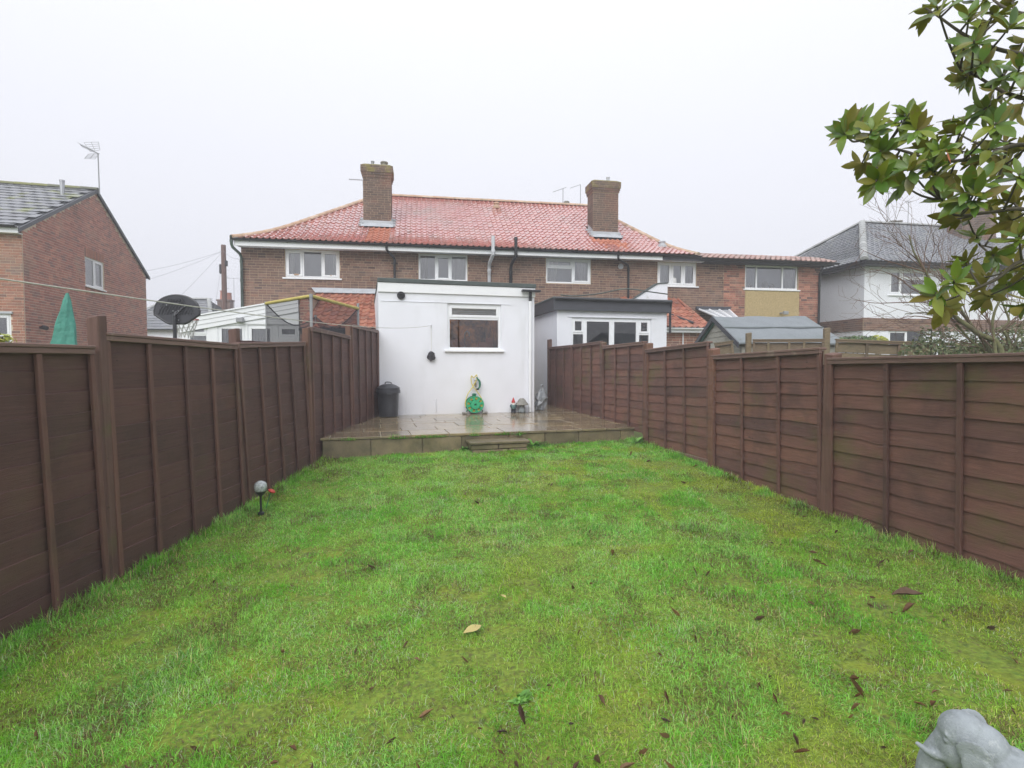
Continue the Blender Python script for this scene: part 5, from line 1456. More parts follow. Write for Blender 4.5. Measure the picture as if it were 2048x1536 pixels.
tag(m.build('telephone_wire', MT['wire']), 'thin telephone wire running right from the pole to the terrace corner', 'wire')

# ------------------------------------------------------------------ basketball hoop (seen from behind)
c_ = at(354, 619, 10.0)
hoop = thing('basketball_hoop', 'black fan shaped basketball backboard on a pole behind the left fence', 'basketball hoop', (c_.x, 10.0, -.16))
bz = c_.z + .16
o_ = []
for k in range(17):
    a = math.pi * k / 16; o_.append((.405 * math.cos(a), .26 * math.sin(a) * 1.0 + .0))
o_ += [(-.415, -.02), (-.415, -.09), (-.20, -.235), (-.14, -.26), (.14, -.26), (.20, -.235), (.415, -.09), (.415, -.02)]
m = MB(); m.prism([(p[0], bz + p[1]) for p in o_][::1], -.02, .015, 'y'); m.build('backboard', MT['board_black'], hoop)
m = MB()
pr_ = [Vector((p[0], 0, bz + p[1])) for p in o_] ; m.tube(pr_ + [pr_[0]], .026, 6); m.build('backboard_rim', MT['black_plastic'], hoop)
m = MB()
for k in range(-7, 8):
    for s in (-1, 1):
        x0 = k * .055
        pts = [(x0 + s * t * .2, t * .4 - .2) for t in np.linspace(0, 1, 5)]
        pts = [p for p in pts if abs(p[0]) < .36 and p[1] < .22 * math.sqrt(max(0, 1 - (p[0] / .38) ** 2)) and p[1] > -.2 + max(0, abs(p[0]) - .16) * .55]
        if len(pts) > 1: m.tube([(p[0], -.027, bz + p[1]) for p in pts], .006, 4)
m.build('lattice', MT['black_plastic'], hoop)
m = MB()
for (x_, z_) in ((-.17, .08), (.17, .06), (-.05, -.03), (.05, -.03), (-.05, -.2), (.05, -.2)): m.lathe([(.014, 0), (.01, .012)], 8, Matrix.Translation((x_, -.034, bz + z_)) @ Matrix.Rotation(R(90), 4, 'X'))
m.build('bolt', MT['steel'], hoop)
m = MB(); m.tube([(0, -.08, 0), (0, -.08, bz - .12)], .032, 12); m.tube([(0, -.08, bz - .14), (0, -.03, bz - .05)], .03, 8); m.tube([(.16, -.04, bz + .05), (.04, -.08, bz - .1)], .014, 6); m.build('pole', MT['black_plastic'], hoop)
m = MB(); m.cbox(-.4, .4, -.5, .25, 0, .16, .04); m.build('base', MT['black_plastic'], hoop)
m = MB(); m.tube([(.21 * math.cos(a), .27 + .21 * math.sin(a), bz - .16) for a in np.linspace(0, 2 * math.pi, 25)], .009, 6); m.tube([(0, .015, bz - .16), (0, .07, bz - .16)], .03, 6); m.build('rim', MT['red_plastic'], hoop)
m = MB()
for k in range(12):
    for s in (-1, 1):
        pts = []
        for j in range(5):
            t = j / 4; a = 2 * math.pi * (k + s * t * 1.5) / 12; r_ = .21 - .09 * math.sin(t * math.pi / 2)
            pts.append((r_ * math.cos(a), .27 + r_ * math.sin(a), bz - .17 - .34 * t))
        m.tube(pts, .006, 4)
m.build('net', MT['net_white'], hoop)

# ------------------------------------------------------------------ trampoline with safety net
tN, tL, tR = at(622, 592, 10.4), at(532, 606, 11.7), at(716, 615, 12.5)
zt_ = tN.z
tN, tL, tR = Vector((tN.x, tN.y, 0)), Vector((tL.x, tL.y, 0)), Vector((tR.x, tR.y, 0)); tF = tL + tR - tN
ctr = (tN + tF) / 2
tram = thing('trampoline', 'trampoline enclosure of dark net with yellow padded rim behind the left fence', 'trampoline', (ctr.x, ctr.y, -.16))
cs = [Vector((p.x - ctr.x, p.y - ctr.y, 0)) for p in (tN, tL, tF, tR)]
zt_ += .16
tops = [zt_, at(532, 607, 11.7).z + .16, zt_ - .1, at(716, 617, 12.5).z + .16]
for i, c in enumerate(cs):
    m = MB(); m.tube([(c.x, c.y, 0), (c.x, c.y, tops[i] + (.02 if i != 3 else .12))], .03 if i in (0, 3) else .018, 8); m.tube([(c.x, c.y, tops[i] - .03), (c.x, c.y, tops[i] + .04)], .035, 8)
    m.build('pole', MT['grey_metal'], tram, 40)
mid = MB(); mid.tube([(c.x * .97, c.y * .97, .9) for c in cs + [cs[0]]], .03, 8); mid.build('frame', MT['grey_metal'], tram)
m = MB(); m.add([(c.x * .95, c.y * .95, .9) for c in cs], [(0, 1, 2, 3)]); m.build('jumping_mat', MT['black_cloth'], tram)
for i in range(4):
    a, b = cs[i], cs[(i + 1) % 4]; n = 14; za, zb_ = tops[i], tops[(i + 1) % 4]
    m = MB(); vs = []
    for k in range(n + 1):
        t = k / n; p = a.lerp(b, t); inw = .16 * math.sin(math.pi * t)
        p2 = p * (1 - inw); sag = [.03, .34, .34, .03][i] * math.sin(math.pi * t)
        ztop_ = za + (zb_ - za) * t - sag
        for j in range(6):
            s = j / 5; w = math.sin(math.pi * (1 - s) * .5) * (1 - .6 * s)
            q = p2.lerp(p, 1 - .8 * w) if j else p.lerp(p2, .2); vs.append((q.x, q.y, ztop_ + (0.92 - ztop_) * s))
    m.add(vs, [(6*k + j, 6*(k+1) + j, 6*(k+1) + j + 1, 6*k + j + 1) for k in range(n) for j in range(5)])
    m.build('net', MT['net'], tram, True)
    if i in (0, 3):
        m = MB(); aa = a.lerp(b, .0 if i == 0 else 0); pts = []
        for k in range(9):
            t = k / 8; p = a.lerp(b, t); pts.append((p.x, p.y, za + (zb_ - za) * t))
        if i == 0: pts[0] = (a.x * .985, a.y * .985, pts[0][2])
        m.tube(pts, .034, 10); m.build('rim_padding', MT['yellow_foam'], tram, 50)
    else:
        m = MB(); m.tube([(a.lerp(b, k / 8).x, a.lerp(b, k / 8).y, za + (zb_ - za) * k / 8 - .34 * math.sin(math.pi * k / 8)) for k in range(9)], .014, 6); m.build('net_hem', MT['black_cloth'], tram)

# ------------------------------------------------------------------ covered parasol
pb_ = at(128, 700, 7.2)
par = thing('parasol', 'closed parasol under a green cover beside the red brick house', 'parasol', (pb_.x, 7.2, -.16))
ztop_ = at(139, 586, 7.2).z + .16; zbot = 1.15
m = MB(); vs = []; n, rows = 28, 14
for j in range(rows + 1):
    t = j / rows; z = ztop_ + (zbot - ztop_) * t
    r_ = .014 + .145 * min(1, t * 1.5) ** .75 * (1 + .05 * math.sin(9 * t)) + .02 * t
    cx = .07 * (1 - t) - .015 * math.sin(3 * t)
    for k in range(n):
        a = 2 * math.pi * k / n
        rr2 = r_ * (1 + .2 * math.sin(3 * a + 3 * t + .5) * min(1, 3 * t) + .09 * math.sin(7 * a + 8 * t) + .05 * math.sin(23 * t + 2 * a))
        vs.append((cx + rr2 * math.cos(a), rr2 * math.sin(a), z))
fs = [(j*n + k, (j+1)*n + k, (j+1)*n + (k+1) % n, j*n + (k+1) % n) for j in range(rows) for k in range(n)]
fs.append(tuple(range(n)))
m.add(vs, fs); m.build('cover', MT['parasol'], par, 40)
m = MB(); m.tube([(0, 0, .1), (0, 0, 1.4)], .024, 10); m.build('pole', MT['grey_metal'], par)
m = MB(); m.lathe([(.24, 0), (.24, .05), (.08, .09), (.03, .14)], 20); m.build('base', MT['concrete'], par, 40)

# ------------------------------------------------------------------ washing line and the bag on its string
hk = FE.front(862, 651, -.03); hkw = FE.w(hk[0], -.035, hk[1])
near = at(-140, 537, 2.35)
m = MB(); pts = []
for i in range(41):
    t = i / 40; p = near.lerp(hkw, t); p.z -= .16 * 4 * t * (1 - t) * (.55 + .45 * t); pts.append(p)
m.tube(pts, .0045, 6)
tag(m.build('washing_line', MT['rope']), 'pale washing line crossing above the left fence to a wall hook', 'washing line')
lp_ = thing('line_post', 'grey metal post holding the near end of the washing line', 'post', (near.x - .02, near.y, gz(-2.8, near.y)))
m = MB(); m.tube([(0, 0, -.1), (0, 0, near.z - gz(-2.8, near.y) + .05)], .022, 10); m.build('shaft', MT['grey_metal'], lp_)
m = MB(); m.tube([(0, 0, near.z - gz(-2.8, near.y)), (.022, 0, near.z - gz(-2.8, near.y))], .006, 6); m.build('eye', MT['steel'], lp_)
m = MB(); u_, z_ = hk; m.tube([(u_, 0, z_), (u_, -.035, z_), (u_ + .004, -.042, z_ + .015)], .006, 6); m.tube([(u_ - .002, -.006, z_ - .03), (u_ + .002, -.006, z_ + .035)], .012, 6)
m.build('wall_hook', MT['white_paint'], ext)
bz_ = FE.front(863, 703, -.05)[1]; bw = .075
bag = thing('peg_bag', 'crumpled black bag hanging on a string below the wall hook', 'bag', FE.w(hk[0], -.045, bz_ - .19), FE.th)
m = MB(); m.tube([(0, .01, hk[1] - bz_ + .19), (.006, 0, .18)], .003, 5); m.build('string', MT['string'], bag)
m = MB(); vs = []; n = 14
pr2 = [(.012, .19), (.05, .175), (.07, .14), (.082, .10), (.085, .06), (.07, .025), (.02, .01)]
r2 = random.Random(4)
for j, (r_, z_) in enumerate(pr2):
    for k in range(n):
        a = 2 * math.pi * k / n; q = r_ * (1 + r2.uniform(-.22, .22))
        vs.append((q * math.cos(a), .45 * q * math.sin(a), z_ + r2.uniform(-.012, .012) - (.03 if k in (9, 10, 11) and j > 4 else 0)))
m.add(vs, [(j*n + k, (j+1)*n + k, (j+1)*n + (k+1) % n, j*n + (k+1) % n) for j in range(len(pr2) - 1) for k in range(n)] + [tuple(range(n)), tuple(range((len(pr2)-1)*n, len(pr2)*n))[::-1]])
m.build('sack', MT['black_cloth'], bag)

# ------------------------------------------------------------------ dustbin
PT = PZ + 0.003
bu, _ = FE.front(777, 830, -.27)
bw_ = FE.w(bu, -.27, 0)
db = thing('dustbin', 'dark grey plastic dustbin with a domed lid at the left patio corner', 'bin', (bw_.x, bw_.y, PT))
m = MB(); m.lathe([(.175, 0), (.19, .008), (.193, .03), (.205, .25), (.215, .50), (.22, .535), (.205, .54), (.195, .3), (.18, .02)], 64, rib=.009, ribn=22); m.build('body', MT['bin'], db, 30)
m = MB(); m.lathe([(.246, .49), (.25, .495), (.246, .555), (.238, .56), (.238, .60), (.225, .612), (.2, .63), (.16, .655), (.11, .675), (.06, .685), (.01, .688)], 48); lid = m.build('lid', MT['bin'], db, 30)
m = MB(); m.tube([(-.07, 0, .672), (-.06, 0, .712), (-.03, .01, .722), (.03, .0, .718), (.06, 0, .708), (.07, 0, .672)], .011, 8); m.build('handle', MT['bin'], lid, True)
m = MB(); m.box(-.05, .05, -.01, .01, 0, .01)
for s in (-1, 1):
    m = MB(); m.cbox(-.05, .05, s * .236 - .018, s * .236 + .018, .46, .488, .006, Matrix.Rotation(R(20), 4, 'Z')); m.build('side_grip', MT['bin'], db)

# ------------------------------------------------------------------ hose reel with wall tap
hu, hz_ = FE.front(949, 810, -.14); hp = FE.w(hu, -.13, 0)
reel = thing('hose_reel', 'green garden hose reel with yellow hose against the white wall', 'hose reel', (hp.x, hp.y, PT), FE.th)
reel.scale = (1.2, 1.1, 1.12)
RC = .185
Rx = Matrix.Translation((0, 0, RC)) @ Matrix.Rotation(R(90), 4, 'X')
def ring(m, r0, r1, y0, y1, n=40):
    vs = []
    for (r_, y_) in ((r0, y0), (r1, y0), (r1, y1), (r0, y1)):
        for k in range(n):
            a = 2 * math.pi * k / n; vs.append((r_ * math.cos(a), y_, RC + r_ * math.sin(a)))
    m.add(vs, [(j*n + k, j*n + (k+1) % n, ((j+1) % 4)*n + (k+1) % n, ((j+1) % 4)*n + k)[::-1] for j in range(4) for k in range(n)])
m = MB(); ring(m, .145, .165, -.075, -.06); ring(m, .02, .085, -.078, -.058)
for k in range(8):
    a = 2 * math.pi * k / 8 + .2; ca, sa = math.cos(a), math.sin(a)
    m.add([(.08*ca - .022*sa, -.072, RC + .08*sa + .022*ca), (.08*ca + .022*sa, -.072, RC + .08*sa - .022*ca), (.15*ca + .03*sa, -.072, RC + .15*sa - .03*ca), (.15*ca - .03*sa, -.072, RC + .15*sa + .03*ca)], [(0, 1, 2, 3)])
m.build('drum_face', MT['green_plastic'], reel)
m = MB(); ring(m, .02, .165, .055, .07); m.build('drum_back', MT['green_dark'], reel)
m = MB(); ring(m, .02, .088, -.10, -.079); m.build('hub', MT['green_plastic'], reel)
m = MB()
for k in range(5):
    for j in range(3): m.tube([((.108 + .016*j) * math.cos(a), -.05 + .022*k, RC + (.108 + .016*j) * math.sin(a)) for a in np.linspace(0, 2*math.pi, 33)], .0085, 6)
m.build('hose_coil', MT['hose'], reel, True)
m = MB(); m.tube([(-.19, -.06, 0.008), (-.16, -.02, .02), (-.1, .0, RC - .02), (0, .02, RC + .20), (.1, 0, RC - .02), (.16, -.02, .02), (.19, -.06, .008)], .011, 8); m.cbox(-.04, .04, .0, .04, RC + .165, RC + .215, .01); m.build('stand', MT['green_dark'], reel, 50)
m = MB()
for s in (-1, 1): m.lathe([(.045, 0), (.055, .01), (.04, .035), (.0, .04)], 10, Matrix.Translation((s * .185, -.05, 0.0)) @ Matrix.Rotation(R(90), 4, 'X') @ Matrix.Scale(.8, 4)) if False else m.cbox(s*.185 - .05, s*.185 + .05, -.09, .0, 0, .04, .012)
m.build('foot', MT['stone_rough'], reel)
tz = FE.front(951, 765, -.08)[1]; tu = FE.front(951, 765, -.08)[0] - hu
tzz = tz - .003
m = MB()
L1 = [(-.165, -.02, RC - .05), (-.172, -.01, RC + .04), (-.12, .02, RC + .2), (-.03, .04, RC + .33), (.02, .045, RC + .42), (.06, .05, RC + .5), (.05, .05, RC + .58), (.0, .05, tzz + .02), (-.045, .05, RC + .56), (-.05, .05, RC + .46), (-.02, .045, RC + .36), (.05, .03, RC + .26), (.13, .01, RC + .12), (.165, 0, RC)]
def smooth_pts(P, n=6):
    P = [Vector(p) for p in P]; out = []
    for i in range(len(P) - 1):
        p0, p1, p2, p3 = P[max(0, i-1)], P[i], P[i+1], P[min(len(P)-1, i+2)]
        for k in range(n):
            t = k / n; out.append(.5 * ((2*p1) + (p2-p0)*t + (2*p0-5*p1+4*p2-p3)*t*t + (3*p1-p0-3*p2+p3)*t*t*t))
    return out + [P[-1]]
m.tube(smooth_pts(L1), .009, 8); m.build('hose', MT['hose'], reel, True)
m = MB(); q = Vector((.085, .03, RC + .4)); m.tube(smooth_pts([q + Vector((-.03, .02, .13)), q + Vector((-.01, 0, .09)), q + Vector((.02, 0, .04)), q + Vector((.02, -.01, -.05)), q + Vector((-.01, -.03, -.09))]), [.014]*6 + [.02]*12 + [.016]*7, 8); m.build('spray_gun', MT['green_dark'], reel, True)
m = MB(); m.lathe([(.02, 0), (.028, .01), (.028, .03), (.018, .035)], 12, Matrix.Translation(q + Vector((-.02, -.02, -.12)))); m.build('nozzle', MT['black_plastic'], reel)
tap = MB(); tu2 = FE.front(951, 768, -.05)[0]; tz2 = FE.front(951, 768, -.05)[1]
tap.tube([(tu2, 0, tz2), (tu2, -.07, tz2), (tu2, -.085, tz2 - .02), (tu2, -.085, tz2 - .07)], .013, 8); tap.tube([(tu2, -.05, tz2), (tu2, -.05, tz2 + .07)], .008, 6); tap.tube([(tu2 - .03, -.05, tz2 + .07), (tu2 + .03, -.05, tz2 + .078)], .009, 6); tap.lathe([(.03, 0), (.03, .012)], 12, Matrix.Translation((tu2, -.002, tz2)) @ Matrix.Rotation(R(90), 4, 'X'))
tap.build('garden_tap', MT['brass'], ext, 50)

# ------------------------------------------------------------------ gnome, toadstool, sack
gu, _ = FE.front(1027, 822, -.13); gp_ = FE.w(gu, -.12, 0)
gn = thing('garden_gnome', 'small garden gnome with a red pointed hat beside the stone toadstool', 'gnome', (gp_.x, gp_.y, PT), FE.th + R(-6))
m = MB(); m.lathe([(.05, .085), (.062, .12), (.060, .16), (.045, .19), (.03, .2)], 16); m.build('coat', MT['gn_teal'], gn, 50)
m = MB()
for s in (-1, 1): m.tube([(s*.026, 0, .02), (s*.028, 0, .06), (s*.025, 0, .10)], [.024, .027, .03], 10)
m.build('trousers', MT['gn_dark'], gn, 50)
m = MB()
for s in (-1, 1): m.lathe([(.026, 0), (.03, .01), (.022, .028), (.005, .032)], 12, Matrix.Translation((s*.03, -.012, 0)) @ Matrix.Diagonal((1, 1.5, 1, 1)))
m.build('boots', MT['gn_dark'], gn, 50)
m = MB()
for s in (-1, 1): m.tube([(s*.045, 0, .175), (s*.068, -.012, .15), (s*.062, -.04, .125)], [.018, .017, .013], 8)
m.build('arms', MT['gn_dark'], gn, 50)
m = MB(); m.lathe([(.01, .185), (.036, .2), (.041, .222), (.036, .245), (.01, .26)], 16); m.lathe([(.0, -.011), (.011, 0), (0, .011)], 8, Matrix.Translation((0, -.044, .22))); m.build('head', MT['gn_skin'], gn, True)
m = MB(); m.lathe([(.004, .115), (.022, .135), (.036, .17), (.040, .205), (.034, .215)], 14, Matrix.Translation((0, -.016, 0))); m.build('beard', MT['gn_white'], gn, True)
m = MB(); m.lathe([(.046, .232), (.047, .242), (.036, .26), (.022, .30), (.009, .335), (.002, .345)], 16); m.build('hat', MT['gn_red'], gn, True)
tu_, _ = FE.front(1044, 822, -.15); tp2 = FE.w(tu_, -.14, 0)
ts = thing('toadstool_ornament', 'grey stone toadstool ornament with a conical cap by the downpipe', 'ornament', (tp2.x, tp2.y, PT), FE.th)
ts.scale = (1.15, 1.15, 1.0)
m = MB(); m.lathe([(.065, 0), (.068, .03), (.055, .10), (.045, .17), (.05, .2)], 20); m.build('stem', MT['stone'], ts, True)
m = MB(); m.lathe([(.04, .18), (.125, .172), (.13, .18), (.115, .205), (.09, .245), (.065, .29), (.045, .315), (.015, .328)], 20); m.build('cap', MT['stone_rough'], ts, 50)
sk = at(1079, 815, 12.7)
sack = thing('plastic_sack', 'clear crumpled plastic sack in the gap beside the white extension', 'sack', (sk.x + .03, 12.75, PT))
sack.scale = (1.2, 1.1, 1.0)
r2 = random.Random(9); m = MB(); vs = []; n = 16
pr3 = [(.10, 0), (.17, .03), (.20, .12), (.17, .22), (.19, .30), (.13, .40), (.07, .47), (.02, .52)]
for j, (r_, z_) in enumerate(pr3):
    for k in range(n):
        a = 2 * math.pi * k / n; q = r_ * .78 * (1 + r2.uniform(-.25, .25)); vs.append((q * math.cos(a) * .8 + .03 * j * .3 - .03, q * math.sin(a), z_ + r2.uniform(-.03, .03) if j else 0.0))
m.add(vs, [(j*n + k, j*n + (k+1) % n, (j+1)*n + (k+1) % n, (j+1)*n + k) for j in range(len(pr3) - 1) for k in range(n)] + [tuple(range(n))[::-1], tuple(range((len(pr3)-1)*n, len(pr3)*n))])
m.build('bag', MT['plastic_sheet'], sack)
m = MB(); m.tube([(.02, 0, .5), (.04, -.02, .56), (.02, -.05, .60)], [.02, .012, .025], 7); m.build('tied_neck', MT['plastic_sheet'], sack)

# ------------------------------------------------------------------ globe lamp and red stake
q = at(518, 1018, 5.35); gx, gy = q.x + .02, 5.35
gzv = gz(gx, gy)
gl_ = thing('globe_lamp', 'crackled glass globe garden light on a black stake by the left fence', 'garden light', (gx, gy, gzv))
gcz = at(514, 974, 5.35).z - gzv
m = MB(); m.lathe([(.02, -.06), (.045, -.052), (.058, -.03), (.063, 0), (.058, .03), (.045, .048), (.025, .06), (.004, .064)], 24, Matrix.Translation((0, 0, gcz))); m.build('globe', MT['globe'], gl_, True)
m = MB(); m.lathe([(.012, -.1), (.02, -.085), (.045, -.064), (.052, -.042), (.048, -.04)], 16, Matrix.Translation((0, 0, gcz))); m.build('cup', MT['black_plastic'], gl_, 50)
m = MB(); m.tube([(0, 0, -.08), (0, 0, gcz - .08)], .011, 10); m.lathe([(.03, 0), (.03, .02), (.012, .03)], 12, Matrix.Translation((0, 0, .012))); m.build('stake', MT['black_plastic'], gl_, 50)
q0 = at(527, 1018, 5.5); q1 = at(541, 985, 5.6)
rs_ = thing('red_stake', 'thin leaning green stake with a red top beside the globe light', 'garden stake', (q0.x, 5.5, gz(q0.x, 5.5)))
tpp = Vector((q1.x - q0.x, .1, q1.z - gz(q0.x, 5.5)))
m = MB(); m.tube([(0, 0, -.06), tuple(tpp)], .004, 6); m.build('stem', MT['green_dark'], rs_)
m = MB(); m.lathe([(.004, -.01), (.03, -.006), (.042, .004), (.03, .014), (.004, .018)], 12, Matrix.Translation(tpp + Vector((.012, 0, .012))) @ Matrix.Rotation(R(28), 4, 'Y')); m.build('top', MT['red_plastic'], rs_, True)

# ------------------------------------------------------------------ stone elephant
eh = at(1928, 1428, 1.62)
eg = gz(eh.x, 1.62)
el = thing('elephant_statue', 'pale grey stone elephant statue at the bottom right corner of the lawn', 'statue', (eh.x, 1.62, eg), R(-38))
bm = bmesh.new()
def blob(x, y, z, sx, sy, sz, rot=(0, 0, 0)):
    M_ = Matrix.Translation((x, y, z)) @ Euler(rot).to_matrix().to_4x4() @ Matrix.Diagonal((sx, sy, sz, 1)); bmesh.ops.create_icosphere(bm, subdivisions=3, radius=1, matrix=M_)
def chain(P, rad, n=12):
    mm = MB(); mm.tube(smooth_pts(P, 4), [rad[0] + (rad[1] - rad[0]) * i / (4 * (len(P) - 1)) for i in range(4 * (len(P) - 1) + 1)], n)
    vv = [bm.verts.new(p) for p in mm.v]
    for f in mm.f: bm.faces.new([vv[i] for i in f])
    for p, r_ in ((P[0], rad[0]), (P[-1], rad[1])): blob(*p, r_, r_, r_)
hz0 = eh.z - eg           # top of the head
blob(0.0, 0, hz0 - .062, .066, .064, .066); blob(-.012, 0, hz0 - .11, .064, .062, .075); blob(.045, 0, hz0 - .085, .07, .066, .07, (0, R(30), 0))
blob(.105, 0, hz0 - .165, .10, .095, .105, (0, R(35), 0)); blob(.19, 0, hz0 - .25, .13, .12, .145); blob(.25, 0, .13, .10, .115, .115)
chain([(-.045, 0, hz0 - .12), (-.075, 0, hz0 - .18), (-.085, 0, hz0 - .25), (-.075, 0, .11), (-.095, 0, .075), (-.13, 0, .08)], (.04, .02))
for s in (-1, 1):
    chain([(.06, s*.065, hz0 - .24), (.045, s*.07, .10), (.04, s*.07, .035)], (.055, .046)); chain([(.26, s*.085, .12), (.2, s*.11, .05), (.15, s*.115, .04)], (.07, .045))
    chain([(-.045, s*.034, hz0 - .135), (-.075, s*.040, hz0 - .138), (-.112, s*.043, hz0 - .120)] if s < 0 else [(-.045, .03, hz0 - .15), (-.062, .034, hz0 - .165), (-.07, .034, hz0 - .18)], (.017, .007))
    # broad ears
    blob(.022, s*.090, hz0 - .070, .046, .007, .046, (s * R(-10), R(-8), s * R(16))); blob(.030, s*.098, hz0 - .108, .040, .007, .05, (s * R(0), R(-18), s * R(16))); blob(.012, s*.062, hz0 - .085, .02, .018, .03)
    blob(-.043, s*.050, hz0 - .075, .008, .007, .007); blob(-.036, s*.050, hz0 - .062, .016, .008, .006, (0, R(35), 0))
chain([(.345, 0, .16), (.37, 0, .1), (.36, 0, .05)], (.015, .01))
me = bpy.data.meshes.new('body'); bm.to_mesh(me); bm.free(); me.materials.append(MT['stone'])
eb = link('body', me, el)
md = eb.modifiers.new('remesh', 'REMESH'); md.mode = 'VOXEL'; md.voxel_size = 0.0042; md.use_smooth_shade = True
md = eb.modifiers.new('smooth', 'SMOOTH'); md.iterations = 3; md.factor = 0.5
m = MB(); m.cbox(-.1, .36, -.13, .13, -.05, .012, .01); m.build('plinth', MT['stone'], el)

# ================================================================== VEGETATION
_lt = [lin(84,124,46), lin(104,144,52), lin(124,150,50), lin(72,110,50), lin(142,156,52), lin(130,116,58)]
_lu = [lin(138,132,60), lin(144,124,64), lin(126,126,58), lin(150,132,66)]
_tl = (0.40, lin(176,182,60))
MT['leaf_top'] = mat('leaf_top', _lt, 0.22, 0.55, 'object', 0.18, 14, transl=_tl)
MT['leaf_under'] = mat('leaf_under', _lu, 0.6, 0.3, 'object', 0.18, 14, transl=_tl)
MT['leaf_top_a'] = mat('leaf_top_a', _lt, 0.28, 0.55, 'attr', 0.18, 14, transl=_tl)
MT['leaf_under_a'] = mat('leaf_under_a', _lu, 0.6, 0.3, 'attr', 0.18, 14, transl=_tl)
MT['leaf_orange'] = mat('leaf_orange', lin(196,112,60), 0.5, 0.4, var=0.2, scale=20)
MT['bark'] = mat('bark', [lin(78,74,62), lin(96,90,74)], 0.85, 0.3, var=0.25, scale=12, bump=0.5, bscale=40)
MT['bark_green'] = mat('bark_green', [lin(84,88,56), lin(104,104,72), lin(90,84,66)], 0.85, 0.3, var=0.25, scale=12, bump=0.4, bscale=40)
MT['twig_red'] = mat('twig_red', [lin(104,80,72), lin(122,104,86)], 0.8, 0.3, var=0.2, scale=12)
MT['hedge'] = mat('hedge', [lin(56,76,44), lin(88,106,66), lin(70,88,50), lin(150,148,110), lin(96,110,74), lin(104,84,66)], 0.45, 0.45, 'attr', 0.15, 10, transl=(0.15, lin(120,140,50)))
MT['hedge_green'] = mat('hedge_green', [lin(58,84,44), lin(76,104,52), lin(92,116,60)], 0.5, 0.4, 'attr', 0.15, 10)
MT['hedge_yellow'] = mat('hedge_yellow', [lin(150,158,54), lin(176,176,70), lin(112,132,50)], 0.5, 0.4, 'attr', 0.15, 10)
MT['weed'] = mat('weed', [lin(102,156,66), lin(124,176,76), lin(92,142,62)], 0.45, 0.4, 'attr', 0.15, 10, transl=(0.2, lin(120,160,50)))

def big_leaf(name, bend, fold, seed, mts, wid=.36, n=5):
    """unit-length leaf along +x, upper and lower skins"""
    m = MB(); r2 = random.Random(seed)
    def sec(t):
        w = wid * .5 * (math.sin(math.pi * min(1, t ** 1.15)) ** .82)
        z = bend * (t ** 2) ; return w, z
    top, bot = [], []
    for i in range(n + 1):
        t = i / n; w, z = sec(t); w = max(w, .012); tw = r2.uniform(-.02, .02)
        for (y, zz) in ((-w, fold * w + tw), (0, 0), (w, fold * w - tw)):
            top.append((t, y, z + zz)); bot.append((t, y * .99, z + zz - .006))
    fs = []
    for i in range(n):
        for j in range(2): fs.append((3*i + j, 3*i + 3 + j, 3*i + 4 + j, 3*i + 1 + j))
    m._m = 0; m.add(top, fs); m._m = 1; m.add(bot, [f[::-1] for f in fs])
    return m
LV = [big_leaf('leaf', b, f, i, None, w) for i, (b, f, w) in enumerate(((-.10, .16, .40), (-.28, .24, .38), (.12, .12, .42), (-.42, .3, .37), (-.03, .4, .34)))]
LVM = [l.mesh('leaf', [MT['leaf_top'], MT['leaf_under']]) for l in LV]
for me in LVM: me.polygons.foreach_set('use_smooth', [True] * len(me.polygons))

mg = thing('magnolia_tree', 'evergreen magnolia with large glossy leaves overhanging from the right edge', 'tree', (3.22, 2.45, gz(3.2, 2.45)))
mo = Vector((3.22, 2.45, gz(3.2, 2.45)))
r6 = random.Random(66)
m = MB(); m.tube(smooth_pts([(0, 0, -.1), (.03, .02, .6), (-.02, .05, 1.3), (.03, .02, 2.0), (0, .06, 2.8), (.04, .04, 3.6)], 4), [.075 - .05 * i / 20 for i in range(21)], 10)
trunk = m.build('trunk', MT['bark'], mg, True)
limbs_px = [[(2.1, 2060, 290, 2.75), (1960, 315, 2.75), (1880, 322, 2.8), (1800, 300, 2.85), (1730, 285, 2.9), (1690, 268, 2.95)],
            [(2.7, 2055, 110, 2.7), (1985, 95, 2.75), (1930, 70, 2.8), (1880, 35, 2.85), (1850, 15, 2.9)],
            [(1.9, 2060, 420, 2.6), (1980, 425, 2.65), (1910, 430, 2.7), (1880, 400, 2.75)],
            [(1.6, 2065, 520, 2.6), (1990, 560, 2.65), (1920, 590, 2.7), (1880, 605, 2.75)],
            [(2.9, 2060, 30, 2.8), (2000, 10, 2.9), (1960, -30, 3.0)],
            [(2.4, 2060, 200, 2.6), (2000, 180, 2.65), (1950, 150, 2.7), (1920, 140, 2.75)],
            [(1.9, 2080, 470, 3.1), (2030, 500, 3.1), (1960, 490, 3.1)]]
limb_pts = []
for L_ in limbs_px:
    z0 = L_[0][0]; P_ = [Vector((0.01, .03, z0 - mo.z))]
    first = at(*L_[0][1:]) - mo
    P_.append(P_[0].lerp(first, .5) + Vector((0, 0, .04))); P_.append(first)
    P_ += [at(*p) - mo for p in L_[1:]]
    S_ = smooth_pts(P_, 5)
    m = MB(); m.tube(S_, [.014 - .010 * i / (len(S_) - 1) for i in range(len(S_))], 7); m.build('branch', MT['bark'], trunk, True)
    limb_pts += S_[8:]
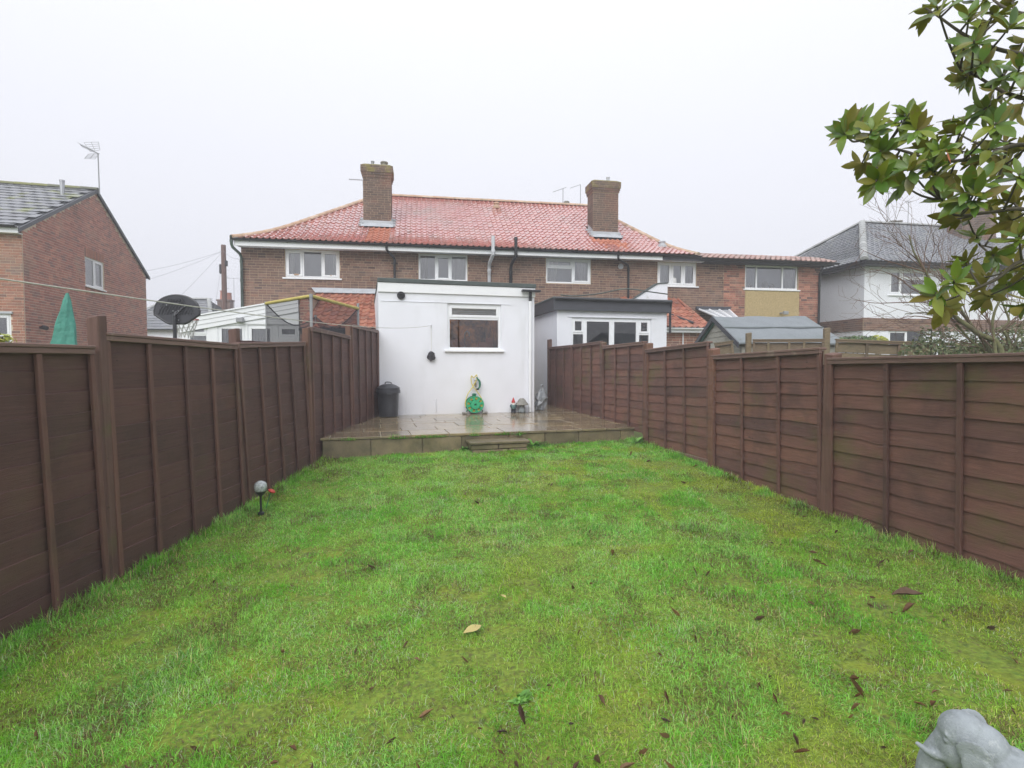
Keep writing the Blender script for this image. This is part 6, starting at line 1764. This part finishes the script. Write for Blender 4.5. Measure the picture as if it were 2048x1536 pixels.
clusters = [(1690,268),(1700,245),(1720,245),(1745,262),(1765,300),(1800,238),(1822,228),(1832,262),(1790,325),(1725,325),(1752,362),(1808,372),(1850,335),(1880,295),(1905,262),(1930,235),(1962,222),(1992,250),
            (1980,300),(1940,325),(1900,362),(1880,395),(1960,362),(2000,335),(2035,300),(2025,395),(1930,430),(1905,442),(1950,465),(2000,440),(2040,470),(2035,530),(1990,515),(1930,520),(1960,555),(1905,560),(1868,588),(1885,612),
            (2010,575),(2042,560),(1855,22),(1872,12),(1940,30),(1965,55),(1990,25),(2025,50),(1950,85),(1925,100),(2040,90),(1935,140),(1965,125),(2010,150),(2040,175),(2045,130),(1925,160),(1985,185),(2030,215),(1980,-10),(2030,-15),(1925,-20),
            (1845,290),(1770,345),(1870,345),(1930,385),(1985,405),(2042,350),(1912,300),(2000,280),(1955,395),(2020,440),(1975,590),(2045,610),(1860,310),(1815,335)]
twm = MB(); joined = MB(); nl = 0; leafs = []
for (cx, cy) in clusters:
    Y = r6.uniform(2.45, 3.05)
    tip = at(cx + r6.uniform(-5, 5), cy + r6.uniform(-5, 5), Y) - mo
    near_ = min(limb_pts, key=lambda p: (p - tip).length * (1.0 if p.x > tip.x - .05 else 2.5))
    st = near_
    ax = (tip - st)
    if ax.length < .03: ax = Vector((-1, 0, .2))
    midp = st.lerp(tip, .55) + Vector((0, 0, -.012 * ax.length / .3))
    S_ = smooth_pts([st, midp, tip], 4); twm.tube(S_, [.0065 - .003 * i / (len(S_) - 1) for i in range(len(S_))], 5)
    ax = (tip - midp).normalized()
    ax = (ax + Vector((-.25, -.1, .25))).normalized()
    k_ = r6.randint(9, 14); ph = r6.uniform(0, 6.28)
    e1 = ax.orthogonal().normalized(); e2 = ax.cross(e1)
    for k in range(k_):
        a = ph + k * 2.4; sp = r6.uniform(.55, 1.25) + (.15 if k > 5 else 0)
        d = (ax * math.cos(sp) + (e1 * math.cos(a) + e2 * math.sin(a)) * math.sin(sp)).normalized()
        d = (d + Vector((0, 0, -.12))).normalized()
        nn = (ax - d * ax.dot(d)); nn = nn.normalized() if nn.length > .05 else d.orthogonal().normalized()
        nn = (nn + Vector((r6.uniform(-.35, .35), r6.uniform(-.35, .35), .35 + r6.uniform(-.3, .3)))); nn = (nn - d * nn.dot(d)).normalized()
        y_ = nn.cross(d)
        ln = r6.uniform(.07, .135) * (1.0 if k < 6 else .85)
        base = tip - ax * r6.uniform(0, .05)
        M_ = Matrix(((d.x, y_.x, nn.x, base.x), (d.y, y_.y, nn.y, base.y), (d.z, y_.z, nn.z, base.z), (0, 0, 0, 1))) @ Matrix.Scale(ln, 4)
        leafs.append((M_, r6.randrange(len(LV)), base.length))
crown = twm.build('crown', MT['bark'], mg, True)
vis_order = sorted(range(len(leafs)), key=lambda i: abs((leafs[i][0].translation + mo).x / (leafs[i][0].translation + mo).y - .75))
indl = set(vis_order[:299])
for i, (M_, k, _) in enumerate(leafs):
    if i in indl:
        o = link('leaf', LVM[k], crown); o.matrix_local = M_
    else:
        joined._r = r6.uniform(.001, 1); b0 = len(joined.f); joined.add(LV[k].v, LV[k].f, M_); joined.mi[b0:] = LV[k].mi
if joined.f:
    o = joined.build('leaves', [MT['leaf_top_a'], MT['leaf_under_a']], crown, True); o['kind'] = 'stuff'
ol = at(1893, 298, 2.55) - mo
o = link('leaf', LV[2].mesh('leaf', [MT['leaf_orange'], MT['leaf_orange']]), crown); o.matrix_local = Matrix.Translation(ol) @ Euler((R(70), R(75), R(20))).to_matrix().to_4x4() @ Matrix.Scale(.075, 4); o['label'] = 'single orange dying leaf'

# ------------------------------------------------------------------ bare tree beyond the right fence
bt0 = at(1992, 730, 7.6)
bt = thing('bare_tree', 'leafless many stemmed small tree behind the nearest right fence panel', 'tree', (bt0.x, 7.6, -.16))
bo = Vector((bt0.x, 7.6, -.16))
stems = [[(1995,740),(2002,704),(1987,680),(1962,670),(1938,653),(1914,636),(1895,615),(1880,602),(1863,566),(1851,544),(1836,519),(1826,500),(1818,470)],
         [(1985,740),(1979,704),(1960,672),(1945,653),(1928,629),(1914,602),(1904,582),(1890,560)],
         [(2000,740),(2019,704),(2016,678),(2007,658),(2018,641),(2009,616),(2002,595),(2008,570)],
         [(1995,740),(1990,700),(1987,670),(1985,644),(1994,612),(2014,583),(2023,573),(2040,550)],
         [(1985,745),(1972,705),(1945,685),(1921,658),(1900,634),(1880,630),(1850,625),(1810,628)],
         [(2010,740),(2030,690),(2045,650),(2060,620)]]
rad = [.05, .04, .034, .034, .028, .03]
r8 = random.Random(88)
trk, twg = MB(), MB()
trunkroot = Vector((0, 0, 0))
nodes = []
for si, s in enumerate(stems):
    Yo = 7.6 + (si % 3 - 1) * .12
    P_ = [Vector((r8.uniform(-.05, .05), 0, 0)), Vector((r8.uniform(-.03, .03), 0, .6))] + [at(p[0], p[1], Yo + .03 * i) - bo for i, p in enumerate(s)]
    S_ = smooth_pts(P_, 4); n = len(S_)
    trk.tube(S_, [max(.006, rad[si] * (1 - .85 * i / n)) for i in range(n)], 7)
    nodes += [(S_[i], rad[si] * (1 - .85 * i / n), (S_[min(n-1, i+2)] - S_[max(0, i-2)]).normalized()) for i in range(n // 3, n)]
def grow(p, d, L, r, depth):
    pts = [p]; n = 5
    for i in range(n):
        d = (d + Vector((r8.uniform(-.22, .22), r8.uniform(-.22, .22), r8.uniform(-.12, .2)))).normalized(); pts.append(pts[-1] + d * L / n)
        if depth > 0 and i >= 1 and r8.random() < .75:
            dd = (d + Vector((r8.uniform(-.9, .9), r8.uniform(-.6, .6), r8.uniform(-.5, .8)))).normalized(); grow(pts[-1], dd, L * r8.uniform(.35, .65), r * .6, depth - 1)
    twg.tube(pts, [max(.0016, r * (1 - .75 * i / n)) for i in range(n + 1)], 4)
for k in range(70):
    p, r_, d = r8.choice(nodes); dd = (d * .6 + Vector((r8.uniform(-1, .55), r8.uniform(-.5, .5), r8.uniform(-.35, .8)))).normalized()
    grow(p, dd, r8.uniform(.35, 1.0), max(.004, min(.009, r_ * .5)), 2)
for s in ([(1880,602),(1850,604),(1800,605),(1750,606),(1715,600),(1700,595)], [(1851,544),(1810,532),(1770,520),(1735,505),(1710,492)], [(1863,566),(1830,580),(1800,557),(1765,542),(1740,538)], [(1895,615),(1860,590),(1820,562),(1790,550)], [(1851,544),(1835,505),(1826,470)], [(1880,640),(1830,632),(1790,640)]):
    P_ = [at(p[0], p[1], 7.6 + .05 * i) - bo for i, p in enumerate(s)]; S_ = smooth_pts(P_, 4); twg.tube(S_, [max(.002, .011 - .010 * i / len(S_)) for i in range(len(S_))], 5)
    for i in range(4, len(S_), 3): grow(S_[i], (Vector((r8.uniform(-.9, .2), r8.uniform(-.3, .3), r8.uniform(-.6, .7)))).normalized(), r8.uniform(.15, .45), .0035, 1)
trk.build('trunk', MT['bark_green'], bt, True)
twg.build('crown', MT['twig_red'], bt, True)

# ------------------------------------------------------------------ leafy shrubs
def foliage(m, blobs, n, size, r2, flat=.5):
    tot = sum(b[3] * b[4] + b[3] * b[5] for b in blobs)
    for b in blobs:
        k = int(n * (b[3] * b[4] + b[3] * b[5]) / tot)
        for _ in range(k):
            while True:
                v_ = Vector((r2.uniform(-1, 1), r2.uniform(-1, 1), r2.uniform(-1, 1)))
                if .05 < v_.length < 1: break
            v_ = v_.normalized() * (v_.length ** .35) * (1 + .14 * math.sin(5 * v_.x + 3 * v_.z) * math.cos(4 * v_.y + 2))
            p = Vector((b[0] + v_.x * b[3], b[1] + v_.y * b[4], b[2] + v_.z * b[5]))
            if p.z < .05: continue
            nn = (v_ + Vector((r2.uniform(-.8, .8), r2.uniform(-.8, .8), r2.uniform(-.3, 1)))).normalized(); d = nn.orthogonal().normalized(); d = Matrix.Rotation(r2.uniform(0, 6.28), 3, nn) @ d; y_ = nn.cross(d)
            s_ = size * r2.uniform(.7, 1.3); m._r = r2.uniform(.001, 1)
            m.add([p - d * s_ * .5, p + y_ * s_ * .27 + nn * s_ * .06, p + d * s_ * .5, p - y_ * s_ * .27 + nn * s_ * .06], [(0, 3, 2), (0, 2, 1)])
def shrub(name, label, base, blobs, n, size, mt, seed, cat='shrub', stems_=5, group=None):
    t = thing(name, label, cat, base, 0, group); r2 = random.Random(seed)
    m = MB(); foliage(m, blobs, n, size, r2); m.build('foliage', MT[mt], t)
    m = MB()
    for k in range(stems_):
        b = blobs[k % len(blobs)]
        m.tube(smooth_pts([(b[0] + r2.uniform(-.1, .1), b[1] + r2.uniform(-.1, .1), 0), (b[0] + r2.uniform(-.2, .2), b[1], b[2] * .5), (b[0] + r2.uniform(-.5, .5) * b[3], b[1] + r2.uniform(-.5, .5) * b[4], b[2] + b[5] * .5)], 3), [.03 - .0036 * i for i in range(7)], 6)
    m.build('stem', MT['bark'], t)
    return t
sb = at(1940, 720, 8.0); o0 = Vector((sb.x, 8.0, -.16))
def rel(px, py, Y): q = at(px, py, Y) - o0; return (q.x, q.y, q.z)
shrub('variegated_shrub', 'dense variegated green shrub under the bare tree above the right fence', o0, [(*rel(1910, 705, 8.0), .62, .4, .38), (*rel(2000, 702, 8.0), .7, .4, .36), (*rel(1870, 672, 8.05), .2, .2, .2), (*rel(2060, 690, 8.1), .5, .4, .4), (*rel(1850, 715, 8.0), .35, .3, .3)], 5200, .05, 'hedge', 3)
hb = at(1720, 690, 13.5); o0 = Vector((hb.x, 13.5, -.16))
shrub('clipped_hedge', 'low green hedge turning yellow at one end before the white house', o0, [(*rel(1690, 684, 13.5), .28, .3, .14), (*rel(1715, 683, 13.5), .3, .3, .15), (*rel(1735, 683, 13.5), .25, .3, .14)], 1500, .06, 'hedge_green', 5, 'hedge')
hb2 = at(1756, 690, 13.4); o0 = Vector((hb2.x, 13.4, -.16))
shrub('yellow_shrub', 'small yellow leaved bush at the end of the low hedge', o0, [(*rel(1752, 682, 13.4), .22, .25, .15), (*rel(1765, 684, 13.4), .12, .2, .11)], 700, .06, 'hedge_yellow', 6)
lb0 = at(2, 700, 5.2); o0 = Vector((lb0.x, 5.2, -.16))
shrub('laurel_shrub', 'few pale green shrub leaves peeping over the fence at the left edge', o0, [(*rel(0, 678, 5.2), .09, .12, .05), (*rel(-40, 690, 5.2), .25, .2, .12)], 120, .075, 'hedge_yellow', 7)

# ------------------------------------------------------------------ weeds
def weed(label, x, y, z, n, ln, seed, wid=.3):
    t = MB(); r2 = random.Random(seed); L = big_leaf('leaf', -.3, .25, seed, None, wid)
    for k in range(n):
        a = r2.uniform(0, 6.28); tilt = r2.uniform(-1.2, -.15); s_ = ln * r2.uniform(.5, 1.1)
        t._r = r2.uniform(.001, 1)
        M_ = Matrix.Translation((r2.uniform(-.4, .4) * ln * 1.2, r2.uniform(-.4, .4) * ln * 1.2, .005)) @ Matrix.Rotation(a, 4, 'Z') @ Matrix.Rotation(tilt, 4, 'Y') @ Matrix.Scale(s_, 4)
        t.add(L.v, L.f, M_)
    o = t.build('weed', MT['weed'], None, True, (x, y, z)); tag(o, label, 'weed', 'leafy weeds in the lawn')
q = at(1042, 1440, 2.32); weed('leafy green weed growing in the foreground lawn', q.x, 2.32, gz(q.x, 2.32), 30, .05, 1, .45)
q = FP.w(FP.front(1073, 895, -.05)[0], -.08, 0); weed('leafy weed at the right end of the stone step', q.x, q.y, gz(q.x, q.y), 30, .15, 2, .4)
q = FP.w(FP.front(930, 895, -.05)[0], -.06, 0); weed('leafy weed at the left end of the stone step', q.x, q.y, gz(q.x, q.y), 18, .10, 3, .4)
q = at(1275, 885, 8.9); weed('low leafy weeds at the right patio corner by the fence', q.x - .02, 8.85, gz(q.x, 8.85), 34, .16, 4, .4)
q = FP.w(FP.front(1035, 877, .0)[0], -.035, .36); weed('tuft of weed sprouting from the patio edge above the step', q.x, q.y, .33, 16, .09, 5, .2)

# ------------------------------------------------------------------ fallen leaves
def dead(name, seed, curl):
    m = MB(); r2 = random.Random(seed); n = 6; top = []
    for i in range(n + 1):
        t = i / n; w = max(.015, .17 * math.sin(math.pi * t ** .85)); z = .1 * math.sin(t * 3.0 + seed) + curl * t * t * .3
        for (y, zz) in ((-w, curl * .9 * w + r2.uniform(-.03, .03)), (0, 0), (w, curl * 1.3 * w + r2.uniform(-.03, .03))): top.append((t - .5, y, z + zz))
    fs = [(3*i + j, 3*i + 3 + j, 3*i + 4 + j, 3*i + 1 + j) for i in range(n) for j in range(2)]
    m.add(top, fs); m.add([(p[0], p[1], p[2] - .02) for p in top], [f[::-1] for f in fs])
    return m
DL = [dead('leaf', s, c) for s, c in ((1, .9), (2, 1.6), (3, 2.2), (4, 1.2), (5, 2.6))]
DLM = [d.mesh('fallen_leaf', MT['dead_leaf']) for d in DL]
r9 = random.Random(99)
def in_lawn(x, y, mg_=.12):
    return LEFT_X + mg_ < x < right_x(y) - mg_ and FP.loc((x, y, 0)).y < -.1
cnt = 0
while cnt < 140:
    y = 1.85 + 6.0 * r9.random() ** 1.9; x = r9.uniform(-.95 * y, .97 * y)
    if not in_lawn(x, y): continue
    if r9.random() > .12 + .88 * sst(-1.6, 1.6, x + .25 * (3 - y)): continue
    if abs(x - eh.x) < .3 and abs(y - 1.62) < .3: continue
    s_ = .022 + .05 * r9.random() ** 1.5
    o = link('fallen_leaf', r9.choice(DLM), None, (x, y, gz(x, y) + .009), (r9.uniform(-.5, .5), r9.uniform(-.4, .4), r9.uniform(0, 6.28)), (s_, s_ * r9.uniform(.6, 1.1), s_))
    if math.hypot(x - eh.x, y - 1.62) < .95: lb_, gr2 = 'small curled brown dead leaf lying close around the stone elephant', 'dead leaves around the elephant'
    elif right_x(y) - x < .75: lb_, gr2 = 'small curled brown dead leaf lying beside the right fence', 'dead leaves beside the right fence'
    elif y > 4.6: lb_, gr2 = 'tiny brown dead leaf on the far half of the lawn towards the patio', 'dead leaves towards the patio'
    elif x < -.55: lb_, gr2 = 'small curled brown dead leaf on the left half of the near lawn', 'dead leaves on the left of the lawn'
    elif y < 2.75: lb_, gr2 = 'small curled brown dead leaf along the bottom edge of the lawn near the green weed', 'dead leaves in the foreground'
    else: lb_, gr2 = 'small curled brown dead leaf in the middle of the lawn right of the pale leaf', 'dead leaves in mid lawn'
    tag(o, lb_, 'leaf', gr2); cnt += 1
for (px, py, Y, L_, rz, me, lb_) in ((926, 1272, 2.86, .13, R(42), LV[0].mesh('fallen_leaf', [MT['pale_leaf']] * 2), 'large pale yellow leaf lying near the middle of the lawn'),
                                 (1815, 1222, 3.2, .16, R(-25), DL[0].mesh('fallen_leaf', MT['dead_leaf']), 'long brown leaf lying on the right side of the lawn'),
                                 (1012, 1205, 3.3, .09, R(120), LV[1].mesh('fallen_leaf', [MT['pale_leaf']] * 2), 'small greenish leaf behind the large pale leaf')):
    q = at(px, py, Y)
    x, y = q.x, Y
    o = link('fallen_leaf', me, None, (x, y, gz(x, y) + .035), (R(12), R(-6), rz), (L_, L_, L_)); tag(o, lb_, 'leaf')

# ------------------------------------------------------------------ grass
nr = np.random.default_rng(5)
def vnoise(x, y, sc, seed):
    g_ = np.random.default_rng(seed).random((64, 64)); X, Y = x * sc + 100, y * sc + 100
    xi, yi = np.floor(X).astype(int), np.floor(Y).astype(int); fx, fy = X - xi, Y - yi
    fx, fy = fx*fx*(3-2*fx), fy*fy*(3-2*fy)
    G = lambda a, b: g_[a % 64, b % 64]
    return (G(xi, yi)*(1-fx) + G(xi+1, yi)*fx)*(1-fy) + (G(xi, yi+1)*(1-fx) + G(xi+1, yi+1)*fx)*fy
def npss(a, b, x): t = np.clip((x - a) / (b - a), 0, 1); return t*t*(3-2*t)
gxs = np.arange(-3.1, 4.2, .05); gys = np.arange(0.4, 9.6, .05)
GH = np.array([[gz(x, y) for x in gxs] for y in gys])
def gzv_(x, y):
    fx = np.clip((x - gxs[0]) / .05, 0, len(gxs) - 1.001); fy = np.clip((y - gys[0]) / .05, 0, len(gys) - 1.001)
    i, j = fx.astype(int), fy.astype(int); fx -= i; fy -= j
    return (GH[j, i]*(1-fx) + GH[j, i+1]*fx)*(1-fy) + (GH[j+1, i]*(1-fx) + GH[j+1, i+1]*fx)*fy
def sample(n, y0, y1, p):
    y = y0 + (y1 - y0) * nr.random(n) ** p; w = np.minimum(1.12 * y + .35, 3.6); x = (nr.random(n) * 2 - 1) * w
    return x, y
xa, ya = sample(820000, 1.3, 9.3, 1.12)
# a strip of longer grass along both fences
n2 = 15000
yb_ = 1.5 + 7.6 * nr.random(n2); side = nr.random(n2) < .5; off = np.abs(nr.normal(0, .07, n2)) + .03
xb_ = np.where(side, LEFT_X + off, 3.05 - .2185 * (yb_ - 5.09) - off - .03)
x = np.concatenate([xa, xb_]); y = np.concatenate([ya, yb_]); edge = np.concatenate([np.zeros(len(xa)), np.ones(n2)])
rx = 3.05 - .2185 * (y - 5.09)
pv = (x - FP.o.x) * FP.v.x + (y - FP.o.y) * FP.v.y; pu = (x - FP.o.x) * FP.u.x + (y - FP.o.y) * FP.u.y
keep = (x > LEFT_X + .02) & (x < rx - .035) & (pv < -.012) & ~((pv > -.40) & (pu > ua - .02) & (pu < ub + .02))
bare = vnoise(x, y, 2.3, 1) * .55 + vnoise(x, y, 7.1, 2) * .45
moss = np.clip(npss(.42, .7, vnoise(x, y, 1.1, 3) * .5 + vnoise(x, y, 4.7, 4) * .5) * (.15 + .85 * npss(-1.4, 1.8, x)) + .3 * npss(.55, .8, vnoise(x, y, 2.2, 5)), 0, 1)
dens = 1 - .8 * npss(.64, .76, bare) - .2 * moss
keep &= (nr.random(len(x)) < dens) | (edge > 0)
keep &= ~((np.abs(x - eh.x - .12) < .24) & (np.abs(y - 1.62) < .16))
x, y, edge, moss = x[keep], y[keep], edge[keep], moss[keep]
# tufts rooted in the joint under the patio edge
n3 = 1500; cu_ = np.array([FP.front(p_, 880)[0] for p_ in (790, 805, 838, 850, 868, 880, 950, 1000, 1012, 1040, 700)])
tu3 = nr.choice(cu_, n3) + nr.normal(0, .045, n3); xq = FP.o.x + FP.u.x * tu3 + FP.v.x * -.02; yq = FP.o.y + FP.u.y * tu3 + FP.v.y * -.02
x = np.concatenate([x, xq]); y = np.concatenate([y, yq]); edge = np.concatenate([edge, np.full(n3, 2.0)]); moss = np.concatenate([moss, np.zeros(n3)])
N = len(x)
fd = np.minimum(x - LEFT_X, 3.05 - .2185 * (y - 5.09) - x)
longf = .85 + .65 * npss(.3, .0, fd) + .5 * npss(-.25, 0, (x - FP.o.x) * FP.v.x + (y - FP.o.y) * FP.v.y) + .5 * npss(.6, .85, vnoise(x, y, 3.0, 9)) + .6 * npss(.66, .82, vnoise(x, y, 9.0, 19))
ln = (.017 + .034 * nr.random(N) ** 1.6) * longf * (1 - .35 * moss) * (1 + (edge == 1) * .5)
wd = nr.uniform(.0016, .0030, N) * (1 + .16 * np.clip(y - 2, 0, 6))
flow = 6.28 * vnoise(x, y, 4.6, 7) * 2 + nr.normal(0, 1.6, N)
lean = np.clip(nr.normal(1.1, .5, N), .05, 1.8) * np.where(edge > 0, .55, 1)
cx_, sx_ = np.cos(flow), np.sin(flow)
z = np.where(edge > 1, .352, gzv_(x, y) - .004)
px_, py_ = -sx_ * wd / 2, cx_ * wd / 2
def seg(t, s0):
    h = ln * t * np.cos(lean * s0); o_ = ln * t * np.sin(lean * s0); return x + cx_ * o_, y + sx_ * o_, z + np.maximum(h, .003 + .006 * t)
m1 = seg(.55, .6); tpv = seg(1.0, 1.0)
V = np.empty((N, 5, 3), np.float32)
V[:, 0] = np.stack([x - px_, y - py_, z], 1); V[:, 1] = np.stack([x + px_, y + py_, z], 1)
V[:, 2] = np.stack([m1[0] + px_ * .9, m1[1] + py_ * .9, m1[2]], 1); V[:, 3] = np.stack([m1[0] - px_ * .9, m1[1] - py_ * .9, m1[2]], 1)
V[:, 4] = np.stack(tpv, 1)
C = np.array([lin(94,166,40), lin(116,186,52), lin(148,204,96), lin(80,154,48)])
ci = np.clip((vnoise(x, y, 1.7, 11) * 2.2 + nr.random(N) * 1.6).astype(int), 0, 3); col = C[ci]
dark = npss(.5, .0, fd)[:, None]; col = col * (1 - .0 * dark)
ym = np.array([lin(176,182,50), lin(158,166,54)])[nr.integers(0, 2, N)]
mk = (moss * .74)[:, None]; col = col * (1 - mk) + ym * mk
dry = (nr.random(N) < .05 + .10 * npss(.5, .75, vnoise(x, y, 2.3, 13)))[:, None]; col = np.where(dry, np.array(lin(196,180,124)), col)
col = np.clip(col * nr.uniform(.68, 1.5, (N, 1)), 0, .8)
glint = (nr.random(N) < .02 + .12 * npss(.5, .75, vnoise(x, y, 3.3, 17)))[:, None]; col = np.where(glint, np.array(lin(186,204,160)), col)  # scattered pale silver blades imitate wet highlights through their colour
brn = (nr.random(N) < .04 + .34 * npss(.55, .75, vnoise(x, y, 5.3, 15)))[:, None]; col = np.where(brn, np.array(lin(112,88,62)), col)
tris = np.array([[0, 1, 2], [0, 2, 3], [3, 2, 4]], np.int32)
idx = (np.arange(N, dtype=np.int32) * 5)[:, None, None] + tris[None]
me = bpy.data.meshes.new('grass')
me.vertices.add(N * 5); me.vertices.foreach_set('co', V.reshape(-1))
me.loops.add(N * 9); me.loops.foreach_set('vertex_index', idx.reshape(-1))
me.polygons.add(N * 3); me.polygons.foreach_set('loop_start', np.arange(0, N * 9, 3, dtype=np.int32))
me.update(calc_edges=False)
ca = me.attributes.new('blade', 'FLOAT_COLOR', 'POINT')
ca.data.foreach_set('color', np.repeat(np.concatenate([col, np.ones((N, 1))], 1), 5, 0).astype(np.float32).reshape(-1))
gm = bpy.data.materials.new('grass'); gm.use_nodes = True
nt = gm.node_tree; nt.nodes.clear()
go = nt.nodes.new("ShaderNodeOutputMaterial"); gb_ = nt.nodes.new("ShaderNodeBsdfPrincipled"); ga_ = nt.nodes.new("ShaderNodeAttribute"); ga_.attribute_name = 'blade'
gt_ = nt.nodes.new("ShaderNodeBsdfTranslucent"); gx_ = nt.nodes.new("ShaderNodeMixShader"); gx_.inputs[0].default_value = .38
gb_.inputs['Roughness'].default_value = .3; gb_.inputs['Specular IOR Level'].default_value = .35
nt.links.new(ga_.outputs['Color'], gb_.inputs['Base Color']); nt.links.new(ga_.outputs['Color'], gt_.inputs[0])
nt.links.new(gb_.outputs[0], gx_.inputs[1]); nt.links.new(gt_.outputs[0], gx_.inputs[2]); nt.links.new(gx_.outputs[0], go.inputs[0])
me.materials.append(gm)
tag(link('grass', me), 'short wet green grass covering the lawn between the fences', 'grass', kind='stuff')

# ------------------------------------------------------------------ damp air
hz_m = bpy.data.materials.new('haze'); hz_m.use_nodes = True
nt = hz_m.node_tree; nt.nodes.clear()
ho = nt.nodes.new("ShaderNodeOutputMaterial"); hv = nt.nodes.new("ShaderNodeVolumePrincipled")
hv.inputs['Color'].default_value = (.96, .97, 1.0, 1); hv.inputs['Density'].default_value = HAZE; hv.inputs['Anisotropy'].default_value = 0.0
nt.links.new(hv.outputs[0], ho.inputs['Volume'])
m = MB(); m.box(-720, 720, -720, 720, -1.3, 9.9)
tag(m.build('haze', hz_m), 'thin damp winter haze filling the air between the houses', 'haze', kind='stuff')
